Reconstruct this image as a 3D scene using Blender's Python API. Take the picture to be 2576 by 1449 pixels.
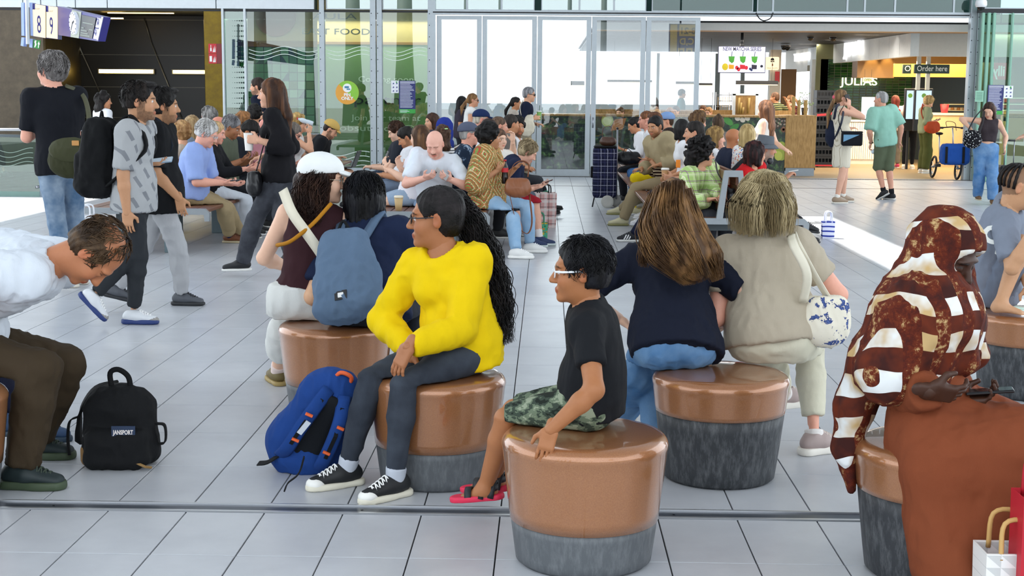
import bpy,bmesh,math,random
import numpy as np
from mathutils import Matrix,Vector
R_=random.Random(7)
for _o in list(bpy.data.objects):
 bpy.data.objects.remove(_o)
SC=bpy.context.scene
COL=SC.collection
# ---------------------------------------------------------------- camera
F_PX,PITCH,YAW,ROLL,CAM_H=3596.8,0.1350,0.0240,0.0077,1.5935
CX,CY=1288.0,724.5
_fw=Vector((-math.sin(YAW)*math.cos(PITCH),math.cos(YAW)*math.cos(PITCH),-math.sin(PITCH)))
_rt=Vector((math.cos(YAW),math.sin(YAW),0))
_up=_rt.cross(_fw)
_c,_s=math.cos(ROLL),math.sin(ROLL)
RT=_rt*_c+_up*_s
UP=_up*_c-_rt*_s
FW=_fw
CAM=Vector((0,0,CAM_H))
cam_data=bpy.data.cameras.new('camera')
cam_data.sensor_width=36.0
cam_data.lens=36.0*F_PX/2576.0
cam_data.clip_end=300
cam=bpy.data.objects.new('camera',cam_data)
COL.objects.link(cam)
_m=Matrix((RT,UP,-FW)).transposed().to_4x4()
_m.translation=CAM
cam.matrix_world=_m
SC.camera=cam
def ray(px,py):
 return FW+RT*((px-CX)/F_PX)-UP*((py-CY)/F_PX)
def G(px,py,z=0.0):
 """point of the level plane at height z seen at a pixel of the photograph"""
 d=ray(px,py)
 return CAM+d*((z-CAM_H)/d.z)
def V(px,py,Y):
 """point of the upright plane y = Y seen at a pixel of the photograph"""
 d=ray(px,py)
 return CAM+d*(Y/d.y)
def VX(px,py,X):
 d=ray(px,py)
 return CAM+d*(X/d.x)
def pix(p):
 q=Vector(p)-CAM
 dd=q.dot(FW)
 return CX+F_PX*q.dot(RT)/dd,CY-F_PX*q.dot(UP)/dd
# ---------------------------------------------------------------- world, sun, exposure
world=bpy.data.worlds.new('sky')
SC.world=world
world.use_nodes=True
_bg=world.node_tree.nodes['Background']
_bg.inputs[0].default_value=(0.86,0.935,1.0,1)
_bg.inputs[1].default_value=1.45
sun_data=bpy.data.lights.new('sun','SUN')
sun_data.energy=6.0
sun_data.angle=0.009
sun_data.color=(1.0,0.96,0.90)
sun=bpy.data.objects.new('sun',sun_data)
COL.objects.link(sun)
SUN_DIR=Vector((0.46,-0.16,-0.87)).normalized()
sun.rotation_euler=SUN_DIR.to_track_quat('-Z','Y').to_euler()
SC.view_settings.view_transform='Standard'
SC.view_settings.look='None'
SC.view_settings.exposure=0.88
SC.view_settings.gamma=1.0
SC.view_settings.use_curve_mapping=False
def area(name,loc,size,energy,color=(1,1,1),rot=(0,0,0),sy=None):
 l=bpy.data.lights.new(name,'AREA')
 l.energy=energy
 l.color=color
 l.size=size
 if sy:
  l.shape='RECTANGLE'
  l.size_y=sy
 o=bpy.data.objects.new(name,l)
 o.location=loc
 o.rotation_euler=rot
 COL.objects.link(o)
 return o
# ---------------------------------------------------------------- materials
def lin(c):
 if isinstance(c,str):
  c=c.lstrip('#')
  c=[int(c[i:i+2],16)/255 for i in(0,2,4)]
 return tuple(x/12.92 if x<=0.04045 else((x+0.055)/1.055)**2.4 for x in c[:3])
_MATS={}
class NT:
 """small helper around a material's node tree"""
 def __init__(self,name):
  self.m=bpy.data.materials.new(name)
  self.m.use_nodes=True
  self.t=self.m.node_tree
  self.p=self.t.nodes['Principled BSDF']
  self.out=self.t.nodes['Material Output']
 def n(self,typ,**kw):
  nd=self.t.nodes.new(typ)
  for k,v in kw.items():
   if k.startswith('_'):
    nd.inputs[int(k[1:])].default_value=v
   else:
    setattr(nd,k,v)
  return nd
 def l(self,a,b):
  self.t.links.new(a,b)
 def set(self,**kw):
  for k,v in kw.items():
   self.p.inputs[k.replace('_',' ')].default_value=v
 def coord(self,scale=(1,1,1),rot=(0,0,0),loc=(0,0,0),kind='Object'):
  tc=self.n('ShaderNodeTexCoord')
  mp=self.n('ShaderNodeMapping')
  mp.inputs['Scale'].default_value=scale
  mp.inputs['Rotation'].default_value=rot
  mp.inputs['Location'].default_value=loc
  self.l(tc.outputs[kind],mp.inputs[0])
  return mp.outputs[0]
 def noise(self,vec,scale,detail=3,rough=.55):
  n=self.n('ShaderNodeTexNoise')
  n.inputs['Scale'].default_value=scale
  n.inputs['Detail'].default_value=detail
  n.inputs['Roughness'].default_value=rough
  if vec:
   self.l(vec,n.inputs['Vector'])
  return n.outputs[0]
 def ramp(self,fac,stops,interp='LINEAR'):
  r=self.n('ShaderNodeValToRGB')
  r.color_ramp.interpolation=interp
  e=r.color_ramp.elements
  while len(e)<len(stops):
   e.new(.5)
  for i,(p,c)in enumerate(stops):
   e[i].position=p
   c=lin(c)if isinstance(c,str)else c
   e[i].color=tuple(c[:3])+(1,)
  self.l(fac,r.inputs[0])
  return r.outputs[0]
 def mix(self,fac,a,b,blend='MIX'):
  m=self.n('ShaderNodeMix',data_type='RGBA',blend_type=blend)
  for sock,v in((m.inputs[0],fac),(m.inputs[6],a),(m.inputs[7],b)):
   if hasattr(v,'is_linked'):
    self.l(v,sock)
   elif isinstance(v,(int,float)):
    sock.default_value=v
   else:
    v=lin(v)if isinstance(v,str)else v
    sock.default_value=tuple(v[:3])+(1,)
  return m.outputs[2]
 def math(self,op,a,b=0.0,c=None):
  m=self.n('ShaderNodeMath',operation=op)
  for i,v in enumerate((a,b,c)):
   if v is None:
    continue
   if hasattr(v,'is_linked'):
    self.l(v,m.inputs[i])
   else:
    m.inputs[i].default_value=v
  return m.outputs[0]
 def sep(self,vec):
  s=self.n('ShaderNodeSeparateXYZ')
  self.l(vec,s.inputs[0])
  return s.outputs
 def bump(self,h,strength=.3,dist=.01):
  b=self.n('ShaderNodeBump')
  b.inputs['Strength'].default_value=strength
  b.inputs['Distance'].default_value=dist
  self.l(h,b.inputs['Height'])
  self.l(b.outputs[0],self.p.inputs['Normal'])
 def base(self,c):
  if hasattr(c,'is_linked'):
   self.l(c,self.p.inputs['Base Color'])
  else:
   self.p.inputs['Base Color'].default_value=tuple(lin(c)if isinstance(c,str)else c)+(1,)
def plain(color,rough=.5,metal=0.0,name='plain',**kw):
 key=('plain',color,rough,metal,tuple(kw.items()))
 if key not in _MATS:
  n=NT(name+'_'+str(color).strip('#'))
  v=n.coord()
  c=lin(color)
  f=n.noise(v,14,3)
  n.base(n.mix(f,tuple(x*.93 for x in c),tuple(min(1,x*1.07)for x in c)))
  n.set(Roughness=rough,Metallic=metal,**kw)
  _MATS[key]=n.m
 return _MATS[key]
def emit(color,strength,name='lamp_glow'):
 key=('emit',color,strength)
 if key not in _MATS:
  n=NT(name)
  n.base((0,0,0))
  n.p.inputs['Emission Color'].default_value=lin(color)+(1,)
  n.p.inputs['Emission Strength'].default_value=strength
  _MATS[key]=n.m
 return _MATS[key]
def cloth(color,rough=.85,weave=520,var=.10,sheen=.0):
 key=('cloth',color,rough,weave,var)
 if key not in _MATS:
  n=NT('cloth_'+str(color).strip('#'))
  v=n.coord()
  c=lin(color)
  f=n.noise(v,9,4)
  n.base(n.mix(f,tuple(x*(1-var)for x in c),tuple(min(1,x*(1+var))for x in c)))
  n.set(Roughness=rough)
  n.p.inputs['Specular IOR Level'].default_value=.2
  n.bump(n.math('ADD',n.math('MULTIPLY',n.noise(v,weave,2),.10),n.noise(n.coord((1,1,.55)),17,3,.5)),.45,.012)
  _MATS[key]=n.m
 return _MATS[key]
def denim(color,fade='#b9d0e6',amt=.45):
 key=('denim',color,fade,amt)
 if key not in _MATS:
  n=NT('denim_'+color.strip('#'))
  v=n.coord()
  f=n.noise(v,6,3)
  w=n.noise(n.coord((700,700,160)),1,2)
  c=n.mix(n.math('MULTIPLY',n.ramp(f,[(.35,'#000000'),(.7,'#ffffff')]),amt),color,fade)
  n.base(n.mix(n.math('MULTIPLY',w,.35),c,tuple(x*.55 for x in lin(color))))
  n.set(Roughness=.9)
  n.p.inputs['Specular IOR Level'].default_value=.15
  n.bump(n.math('ADD',n.math('MULTIPLY',w,.12),n.noise(n.coord((1,1,.5)),20,3,.5)),.45,.010)
  _MATS[key]=n.m
 return _MATS[key]
def pattern(kind,cols,scale=1.0,seed=0.0):
 key=('pat',kind,tuple(cols),scale,seed)
 if key in _MATS:
  return _MATS[key]
 n=NT('fabric_'+kind)
 n.set(Roughness=.85)
 n.p.inputs['Specular IOR Level'].default_value=.2
 v=n.coord((scale,scale,scale),loc=(seed,seed*1.7,seed*.3))
 c=cols[0]
 if kind=='stripes':
  s=n.sep(v)
  f=n.math('FRACT',n.math('ADD',n.math('MULTIPLY',s[2],12),n.math('MULTIPLY',n.noise(v,3,1),.5)))
  c=n.mix(n.math('GREATER_THAN',f,.68),cols[0],cols[1])
 elif kind=='pinstripe':
  s=n.sep(v)
  f=n.math('FRACT',n.math('MULTIPLY',n.math('ADD',s[0],n.math('MULTIPLY',s[1],.7)),55))
  c=n.mix(n.math('GREATER_THAN',f,.75),cols[0],cols[1])
 elif kind=='plaid':
  s=n.sep(v)
  c=cols[0]
  for ax,fr,off,wd,col in((2,11,0,.30,cols[1]),(0,11,.1,.30,cols[1]),(2,11,.55,.10,cols[2]),(0,11,.6,.10,cols[2]),(2,11,.8,.06,cols[3]),(0,11,.85,.06,cols[3])):
   src=s[2]if ax==2 else n.math('ADD',s[0],s[1])
   f=n.math('FRACT',n.math('ADD',n.math('MULTIPLY',src,fr),off))
   c=n.mix(n.math('MULTIPLY',n.math('LESS_THAN',f,wd),.62),c,col)
 elif kind=='camo':
  f=n.noise(n.coord((scale,scale,scale*1.8),loc=(seed,)*3),16,3,.6)
  c=n.ramp(f,[(0,cols[0]),(.42,cols[1]),(.50,cols[2]),(.58,cols[3])],'CONSTANT')
 elif kind=='floral':
  vo=n.n('ShaderNodeTexVoronoi')
  vo.inputs['Scale'].default_value=34
  n.l(v,vo.inputs['Vector'])
  d=vo.outputs['Distance']
  hs=n.sep(vo.outputs['Color'])
  pick=n.ramp(hs[0],[(0,cols[1]),(.35,cols[2]),(.7,cols[3])],'CONSTANT')
  c=n.mix(n.math('LESS_THAN',d,.38),cols[0],pick)
 elif kind=='dots':
  vo=n.n('ShaderNodeTexVoronoi')
  vo.inputs['Scale'].default_value=42
  n.l(v,vo.inputs['Vector'])
  c=n.mix(n.math('LESS_THAN',vo.outputs['Distance'],.30),cols[0],cols[1])
 elif kind=='diamond':
  s=n.sep(v)
  a=n.math('PINGPONG',n.math('MULTIPLY',n.math('ADD',s[0],s[1]),7.5),1)
  b=n.math('PINGPONG',n.math('MULTIPLY',s[2],6.0),1)
  f=n.math('FRACT',n.math('MULTIPLY',n.math('ADD',a,b),2.6))
  sp=n.noise(v,90,2)
  c=n.ramp(f,[(0,cols[0]),(.25,cols[1]),(.42,cols[2]),(.62,cols[3]),(.8,cols[1])],'CONSTANT')
  c=n.mix(n.math('GREATER_THAN',sp,.58),c,cols[4])
 elif kind=='leafprint':
  f=n.noise(v,14,4,.7)
  c=n.ramp(f,[(0,cols[0]),(.52,cols[0]),(.56,cols[1]),(.62,cols[2])],'CONSTANT')
 elif kind=='patchwork':
  s=n.sep(v)
  w=n.noise(v,3.0,2)
  a=n.math('ADD',n.math('ADD',s[0],n.math('MULTIPLY',s[1],.9)),n.math('MULTIPLY',w,.10))
  b=n.math('ADD',n.math('ADD',s[2],n.math('MULTIPLY',s[1],.25)),n.math('MULTIPLY',w,.12))
  fa=n.math('GREATER_THAN',n.math('FRACT',n.math('MULTIPLY',a,9.0)),.52)
  fb=n.math('GREATER_THAN',n.math('FRACT',n.math('MULTIPLY',b,7.4)),.50)
  mott=n.ramp(n.noise(v,22,5,.75),[(.30,cols[2]),(.46,cols[3]),(.56,cols[1]),(.66,cols[4])])
  rust=n.ramp(n.noise(v,9,3),[(.35,cols[1]),(.65,cols[2])])
  dark=n.mix(fa,mott,rust)
  both=n.math('MULTIPLY',fa,fb)
  pale=n.ramp(n.noise(v,7,3),[(.40,cols[0]),(.62,cols[4])])
  inv=n.math('MULTIPLY',n.math('SUBTRACT',1,fa),n.math('SUBTRACT',1,fb))
  c=n.mix(both,dark,pale)
 elif kind=='toile':
  f=n.noise(v,15,4,.65)
  c=n.ramp(f,[(0,cols[0]),(.56,cols[0]),(.575,cols[1]),(.68,cols[2])])
 elif kind=='geo':
  s=n.sep(v)
  a=n.math('FRACT',n.math('ADD',n.math('MULTIPLY',n.math('ADD',s[0],s[1]),6),n.math('MULTIPLY',s[2],5)))
  b=n.math('FRACT',n.math('SUBTRACT',n.math('MULTIPLY',s[2],7),n.math('MULTIPLY',s[1],6)))
  m=n.math('MULTIPLY',n.math('GREATER_THAN',a,.72),n.math('GREATER_THAN',b,.35))
  c=n.mix(m,cols[0],cols[1])
 n.base(c)
 n.bump(n.noise(n.coord(),520,2),.12,.002)
 _MATS[key]=n.m
 return n.m
def skin_mat():
 if 'skin' not in _MATS:
  n=NT('skin')
  a=n.n('ShaderNodeAttribute',attribute_name='Col')
  v=n.coord()
  f=n.noise(v,60,3)
  n.base(n.mix(n.math('MULTIPLY',f,.16),a.outputs[0],(.45,.12,.08),'MULTIPLY'))
  n.set(Roughness=.5)
  n.p.inputs['Specular IOR Level'].default_value=.35
  n.bump(n.noise(v,400,2),.08,.002)
  _MATS['skin']=n.m
 return _MATS['skin']
def hair_mat(color,light=None,st=(260,260,14)):
 key=('hair',color,light,st)
 if key not in _MATS:
  n=NT('hair_'+color.strip('#'))
  c=lin(color)
  l2=lin(light)if light else tuple(min(1,x*2.1+.01)for x in c)
  v=n.coord(st)
  f=n.noise(v,1,3,.7)
  g=n.noise(n.coord(tuple(x*.12 for x in st)),1,2)
  col=n.mix(n.ramp(f,[(.35,'#000000'),(.72,'#ffffff')]),tuple(x*.6 for x in c),c)
  col=n.mix(n.ramp(g,[(.42,'#000000'),(.75,'#ffffff')]),col,l2)
  n.base(col)
  n.set(Roughness=.46)
  n.p.inputs['Specular IOR Level'].default_value=.22
  n.bump(f,.7,.006)
  _MATS[key]=n.m
 return _MATS[key]
def glass(tint=(1,1,1),refl=.12,name='window_glass',rough=0.0):
 """single pane: mostly see-through with mirror reflection by angle"""
 key=('glass',tint,refl,rough)
 if key not in _MATS:
  n=NT(name)
  tr=n.n('ShaderNodeBsdfTransparent')
  tr.inputs[0].default_value=tuple(tint)+(1,)
  gl=n.n('ShaderNodeBsdfGlossy')
  gl.inputs['Roughness'].default_value=rough
  fr=n.n('ShaderNodeFresnel')
  fr.inputs[0].default_value=1.5
  fac=n.math('ADD',fr.outputs[0],refl)
  mx=n.n('ShaderNodeMixShader')
  n.l(fac,mx.inputs[0])
  n.l(tr.outputs[0],mx.inputs[1])
  n.l(gl.outputs[0],mx.inputs[2])
  n.l(mx.outputs[0],n.out.inputs[0])
  _MATS[key]=n.m
 return _MATS[key]
# ---------------------------------------------------------------- objects
def link(o,parent=None):
 COL.objects.link(o)
 if parent is not None:
  o.parent=parent
 return o
def tag(o,label=None,cat=None,group=None,kind=None):
 if label:
  o['label']=label
 if cat:
  o['category']=cat
 if group:
  o['group']=group
 if kind:
  o['kind']=kind
 return o
def empty(name,loc=(0,0,0),label=None,cat=None,group=None,kind=None,rz=0):
 o=bpy.data.objects.new(name,None)
 o.empty_display_size=.1
 o.location=loc
 o.rotation_euler=(0,0,rz)
 COL.objects.link(o)
 return tag(o,label,cat,group,kind)
def mesh_obj(name,verts,faces,mat,parent=None,smooth=True,cols=None,loc=None):
 me=bpy.data.meshes.new(name)
 if isinstance(verts,np.ndarray):
  nv,nf=len(verts),len(faces)
  k=faces.shape[1]
  me.vertices.add(nv)
  me.vertices.foreach_set('co',verts.astype(np.float32).ravel())
  me.loops.add(nf*k)
  me.loops.foreach_set('vertex_index',faces.astype(np.int32).ravel())
  me.polygons.add(nf)
  me.polygons.foreach_set('loop_start',np.arange(0,nf*k,k,dtype=np.int32))
  me.polygons.foreach_set('loop_total',np.full(nf,k,dtype=np.int32))
  me.update(calc_edges=True)
 else:
  me.from_pydata([tuple(v)for v in verts],[],faces)
 if smooth:
  me.polygons.foreach_set('use_smooth',[True]*len(me.polygons))
 if cols is not None:
  a=me.color_attributes.new('Col','FLOAT_COLOR','POINT')
  c4=np.ones((len(cols),4),np.float32)
  c4[:,:3]=cols
  a.data.foreach_set('color',c4.ravel())
 me.update()
 if mat is not None:
  me.materials.append(mat)
 o=bpy.data.objects.new(name,me)
 if loc is not None:
  o.location=loc
 return link(o,parent)
class MB:
 """collects simple pieces that become ONE mesh object"""
 def __init__(self):
  self.v,self.f=[],[]
 def add(self,vs,fs):
  b=len(self.v)
  self.v+=[tuple(p)for p in vs]
  self.f+=[tuple(i+b for i in f)for f in fs]
  return self
 def box(self,x0,x1,y0,y1,z0,z1,M=None,bev=0):
  if bev:
   b=min(bev,(x1-x0)*.49,(y1-y0)*.49,(z1-z0)*.49)
   vs,idx=[],{}
   for sx in(0,1):
    for sy in(0,1):
     for sz in(0,1):
      X,Y,Z=(x0,x1)[sx],(y0,y1)[sy],(z0,z1)[sz]
      ix,iy,iz=(1,-1)[sx]*b,(1,-1)[sy]*b,(1,-1)[sz]*b
      for a,p in enumerate(((X,Y+iy,Z+iz),(X+ix,Y,Z+iz),(X+ix,Y+iy,Z))):
       idx[(sx,sy,sz,a)]=len(vs)
       vs.append(p)
   fs=[]
   for s in(0,1):
    for a in range(3):
     o=[0,0]
     q=[]
     for(p,r)in((0,0),(1,0),(1,1),(0,1)):
      k=[0,0,0]
      k[a]=s
      k[(a+1)%3]=p
      k[(a+2)%3]=r
      q.append(idx[tuple(k)+(a,)])
     fs.append(q if s else q[::-1])
   for a in range(3):
    b1,b2=(a+1)%3,(a+2)%3
    for s1 in(0,1):
     for s2 in(0,1):
      k0=[0,0,0]
      k0[b1],k0[b2]=s1,s2
      k1=list(k0)
      k1[a]=1
      k0[a]=0
      q=[idx[tuple(k0)+(b1,)],idx[tuple(k1)+(b1,)],idx[tuple(k1)+(b2,)],idx[tuple(k0)+(b2,)]]
      fs.append(q if s1==s2 else q[::-1])
   for k in((x,y,z)for x in(0,1)for y in(0,1)for z in(0,1)):
    q=[idx[k+(0,)],idx[k+(1,)],idx[k+(2,)]]
    fs.append(q if sum(k)%2 else q[::-1])
  else:
   vs=[(x,y,z)for x in(x0,x1)for y in(y0,y1)for z in(z0,z1)]
   fs=[(0,1,3,2),(4,6,7,5),(0,4,5,1),(2,3,7,6),(0,2,6,4),(1,5,7,3)]
  if M is not None:
   vs=[M@Vector(p)for p in vs]
  return self.add(vs,fs)
 def quad(self,a,b,c,d):
  return self.add([a,b,c,d],[(0,1,2,3)])
 def prism(self,poly,ax,lo,hi,M=None):
  """closed outline (2d) extruded along axis ax between lo and hi"""
  def p3(p,h):
   q=list(p)
   q.insert(ax,h)
   return Vector(q)
  n=len(poly)
  vs=[p3(p,lo)for p in poly]+[p3(p,hi)for p in poly]
  fs=[tuple(range(n-1,-1,-1)),tuple(range(n,2*n))]
  fs+=[(i,(i+1)%n,(i+1)%n+n,i+n)for i in range(n)]
  if ax==1:
   fs=[f[::-1]for f in fs]
  if M is not None:
   vs=[M@p for p in vs]
  return self.add(vs,fs)
 def tube(self,pts,r,n=8,flat=1.0,side=None,cap=True):
  """swept tube; r number or list; flat squeezes it across `side`"""
  pts=[Vector(p)for p in pts]
  m=len(pts)
  rs=r if isinstance(r,(list,tuple))else[r]*m
  vs,fs=[],[]
  pu=None
  for i,p in enumerate(pts):
   t=(pts[min(i+1,m-1)]-pts[max(i-1,0)])
   if t.length<1e-9:
    t=Vector((0,0,1))
   t.normalize()
   if side is not None:
    s=side[i]if isinstance(side,list)else side
    u=Vector(s)
   else:
    u=pu if pu is not None else Vector((0,0,1))if abs(t.z)<.9 else Vector((1,0,0))
   u=u-t*u.dot(t)
   if u.length<1e-6:
    u=t.orthogonal()
   u.normalize()
   pu=u
   w=t.cross(u)
   for k in range(n):
    a=2*math.pi*k/n
    vs.append(p+u*(math.cos(a)*rs[i]*flat)+w*(math.sin(a)*rs[i]))
  for i in range(m-1):
   for k in range(n):
    k2=(k+1)%n
    fs.append((i*n+k,i*n+k2,(i+1)*n+k2,(i+1)*n+k))
  if cap:
   fs.append(tuple(range(n-1,-1,-1)))
   fs.append(tuple((m-1)*n+k for k in range(n)))
  return self.add(vs,fs)
 def band(self,pts,side,w,t):
  """flat strap: width w along side vectors, thickness t"""
  pts=[Vector(p)for p in pts]
  m=len(pts)
  vs,fs=[],[]
  for i,p in enumerate(pts):
   tg=(pts[min(i+1,m-1)]-pts[max(i-1,0)]).normalized()
   s=Vector(side[i]if isinstance(side,list)else side)
   s=(s-tg*s.dot(tg)).normalized()
   nn=tg.cross(s)
   for a,b in((-1,-1),(1,-1),(1,1),(-1,1)):
    vs.append(p+s*(a*w/2)+nn*(b*t/2))
  for i in range(m-1):
   for k in range(4):
    k2=(k+1)%4
    fs.append((i*4+k,i*4+k2,(i+1)*4+k2,(i+1)*4+k))
  fs+=[(3,2,1,0),tuple((m-1)*4+k for k in range(4))]
  return self.add(vs,fs)
 def lathe(self,prof,n=32,M=None,cap=True):
  vs,fs=[],[]
  m=len(prof)
  for r,z in prof:
   for k in range(n):
    a=2*math.pi*k/n
    vs.append(Vector((r*math.cos(a),r*math.sin(a),z)))
  for i in range(m-1):
   for k in range(n):
    k2=(k+1)%n
    fs.append((i*n+k,i*n+k2,(i+1)*n+k2,(i+1)*n+k))
  if cap:
   fs.append(tuple(range(n-1,-1,-1)))
   fs.append(tuple((m-1)*n+k for k in range(n)))
  if M is not None:
   vs=[M@p for p in vs]
  return self.add(vs,fs)
 def disc(self,c,r,nrm=(0,-1,0),t=.004,n=28):
  q=Vector(nrm).to_track_quat('Z','Y').to_matrix().to_4x4()
  q.translation=Vector(c)
  return self.lathe([(r,0),(r,t)],n,q)
 def build(self,name,mat,parent=None,smooth=False,loc=None,recenter=False):
  vs=self.v
  if recenter or loc is not None:
   if loc is None:
    lo=[min(p[i]for p in vs)for i in range(3)]
    hi=[max(p[i]for p in vs)for i in range(3)]
    loc=((lo[0]+hi[0])/2,(lo[1]+hi[1])/2,lo[2])
   vs=[(p[0]-loc[0],p[1]-loc[1],p[2]-loc[2])for p in vs]
  return mesh_obj(name,vs,self.f,mat,parent,smooth,loc=loc)
def smooth_path(pts,n=6):
 """Catmull-Rom through points"""
 P=[Vector(p)for p in pts]
 P=[P[0]*2-P[1]]+P+[P[-1]*2-P[-2]]
 out=[]
 for i in range(1,len(P)-2):
  for k in range(n):
   t=k/n
   a,b,c,d=P[i-1:i+3]
   out.append(.5*(2*b+(c-a)*t+(2*a-5*b+4*c-d)*t*t+(3*b-a-3*c+d)*t**3))
 out.append(P[-2])
 return out
_FONT={}
def text(name,s,loc,size,mat,parent=None,rot=(math.pi/2,0,0),depth=.002,align='CENTER',width=None,mirror=False,bold=0.0,shear=0.0):
 """lettering as flat solid geometry"""
 cu=bpy.data.curves.new(name,'FONT')
 cu.body=s
 cu.size=size
 cu.extrude=depth
 cu.align_x=align
 cu.align_y='CENTER'
 cu.offset=bold
 cu.shear=shear
 cu.resolution_u=3
 tmp=bpy.data.objects.new(name,cu)
 COL.objects.link(tmp)
 dg=bpy.context.evaluated_depsgraph_get()
 dg.update()
 me=bpy.data.meshes.new_from_object(tmp.evaluated_get(dg))
 bpy.data.objects.remove(tmp)
 me.name=name
 if width:
  xs=[v.co.x for v in me.vertices]
  if xs and max(xs)>min(xs):
   k=width/(max(xs)-min(xs))
   for v in me.vertices:
    v.co.x*=k
 if mirror:
  for v in me.vertices:
   v.co.x*=-1
  me.flip_normals()
 me.materials.clear()
 me.materials.append(mat)
 o=bpy.data.objects.new(name,me)
 o.location=loc
 o.rotation_euler=rot
 return link(o,parent)
# ---------------------------------------------------------------- smooth solids (distance fields -> one skin)
def A(*v):
 return np.array(v,dtype=np.float64)if len(v)>1 else np.array(v[0],dtype=np.float64)
def unit(v):
 v=A(v)
 l=np.linalg.norm(v)
 return v/l if l>1e-9 else v
class Shape:
 def __init__(self):
  self.ops=[]
 def cone(self,a,b,ra,rb,k=.02,side=None,su=1.0,sw=1.0,capa=False,capb=False,mode='+'):
  a,b=A(a),A(b)
  ax=b-a
  L=np.linalg.norm(ax)
  v=ax/L if L>1e-9 else A(0,0,1)
  s=A(side)if side is not None else(A(1,0,0)if abs(v[0])<.9 else A(0,1,0))
  u=unit(s-v*s.dot(v))
  w=np.cross(v,u)
  m=max(ra,rb)*max(su,sw,1)
  lo,hi=np.minimum(a,b)-m,np.maximum(a,b)+m
  def fn(X,Y,Z):
   x,y,z=X-a[0],Y-a[1],Z-a[2]
   q=x*v[0]+y*v[1]+z*v[2]
   t=np.clip(q/L,0,1)if L>1e-9 else q*0
   qv=q-t*L
   qu=(x*u[0]+y*u[1]+z*u[2])/su
   qw=(x*w[0]+y*w[1]+z*w[2])/sw
   d=np.sqrt(qu*qu+qw*qw+qv*qv)-(ra+(rb-ra)*t)
   d*=min(su,sw,1)
   if capb:
    d=np.maximum(d,q-L)
   if capa:
    d=np.maximum(d,-q)
   return d
  self.ops.append((mode,fn,lo,hi,k))
  return self
 def ell(self,c,r,R=None,k=.02,mode='+'):
  c,r=A(c),A(r)
  R=np.eye(3)if R is None else A(R)
  ext=np.sqrt(((R*r[:,None])**2).sum(0))
  mr=r.min()
  def fn(X,Y,Z):
   x,y,z=X-c[0],Y-c[1],Z-c[2]
   s=0
   for i in range(3):
    q=(x*R[i,0]+y*R[i,1]+z*R[i,2])/r[i]
    s=s+q*q
   s=np.sqrt(s)
   return(s-1)*mr
  self.ops.append((mode,fn,c-ext,c+ext,k))
  return self
 def box(self,c,h,R=None,rd=.01,k=.01,mode='+',taper=0.0):
  c,h=A(c),A(h)
  R=np.eye(3)if R is None else A(R)
  ext=(np.abs(R)*h[:,None]).sum(0)*(1+abs(taper))
  def fn(X,Y,Z):
   x,y,z=X-c[0],Y-c[1],Z-c[2]
   q=[x*R[i,0]+y*R[i,1]+z*R[i,2]for i in range(3)]
   if taper:
    s=1-taper*np.clip(q[2]/h[2],-1,1)
    q[0],q[1]=q[0]/s,q[1]/s
   q=[np.abs(q[i])-(h[i]-rd)for i in range(3)]
   out=np.sqrt(sum(np.maximum(i,0)**2 for i in q))
   return out+np.minimum(np.maximum(np.maximum(q[0],q[1]),q[2]),0)-rd
  self.ops.append((mode,fn,c-ext,c+ext,k))
  return self
 def cut(self,p,n,k=.0):
  """drop everything on the side the normal points to"""
  p,n=A(p),unit(n)
  def fn(X,Y,Z):
   return(X-p[0])*n[0]+(Y-p[1])*n[1]+(Z-p[2])*n[2]
  self.ops.append(('|',fn,None,None,k))
  return self
 def mesh(self,v,lo=None,hi=None):
  los=[o[2]for o in self.ops if o[0]=='+']
  his=[o[3]for o in self.ops if o[0]=='+']
  pad=3*v+.004
  lo=np.min(los,0)-pad if lo is None else A(lo)
  hi=np.max(his,0)+pad if hi is None else A(hi)
  n=np.maximum(np.ceil((hi-lo)/v).astype(int)+1,4)
  ax=[(lo[i]+v*np.arange(n[i])).astype(np.float32)for i in range(3)]
  D=np.full(n,1.0,np.float32)
  for mode,fn,l,h,k in self.ops:
   if l is None:
    X,Y,Z=ax[0][:,None,None],ax[1][None,:,None],ax[2][None,None,:]
    np.maximum(D,fn(X,Y,Z).astype(np.float32),out=D)
    continue
   p=k+2*v
   i0=np.clip(np.floor((l-p-lo)/v).astype(int),0,n-1)
   i1=np.clip(np.ceil((h+p-lo)/v).astype(int)+1,1,n)
   if(i1<=i0).any():
    continue
   X=ax[0][i0[0]:i1[0],None,None]
   Y=ax[1][None,i0[1]:i1[1],None]
   Z=ax[2][None,None,i0[2]:i1[2]]
   d=fn(X,Y,Z).astype(np.float32)
   sl=(slice(i0[0],i1[0]),slice(i0[1],i1[1]),slice(i0[2],i1[2]))
   S=D[sl]
   if mode=='+':
    if k>0:
     hh=np.maximum(k-np.abs(S-d),0)/k
     D[sl]=np.minimum(S,d)-hh*hh*(k*.25)
    else:
     D[sl]=np.minimum(S,d)
   elif mode=='-':
    if k>0:
     hh=np.maximum(k-np.abs(S+d),0)/k
     D[sl]=np.maximum(S,-d)+hh*hh*(k*.25)
    else:
     D[sl]=np.maximum(S,-d)
  return surface_nets(D,lo,v)
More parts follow.
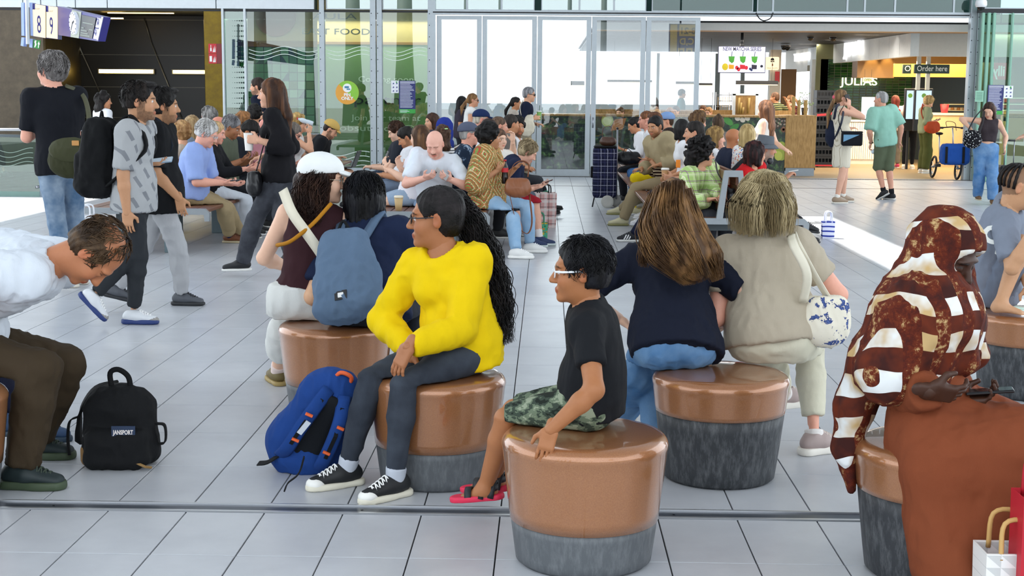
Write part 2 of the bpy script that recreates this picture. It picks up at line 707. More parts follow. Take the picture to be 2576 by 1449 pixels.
def surface_nets(D,lo,v):
 ins=D<0
 c=ins.astype(np.uint8)
 cnt=c[:-1]+c[1:]
 cnt=cnt[:,:-1]+cnt[:,1:]
 cnt=cnt[:,:,:-1]+cnt[:,:,1:]
 act=(cnt>0)&(cnt<8)
 I=np.argwhere(act)
 N=len(I)
 if N==0:
  return np.zeros((0,3)),np.zeros((0,4),int)
 idx=np.full(act.shape,-1,np.int32)
 idx[act]=np.arange(N)
 off=np.array([(a,b,d)for a in(0,1)for b in(0,1)for d in(0,1)])
 val=np.stack([D[I[:,0]+o[0],I[:,1]+o[1],I[:,2]+o[2]]for o in off],1)
 P=np.zeros((N,3))
 W=np.zeros(N)
 for i in range(8):
  for j in range(i+1,8):
   df=off[j]-off[i]
   if np.abs(df).sum()!=1:
    continue
   a,b=val[:,i],val[:,j]
   m=(a<0)!=(b<0)
   t=np.where(m,a/np.where(m,a-b,1),0)
   P+=np.where(m[:,None],off[i]+t[:,None]*df,0)
   W+=m
 P=(P/W[:,None]+I)*v+lo
 F=[]
 for ax in range(3):
  s0=[slice(None)]*3
  s1=[slice(None)]*3
  s0[ax],s1[ax]=slice(0,-1),slice(1,None)
  a,b=ins[tuple(s0)],ins[tuple(s1)]
  E_=np.argwhere(a!=b)
  b1,b2=(ax+1)%3,(ax+2)%3
  ok=(E_[:,b1]>0)&(E_[:,b2]>0)&(E_[:,b1]<D.shape[b1]-1)&(E_[:,b2]<D.shape[b2]-1)
  E_=E_[ok]
  fl=a[E_[:,0],E_[:,1],E_[:,2]]
  q=[]
  for d1,d2 in((-1,-1),(0,-1),(0,0),(-1,0)):
   J=E_.copy()
   J[:,b1]+=d1
   J[:,b2]+=d2
   q.append(idx[J[:,0],J[:,1],J[:,2]])
  q=np.stack(q,1)
  q=np.where(fl[:,None],q,q[:,::-1])
  F.append(q)
 F=np.concatenate(F)
 F=F[(F>=0).all(1)]
 return P,F
def vnoise(P,s=0):
 """smooth value noise, vectorised, -1..1"""
 P=np.asarray(P,float)
 i=np.floor(P).astype(np.int64)
 f=P-i
 f=f*f*(3-2*f)
 r=0
 for a in(0,1):
  for b in(0,1):
   for c in(0,1):
    h=(i[:,0]+a)*374761393+(i[:,1]+b)*668265263+(i[:,2]+c)*2147483647+s*974711
    h=(h^(h>>13))*1274126177
    h=(h^(h>>16))&0xffff
    w=(f[:,0]if a else 1-f[:,0])*(f[:,1]if b else 1-f[:,1])*(f[:,2]if c else 1-f[:,2])
    r=r+w*(h/32767.5-1)
 return r
def normals(P,F):
 n=np.cross(P[F[:,2]]-P[F[:,0]],P[F[:,3]]-P[F[:,1]])
 N=np.zeros_like(P)
 for k in range(4):
  np.add.at(N,F[:,k],n)
 l=np.linalg.norm(N,axis=1)
 return N/np.maximum(l,1e-12)[:,None]
def fold(P,F,amp=.006,seed=0,sc=1.0):
 """soft cloth folds"""
 if amp<=0 or len(P)==0:
  return P
 N=normals(P,F)
 w=np.stack([vnoise(P*5*sc,seed+11),vnoise(P*5*sc,seed+12),vnoise(P*5*sc,seed+13)],1)
 a=vnoise((P+.07*w)*A(15,15,9)*sc,seed)
 b=vnoise((P+.05*w)*A(32,32,17)*sc,seed+3)
 h=(1-2*np.abs(a))*.65+(1-2*np.abs(b))*.35
 return P+N*(h*amp)[:,None]
# ---------------------------------------------------------------- floor: slab, tiles, drain channel
def tile_mat():
 n=NT('porcelain_tile')
 v=n.coord(kind='Object')
 oi=n.n('ShaderNodeObjectInfo')
 geo=n.n('ShaderNodeNewGeometry')
 f=n.noise(geo.outputs['Position'],2.2,5,.6)
 g=n.noise(geo.outputs['Position'],26,4,.65)
 c=n.mix(n.ramp(f,[(.35,'#000000'),(.68,'#ffffff')]),'#b5b8be','#c4c7cc')
 c=n.mix(n.math('MULTIPLY',n.ramp(g,[(.26,'#ffffff'),(.34,'#000000')]),.10),c,'#85868c')
 st=n.noise(geo.outputs['Position'],.55,3)
 c=n.mix(n.math('MULTIPLY',n.ramp(st,[(.55,'#000000'),(.75,'#ffffff')]),.25),c,'#85868c')
 n.base(c)
 n.set(Roughness=.31)
 n.p.inputs['Specular IOR Level'].default_value=.6
 return n.m
TILE=tile_mat()
floor=MB().box(-16,16,-1.5,48,-.12,-.008).build('floor',plain('#1f2024',.9),None)
tag(floor,'grout bed under the pale porcelain floor tiles','floor',kind='structure')
X0,Y0,YN=-2.8657,8.9448,4.7611
TW,TL=.30,.60
GAP=.0027
DR_Y0,DR_Y1=G(700,1269).y-.10,0
_a,_b=G(500,1288),G(500,1263)
DR_Y0,DR_Y1=_a.y,_b.y
def tile_piece(w,l):
 return MB().box(-w/2+GAP,w/2-GAP,-l/2+GAP,l/2-GAP,-.012,0,bev=.0012)
_tiles=[]
rows_far=[(Y0-TL*r,Y0-TL*(r-1))for r in range(-60,7)]
rows=[]
for(a,b)in rows_far:
 if a>=DR_Y1-.02 and b<47:
  rows.append((a,b))
lowest=min(a for a,b in rows)
if lowest>DR_Y1+.02:
 rows.append((DR_Y1,lowest))
yy=DR_Y0
rows.append((YN,DR_Y0))
for k in range(1,6):
 rows.append((YN-TL*k,YN-TL*(k-1)))
FACADE_Y=G(1450,444).y
for a,b in rows:
 for ccol in range(-52,70):
  x=X0+TW*ccol
  cx,cy=x+TW/2,(a+b)/2
  if cy<1.8:
   continue
  px,py=pix((cx,max(cy,1.5),0))
  if px<-1800 or px>4400 or py>2600:
   continue
  if cy>FACADE_Y+.4 and cx<2.6:
   continue
  sz=TW*TL/(cy*cy)
  vis=-40<px<2616 and py<1475
  _tiles.append((not vis,cy,cx,cy,b-a))
_tiles.sort()
_tm={}
for i,(nv,d,cx,cy,l)in enumerate(_tiles[:300]):
 kx=round(l,3)
 if kx not in _tm:
  o=tile_piece(TW,l).build('tile',TILE,floor)
  _tm[kx]=o.data
 else:
  o=link(bpy.data.objects.new('tile',_tm[kx]),floor)
 o.location=(cx,cy,0)
rest=MB()
for nv,d,cx,cy,l in _tiles[300:]:
 w=TW
 rest.box(cx-w/2+GAP,cx+w/2-GAP,cy-l/2+GAP,cy+l/2-GAP,-.012,0)
tag(rest.build('far_tiles',TILE,floor),kind='stuff')
steel=plain('#9a9da3',.28,.9)
dr=MB()
dr.box(-9,9,DR_Y0+.005,DR_Y1-.005,-.03,-.003)
o=dr.build('trim_1',plain('#4a505c',.30,.55),None)
tag(o,'brushed steel drain channel set across the tiled floor','drain',kind='structure')
for a,b in((DR_Y0+.010,DR_Y0+.026),(DR_Y1-.020,DR_Y1-.008)):
 MB().box(-9,9,a,b,-.02,.003).build('edge_rail',plain('#d9dbde',.3,.8),o)
for xs in(-3.1,-1.9,-.7,.5,1.45,2.0,3.0):
 MB().disc((xs,(DR_Y0+DR_Y1)/2,-.006),.006,(0,0,1),.003,10).build('screw',steel,o)
# ---------------------------------------------------------------- stools
def stool_mat(base,kind):
 n=NT('stool_'+kind)
 v=n.coord()
 if kind=='copper':
  f=n.noise(v,30,4,.7)
  n.base(n.mix(n.ramp(n.noise(v,260,2),[(.3,'#000000'),(.7,'#ffffff')]),'#9a6540','#ab744b'))
  sc=n.noise(n.coord((7,7,60)),1,5,.8)
  n.set(Metallic=.35,Roughness=.30)
  n.p.inputs['Coat Weight'].default_value=1.0
  n.p.inputs['Coat Roughness'].default_value=.04
  n.bump(sc,.02,.004)
 else:
  f=n.noise(n.coord((40,40,9)),1,5,.75)
  n.base(n.mix(n.math('MULTIPLY',n.ramp(f,[(.45,'#000000'),(.8,'#ffffff')]),.5),base,'#8d9093'))
  n.set(Roughness=.55)
  n.bump(n.noise(v,60,4),.15,.004)
 return n.m
COPPER=stool_mat('#8a5233','copper')
RUBBER_L=stool_mat('#55595d','rubber_light')
RUBBER_D=stool_mat('#2f3236','rubber_dark')
def stool(px,Y,split,dark,label,r=.29,hgt=.455,rb=.235):
 p=at_z_simple(px,Y,.3)
 root=empty('stool',(p[0],Y,0),label,'stool','round drum stools in the hall')
 zs=hgt*(1-split)
 def rad(z):
  return rb+(r-rb)*(z/hgt)**.9
 lowp=[(rb-.015,0),(rb-.012,.006)]+[(rad(z)-.003,z)for z in np.linspace(.012,zs,6)]
 MB().lathe(lowp,56).build('base',RUBBER_D if dark else RUBBER_L,root,True)
 pr=[(rad(z),z)for z in np.linspace(zs-.001,hgt-.055,7)]
 fr=.045
 rt=rad(hgt-.055)+.002
 for a in np.linspace(0,math.pi/2,8):
  pr.append((rt-fr+fr*math.cos(a)+.001,hgt-.045+fr*math.sin(a)*.9))
 zt=pr[-1][1]
 pr+=[(rt-fr-.05,zt+.004),(.12,zt+.0055),(.01,zt+.006)]
 MB().lathe(pr,56).build('seat_shell',COPPER,root,True)
 return root
def at_z_simple(px,Y,z):
 py=700
 for _ in range(4):
  p=V(px,py,Y)
  py=pix((p.x,Y,z))[1]
 return V(px,py,Y)
S1=stool(845,7.08,.66,False,'copper drum stool shared by the white-cap woman and the grey-backpack wearer')
S2=stool(1099,5.80,.64,False,'copper drum stool under the girl in the yellow sweater')
S3=stool(1470,4.79,.66,False,'copper drum stool nearest the camera, under the boy with white glasses')
S4=stool(1811,5.90,.36,True,'half-copper half-black drum stool shared by the two women seen from behind')
S5=stool(2362,4.72,.36,True,'dark drum stool under the woman in the checked headscarf')
S6=stool(2580,7.70,.36,True,'dark drum stool under the barefoot boy in grey')
S0=stool(-172,5.35,.66,False,'copper drum stool cut off by the frame beside the bending man')
# ---------------------------------------------------------------- hall shell: ground behind, roof with a light slot
FY=FACADE_Y
g=MB().box(-60,60,-90,-1.5,-.12,-.01).build('floor_plaza',plain('#8b8b8c',.7),None)
tag(g,'paved forecourt on the open side of the hall','floor',kind='structure')
RZ=8.2
_k=RZ/-SUN_DIR.z
_sx,_sy=SUN_DIR.x*_k,SUN_DIR.y*_k
sl0,sl1=3.08-_sx,3.78-_sx
roof=plain('#dfe2e4',.8)
rf=MB()
rf.box(-11,sl0,-2.5,46,RZ,RZ+.25)
rf.box(sl1,11,-2.5,46,RZ,RZ+.25)
rf.box(sl0,sl1,-2.5,9.9-_sy,RZ,RZ+.25)
rf.box(sl0,sl1,19.2-_sy,46,RZ,RZ+.25)
tag(rf.build('ceiling',roof,None),'white hall roof with one narrow skylight slot','ceiling',kind='structure')
def rc(px0,px1,py0,py1,Y):
 a,b=V(px0,(py0+py1)/2,Y),V(px1,(py0+py1)/2,Y)
 m=(px0+px1)/2
 return a.x,b.x,V(m,py1,Y).z,V(m,py0,Y).z
def fbox(mb,px0,px1,py0,py1,Y,dep=.08,front=0.0,z0=None,z1=None):
 x0,x1,a,b=rc(px0,px1,py0,py1,Y)
 mb.box(x0,x1,Y-front,Y-front+dep,a if z0 is None else z0,b if z1 is None else z1)
 return mb
ALU=plain('#aeb6bb',.38,.55)
ALU_D=plain('#5b656a',.4,.5)
WHITEP=plain('#d7dee3',.5)
BLACK=plain('#14161a',.5)
FASC=V(1500,28,FY).z
HEAD=V(1500,42,FY).z
TOPZ=FASC+2.2
for i,(px,w)in enumerate(((655,.62),(778,.40),(888,.75),(1018,.8),(1172,.22),(1258,.2),(1432,.22),(1518,.3))):
 p=V(px,120,2*FY+14)
 c=MB().lathe([(w*.75,0),(w*.5,3.5),(w*.42,7.8)],18)
 o=c.build('column',plain('#56605d',.7),None,True,loc=None)
 o.location=(p.x,-14,0)
 tag(o,'slender grey-green column on the open side, '+('first','second','third','fourth','fifth','sixth','seventh','eighth')[i]+' of its row','column','columns mirrored in the glass front')
wf=empty('wall_fascia',(0,FY,FASC),'white panelled fascia above the tunnel and shop glass','wall',kind='structure')
ps=[-400,60,105,145,192,272,545,792]
for a,b in zip(ps[:-1],ps[1:]):
 x0,x1,_,_=rc(a+1.2,b-1.2,0,20,FY)
 MB().box(x0,x1,FY-.06,FY+.02,FASC-.0,TOPZ,bev=.004).build('panel',WHITEP,wf).location=(0,-FY,-FASC)
x0,x1,_,_=rc(-400,792,0,20,FY)
MB().box(x0,x1,FY+.02,FY+.1,FASC-.02,TOPZ).build('backing',ALU_D,wf).location=(0,-FY,-FASC)
MB().box(x0,rc(0,1095,20,30,FY)[1],FY-.03,FY+.1,FASC-.05,FASC-.012).build('rail',BLACK,wf).location=(0,-FY,-FASC)
wn=[0]
def window(px0,px1,py0,py1,Y,label,mat,frame=.03,fmat=None,z0=None,z1=None,dep=.05):
 wn[0]+=1
 x0,x1,a,b=rc(px0,px1,py0,py1,Y)
 a=a if z0 is None else z0
 b=b if z1 is None else z1
 f=MB()
 t=frame
 f.box(x0,x0+t,Y-dep/2,Y+dep/2,a,b)
 f.box(x1-t,x1,Y-dep/2,Y+dep/2,a,b)
 f.box(x0+t,x1-t,Y-dep/2,Y+dep/2,b-t,b)
 f.box(x0+t,x1-t,Y-dep/2,Y+dep/2,a,a+t)
 o=f.build('window_%d'%wn[0],fmat or ALU,None,loc=(x0,Y,a))
 tag(o,label,'window',kind='structure')
 p=MB().box(x0+t,x1-t,Y-.006,Y+.006,a+t,b-t).build('pane',mat,o)
 p.location=(-x0,-Y,-a)
 return o,(x0,x1,a,b)
GREEN_GL=glass((.62,.82,.78),.30)
GREEN_DK=glass((.55,.74,.70),.04)
GLS=glass((.86,.95,.91),.07)
GLD=glass((.92,.96,.97),.08)
cl=[820,940,962,1088,1175,1262,1345,1362,1458,1545,1626,1640,1895,1905,1945,2132,2176,2252,2400,2450]
for a,b in zip(cl[:-1],cl[1:]):
 if b-a<24:
  continue
 window(a,b,-40,28,FY,'tinted clerestory pane over the glass doors, spanning from %s'%{820:'the narrow shop pane',962:'the broad shop pane',1088:'the first door leaf',1175:'the first door mullion',1262:'the second door leaf',1362:'the third door leaf',1458:'the third leaf middle',1545:'the fourth door leaf',1640:'the fifth door leaf',1905:'the screen cable',1945:'the screen to the cafe sign',2132:'the cafe wall lamps',2176:'the cafe ceiling corner',2252:'the shop fascia corner',2400:'the end column'}.get(a,'the mullion'),GREEN_GL if a<1600 else GREEN_DK,.018,z0=FASC,z1=TOPZ)
tr=MB()
x0=rc(1090,1092,0,50,FY)[0]
x1=rc(2436,2438,0,50,FY)[0]
tr.box(x0,x1,FY-.10,FY+.08,HEAD+.02,FASC)
o=tr.build('trim_2',ALU,None)
tag(o,'long steel header beam above the sliding doors','beam',kind='structure')
MB().box(x0,x1,FY-.105,FY-.1,HEAD+.05,HEAD+.075).build('black_strip',BLACK,o)  # thin black strip standing proud of the beam face
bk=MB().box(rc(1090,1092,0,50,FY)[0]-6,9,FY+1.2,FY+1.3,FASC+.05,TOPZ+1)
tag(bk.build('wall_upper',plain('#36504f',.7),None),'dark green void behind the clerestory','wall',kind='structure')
cn=[2]
def column(px0,px1,label,top=TOPZ,rivets=True,mat=None,Y=None,pyb=430):
 cn[0]+=1
 Y=Y or FY
 x0,x1,_,_=rc(px0,px1,100,300,Y)
 o=MB().box(x0,x1,Y-.09,Y+.09,0,top,bev=.006).build('trim_%d'%cn[0],mat or ALU,None,loc=(x0,Y,0))
 tag(o,label,'column',kind='structure')
 if rivets:
  for k in range(14):
   MB().disc(((x1-x0)*.22,-.088,.25+k*.22),.010,(0,-1,0),.006,8).build('rivet',BLACK,o)
 return o
column(806,818,'riveted aluminium post between tile-wall pane and coming-soon pane')
column(933,947,'riveted aluminium post beside the coming-soon pane, nearer half of the pair')
column(949,962,'riveted aluminium post beside the notice-board pane, farther half of the pair')
column(1077,1096,'wide aluminium post where the sliding doors begin')
column(617,622,'thin white post beside the perforated green panel',rivets=False,mat=WHITEP,top=FASC)
column(562,567,'thin steel post at the tunnel mouth',rivets=False,mat=WHITEP,top=FASC)
column(2432,2448,'tall steel post at the end of the open doorway')
column(2449,2460,'riveted steel post beside the end of the open doorway')
TOPG=FASC-.03
SILL=.12
window(622,806,30,425,FY,'tall glass pane in front of the green tiled wall',GLS,.012,z0=SILL,z1=TOPG)
w2,r2=window(818,933,30,425,FY,'tall glass pane carrying the round payment sticker',GLS,.012,z0=SILL,z1=TOPG)
w3,r3=window(962,1077,30,425,FY,'tall glass pane carrying the blue notice poster',GLS,.012,z0=SILL,z1=TOPG)
x0,x1,_,_=rc(565,1096,400,430,FY)
tag(MB().box(x0,x1,FY-.08,FY+.08,0,SILL,bev=.006).build('trim_%d'%(cn[0]+1),ALU,None),'low aluminium sill under the shop glass','sill',kind='structure')
cn[0]+=1
window(567,617,30,425,FY,'narrow green glass panel with dotted print',glass((.50,.72,.62),.16),.006,z0=SILL,z1=TOPG)
dots=MB()
for r in range(26):
 for c in range(6):
  px=585+c*5.6
  p=V(px,52+r*13,FY-.012)
  rad=.004+.0030*c
  dots.disc((p.x,FY-.012,p.z),rad,(0,-1,0),.003,8)
o=dots.build('dot_print',plain('#1f3a33',.6),None)
tag(o,'graded rows of dark dots printed on the green glass','print',kind='stuff')
LEAF=[(1098,1212),(1212,1350),(1350,1486),(1486,1622),(1622,1758)]
for i,(a,b)in enumerate(LEAF):
 x0,x1,_,_=rc(a,b,40,440,FY)
 o=empty('door_%d'%(i+1),(x0,FY,0),'glass sliding door leaf, '+('next to the wide aluminium post','second from the wide aluminium post','middle one of the five','fourth from the wide aluminium post','last before the open doorway')[i],'door',kind='structure')
 w=x1-x0
 fr=MB()
 st=.10
 fr.box(.006,st,-.03,.03,.01,HEAD)
 fr.box(w-st,w-.006,-.03,.03,.01,HEAD)
 fr.box(st,w-st,-.03,.03,.01,.14)
 fr.box(st,w-st,-.03,.03,HEAD-.07,HEAD)
 fr.build('frame',ALU,o)
 MB().box(st,w-st,-.006,.006,.14,HEAD-.07).build('pane',GLD,o)
 MB().tube([(st*.5,-.045,.95),(st*.5,-.045,1.15)],.012,8).build('handle',steel,o,True)
th=MB().box(rc(1090,1092,400,440,FY)[0],rc(2440,2444,400,440,FY)[0],FY-.22,FY-.06,-.01,.004)
tag(th.build('trim_20',pattern('dots',['#3d3d3d','#a4a4a0'],1.6),None),'ribbed metal threshold grating along the doors','threshold',kind='structure')
gy=G(1450,468).y
tag(MB().box(-2.5,12,gy-.05,gy+.05,-.006,.002).build('trim_21',plain('#3f4145',.4),None),'dark slot in the floor in front of the doors','floor track',kind='structure')
# ---------------------------------------------------------------- shop interior behind the left panes
IY=FY+1.6
x0,x1,_,_=rc(560,812,30,430,IY)
gw=empty('wall_tiled',(x0,IY,0),'wall of square green tiles with dark curved shapes behind the glass','wall',kind='structure')
tsz=21.0/F_PX*IY
GT=[plain(c,.3)for c in('#4c7a5d','#5f8b6b','#3c6a50','#7a9f7d','#54683a')]
GD=plain('#1d3a40',.3)
nx,nz=int((x1-x0)/tsz),12
_tmm={}
ztop=V(700,118,IY).z
for i in range(nx):
 for j in range(nz):
  z=ztop-(j+1)*tsz
  if z<-.02:
   continue
  m=GT[R_.choice((0,0,1,1,2,3,4))]
  mb=MB().box(.006,tsz-.006,-.02,0,.006,tsz-.006,bev=.003)
  if m.name not in _tmm:
   t=mb.build('tile',m,gw)
   _tmm[m.name]=t.data
  else:
   t=link(bpy.data.objects.new('tile',_tmm[m.name]),gw)
  t.location=(i*tsz,0,z)
  if R_.random()<.22:
   fl=R_.choice((0,1))
   a=[(tsz*(.02+.96*(t_ if not fl else 1-t_)),tsz*(.02+.96*(.5-.5*math.cos(math.pi*t_))))for t_ in np.linspace(0,1,8)]
   a+=[(tsz*(.98 if fl==0 else.02),tsz*.02)]
   MB().prism(a if not fl else a[::-1],1,-.024,-.018).build('curved_inlay',GD,gw).location=(i*tsz,0,z)
MB().box(0,x1-x0,.0,.06,0,4.2).build('backing',plain('#2c4a3c',.6),gw)
MB().box(0,x1-x0,-.05,0,ztop,ztop+.12).build('shelf_band',plain('#7d5a30',.5),gw)
MB().box(0,x1-x0,-.02,0,ztop+.12,4.2).build('upper_panel',plain('#b39a6a',.6),gw)
o=MB().lathe([(.001,-.02),(.42,-.02),(.42,.02),(.001,.02)],40,Matrix.Translation((V(695,40,IY).x,IY-.08,V(695,40,IY).z))@Matrix.Rotation(math.pi/2,4,'X')).build('wall_disc',plain('#8a4a35',.5),None,loc=(V(695,40,IY).x,IY-.08,V(695,40,IY).z-.42))
tag(o,'large rust-red disc on the wall above the green tiles','decoration')
JY=FY+.55
x0,x1,_,_=rc(800,1085,30,430,JY)
zb=V(900,112,JY).z
gp=empty('wall_hoarding',(x0,JY,0),'green shop hoarding with recruiting text behind the glass','wall',kind='structure')
MB().box(0,x1-x0,0,.05,0,zb).build('green_board',plain('#6c8c4f',.6),gp)
MB().box(0,x1-x0,-.03,.05,zb,zb+.05).build('wood_strip',plain('#9a6f3a',.5),gp)
MB().box(0,x1-x0,0,.05,zb+.05,4.2).build('upper_board',plain('#c3a86c',.6),gp)
PALE=plain('#cfdcc0',.6)
DARK=plain('#18221c',.5)
def sign_text(parent,s,px0,px1,py,hpx,mat,Y,mirror=False,depth=.001,off=.006,bold=0.0,shear=0.0,name='lettering'):
 a,b,z0,z1=rc(px0,px1,py-hpx/2,py+hpx/2,Y)
 pl=parent.matrix_world.translation if parent else Vector((0,0,0))
 pl=Vector(parent.location)if parent else pl
 return text(name,s,Vector(((a+b)/2,Y-off,(z0+z1)/2))-pl,(z1-z0)*1.32,mat,parent,depth=depth,width=(b-a),mirror=mirror,bold=bold,shear=shear)
sign_text(gp,'Coming soon',902,1040,200,15,PALE,JY)
sign_text(gp,'partner',890,1058,252,26,DARK,JY)
sign_text(gp,'Join our team at',884,1058,297,16,PALE,JY)
sign_text(gp,'jobsutrecht@',846,1045,323,16,PALE,JY)
sign_text(gp,'AULA',786,898,42,16,DARK,JY)
sign_text(gp,'EAST FOOD',760,930,80,16,DARK,JY)
def waves(parent,px0,px1,pys,amp,label_name='wave_print'):
 loc=Vector(parent.location)
 for py in pys:
  pts=[Vector((V(px,py+amp*math.sin((px-px0)/19.0),FY-.014).x,FY-.014,V(px,py+amp*math.sin((px-px0)/19.0),FY-.014).z))-loc for px in np.linspace(px0,px1,24)]
  MB().band(pts,(0,0,1),.011,.002).build(label_name,plain('#e4efe8',.6),parent)
w1=bpy.data.objects['window_%d'%(wn[0]-3)]
waves(w1,626,800,(124,133,143),7)
waves(w2,822,930,(124,133,143),7)
waves(w3,966,1074,(126,135,145),7)
waves(w2,822,930,(386,398,410,421),6)
c=V(873.5,233,FY-.02)
st=empty('sticker',(c.x,FY-.02,c.z),'round orange and green PIN ONLY payment sticker on the glass','sticker')
MB().lathe([(.001,0),(.228,0),(.228,.003),(.001,.003)],40,Matrix.Rotation(math.pi/2,4,'X')).build('orange_disc',plain('#e6a23c',.5),st)
pl=[(.226*math.cos(a),.226*math.sin(a))for a in np.linspace(-.75,2.35,24)]
MB().prism(pl,1,-.005,-.003).build('green_half',plain('#8cc63f',.5),st)
MB().lathe([(.001,0),(.085,0),(.085,.002),(.001,.002)],28,Matrix.Translation((0,-.005,.09))@Matrix.Rotation(math.pi/2,4,'X')).build('white_disc',plain('#f2f4f2',.5),st)
MB().box(-.05,.035,-.010,-.008,.085,.125).box(-.01,.06,-.011,-.009,.055,.078).build('card_symbol',plain('#4a86a8',.5),st)
text('lettering','PIN',(0,-.008,-.045),.085,plain('#fbfbf6',.5),st,depth=.001,bold=.003)
text('lettering','ONLY',(0,-.008,-.115),.085,plain('#fbfbf6',.5),st,depth=.001,bold=.003)
def poster(px0,px1,py0,py1,Y,label,split=.87,dx=0):
 a,b,z0,z1=rc(px0,px1,py0,py1,Y)
 o=empty('poster',(a,Y,z0),label,'poster')
 h=z1-z0
 w=b-a
 MB().box(0,w,-.004,0,h*(1-split),h).build('blue_sheet',plain('#2a2f6e',.5),o)
 MB().box(0,w,-.004,0,0,h*(1-split)).build('green_footer',plain('#3aa043',.5),o)
 tx=MB()
 for k in range(22):
  zz=h*(.955-k*.037)
  if zz<h*(1-split)+.01:
   break
  ww=w*(.86-.25*R_.random())if k>1 else w*.9
  tx.box(w*.06,w*.06+ww,-.0055,-.004,zz,zz+h*(.012 if k>1 else.018))
 for k in range(3):
  tx.box(w*.06,w*(.45+.2*R_.random()),-.0055,-.004,h*.025+k*h*.032,h*.025+k*h*.032+h*.011)
 tag(tx.build('text_lines',plain('#e9ebf5',.5),o),kind='stuff')
 return o
poster(1004,1045,203,285,FY-.02,'dark blue house-rules poster with green foot on the shop glass')
def rulesheet(px0,px1,py0,py1,Y,label):
 a,b,z0,z1=rc(px0,px1,py0,py1,Y)
 o=empty('notice',(a,Y,z0),label,'notice')
 w,h=b-a,z1-z0
 MB().box(0,w,-.004,0,0,h).build('sheet',plain('#e8eaf0',.5),o)
 ic=MB()
 for i in range(2):
  for j in range(3):
   ic.prism([(w*(.18+.45*i),h*(.12+.3*j)),(w*(.40+.45*i),h*(.12+.3*j)),(w*(.36+.45*i),h*(.24+.3*j)),(w*(.26+.45*i),h*(.20+.3*j))],1,-.006,-.004)
 ic.build('pictogram',plain('#26307a',.5),o)
 MB().disc((w*.72,-.0045,h*.88),w*.10,(0,-1,0),.002,12).build('green_mark',plain('#3aa043',.5),o)
 return o
rulesheet(984,1003,203,234,FY-.02,'small white pictogram sheet beside the blue poster on the shop glass')
# ---------------------------------------------------------------- tunnel mouth with bronze walls
def bronze(c1,c2,rough=.35,metal=.75):
 n=NT('bronze_panel')
 v=n.coord()
 f=n.noise(v,5,5,.7)
 n.base(n.mix(n.ramp(f,[(.3,'#000000'),(.7,'#ffffff')]),c1,c2))
 n.set(Metallic=metal,Roughness=rough)
 n.bump(n.noise(v,60,3),.04,.004)
 return n.m
BR1=bronze('#4a4136','#5d5344',.45,.5)
BR2=bronze('#5a4a16','#7a661f',.28,.85)
BRD=plain('#151210',.45)
x0,x1,_,_=rc(-420,112,30,320,FY)
tag(MB().box(x0,x1,FY-.02,FY+.1,-3,FASC).build('wall_bronze',BR1,None),'matt brown bronze wall beside the tunnel mouth','wall',kind='structure')
TY=FY+3.2
a=V(112,200,FY)
b=V(205,200,TY)
sw_=MB()
sw_.add([(a.x,FY,-3),(b.x,TY,-3),(b.x,TY,FASC),(a.x,FY,FASC),(a.x-.05,FY,-3),(b.x-.05,TY,-3),(b.x-.05,TY,FASC),(a.x-.05,FY,FASC)],[(0,1,2,3),(4,7,6,5),(0,3,7,4),(1,5,6,2)])
tag(sw_.build('wall_tunnel_side',BR2,None),'shiny golden bronze side wall inside the tunnel mouth','wall',kind='structure')
bx0,bx1,_,_=rc(190,540,30,320,TY)
tb=empty('wall_tunnel_back',(bx0,TY,0),'dark panelled back wall of the tunnel','wall',kind='structure')
zl=[V(350,py,TY).z for py in(50,138,219,296,380)]
zl=[FASC+.3]+zl+[-3]
for k in range(len(zl)-1):
 if zl[k]-zl[k+1]<.05:
  continue
 MB().box(0,bx1-bx0,0,.05,zl[k+1]+.008,zl[k]-.008).build('panel',BRD,tb)
MB().box(0,bx1-bx0,.03,.06,-3,FASC+.3).build('joint_backing',plain('#8a8272',.4),tb)
for(p0,p1)in(((362,45),(380,107)),((380,107),(462,312)),((190,95),(252,235))):
 q0,q1=V(p0[0],p0[1],TY-.05),V(p1[0],p1[1],TY-.05)
 MB().tube([Vector((q0.x-bx0,-.05,q0.z)),Vector((q1.x-bx0,-.05,q1.z))],.012,6).build('cable',plain('#8d8a80',.4,.6),tb,True)
LAMP=emit('#ffe28a',11.0)
for i,(p0,p1,y0,y1)in enumerate(((250,386,175,184),(436,520,177,185))):
 x0,x1,z0,z1=rc(p0,p1,y0,y1,TY-.06)
 o=empty('tunnel_light',(x0,TY-.06,z0),('long strip lamp glowing on the dark tunnel wall','shorter strip lamp glowing beside the bronze pillar')[i],'lamp','tunnel strip lamps')
 MB().box(0,x1-x0,-.03,0,0,z1-z0).build('tube',LAMP,o)
 MB().box(-.03,x1-x0+.03,-.02,.05,-.02,z1-z0+.02).box(-.03,x1-x0+.03,-.05,.0,z1-z0,z1-z0+.012).build('housing',plain('#6b6350',.4,.6),o)
x0,x1,_,_=rc(190,540,20,30,FY)
o=MB().box(a.x,rc(564,566,30,320,FY)[0],FY,TY+.1,FASC+.02,FASC+.1).build('ceiling_tunnel',plain('#2b2620',.5),None)
tag(o,'dark brown ceiling just inside the tunnel mouth','ceiling',kind='structure')
for(p0,p1,y)in((272,437,32),(258,310,46)):
 q0,q1=V(p0,y,TY-1.2),V(p1,y,TY-1.2)
 o=MB().box(q0.x,q1.x,TY-1.25,TY-1.18,q0.z-.012,q0.z+.012).build('ceiling_light',emit('#ffd27a',5.0),None,recenter=True)
 tag(o,'thin warm light line at the tunnel ceiling, '+('longer' if p0==272 else 'shorter')+' one','lamp','tunnel ceiling light lines')
x0,x1,_,_=rc(515,563,30,320,FY)
tag(MB().box(x0,x1,FY-.02,TY,-3,FASC,bev=.01).build('wall_pillar',bronze('#5c4a20','#74601f',.3,.8),None),'golden bronze pillar carrying the red fire signs','wall',kind='structure')
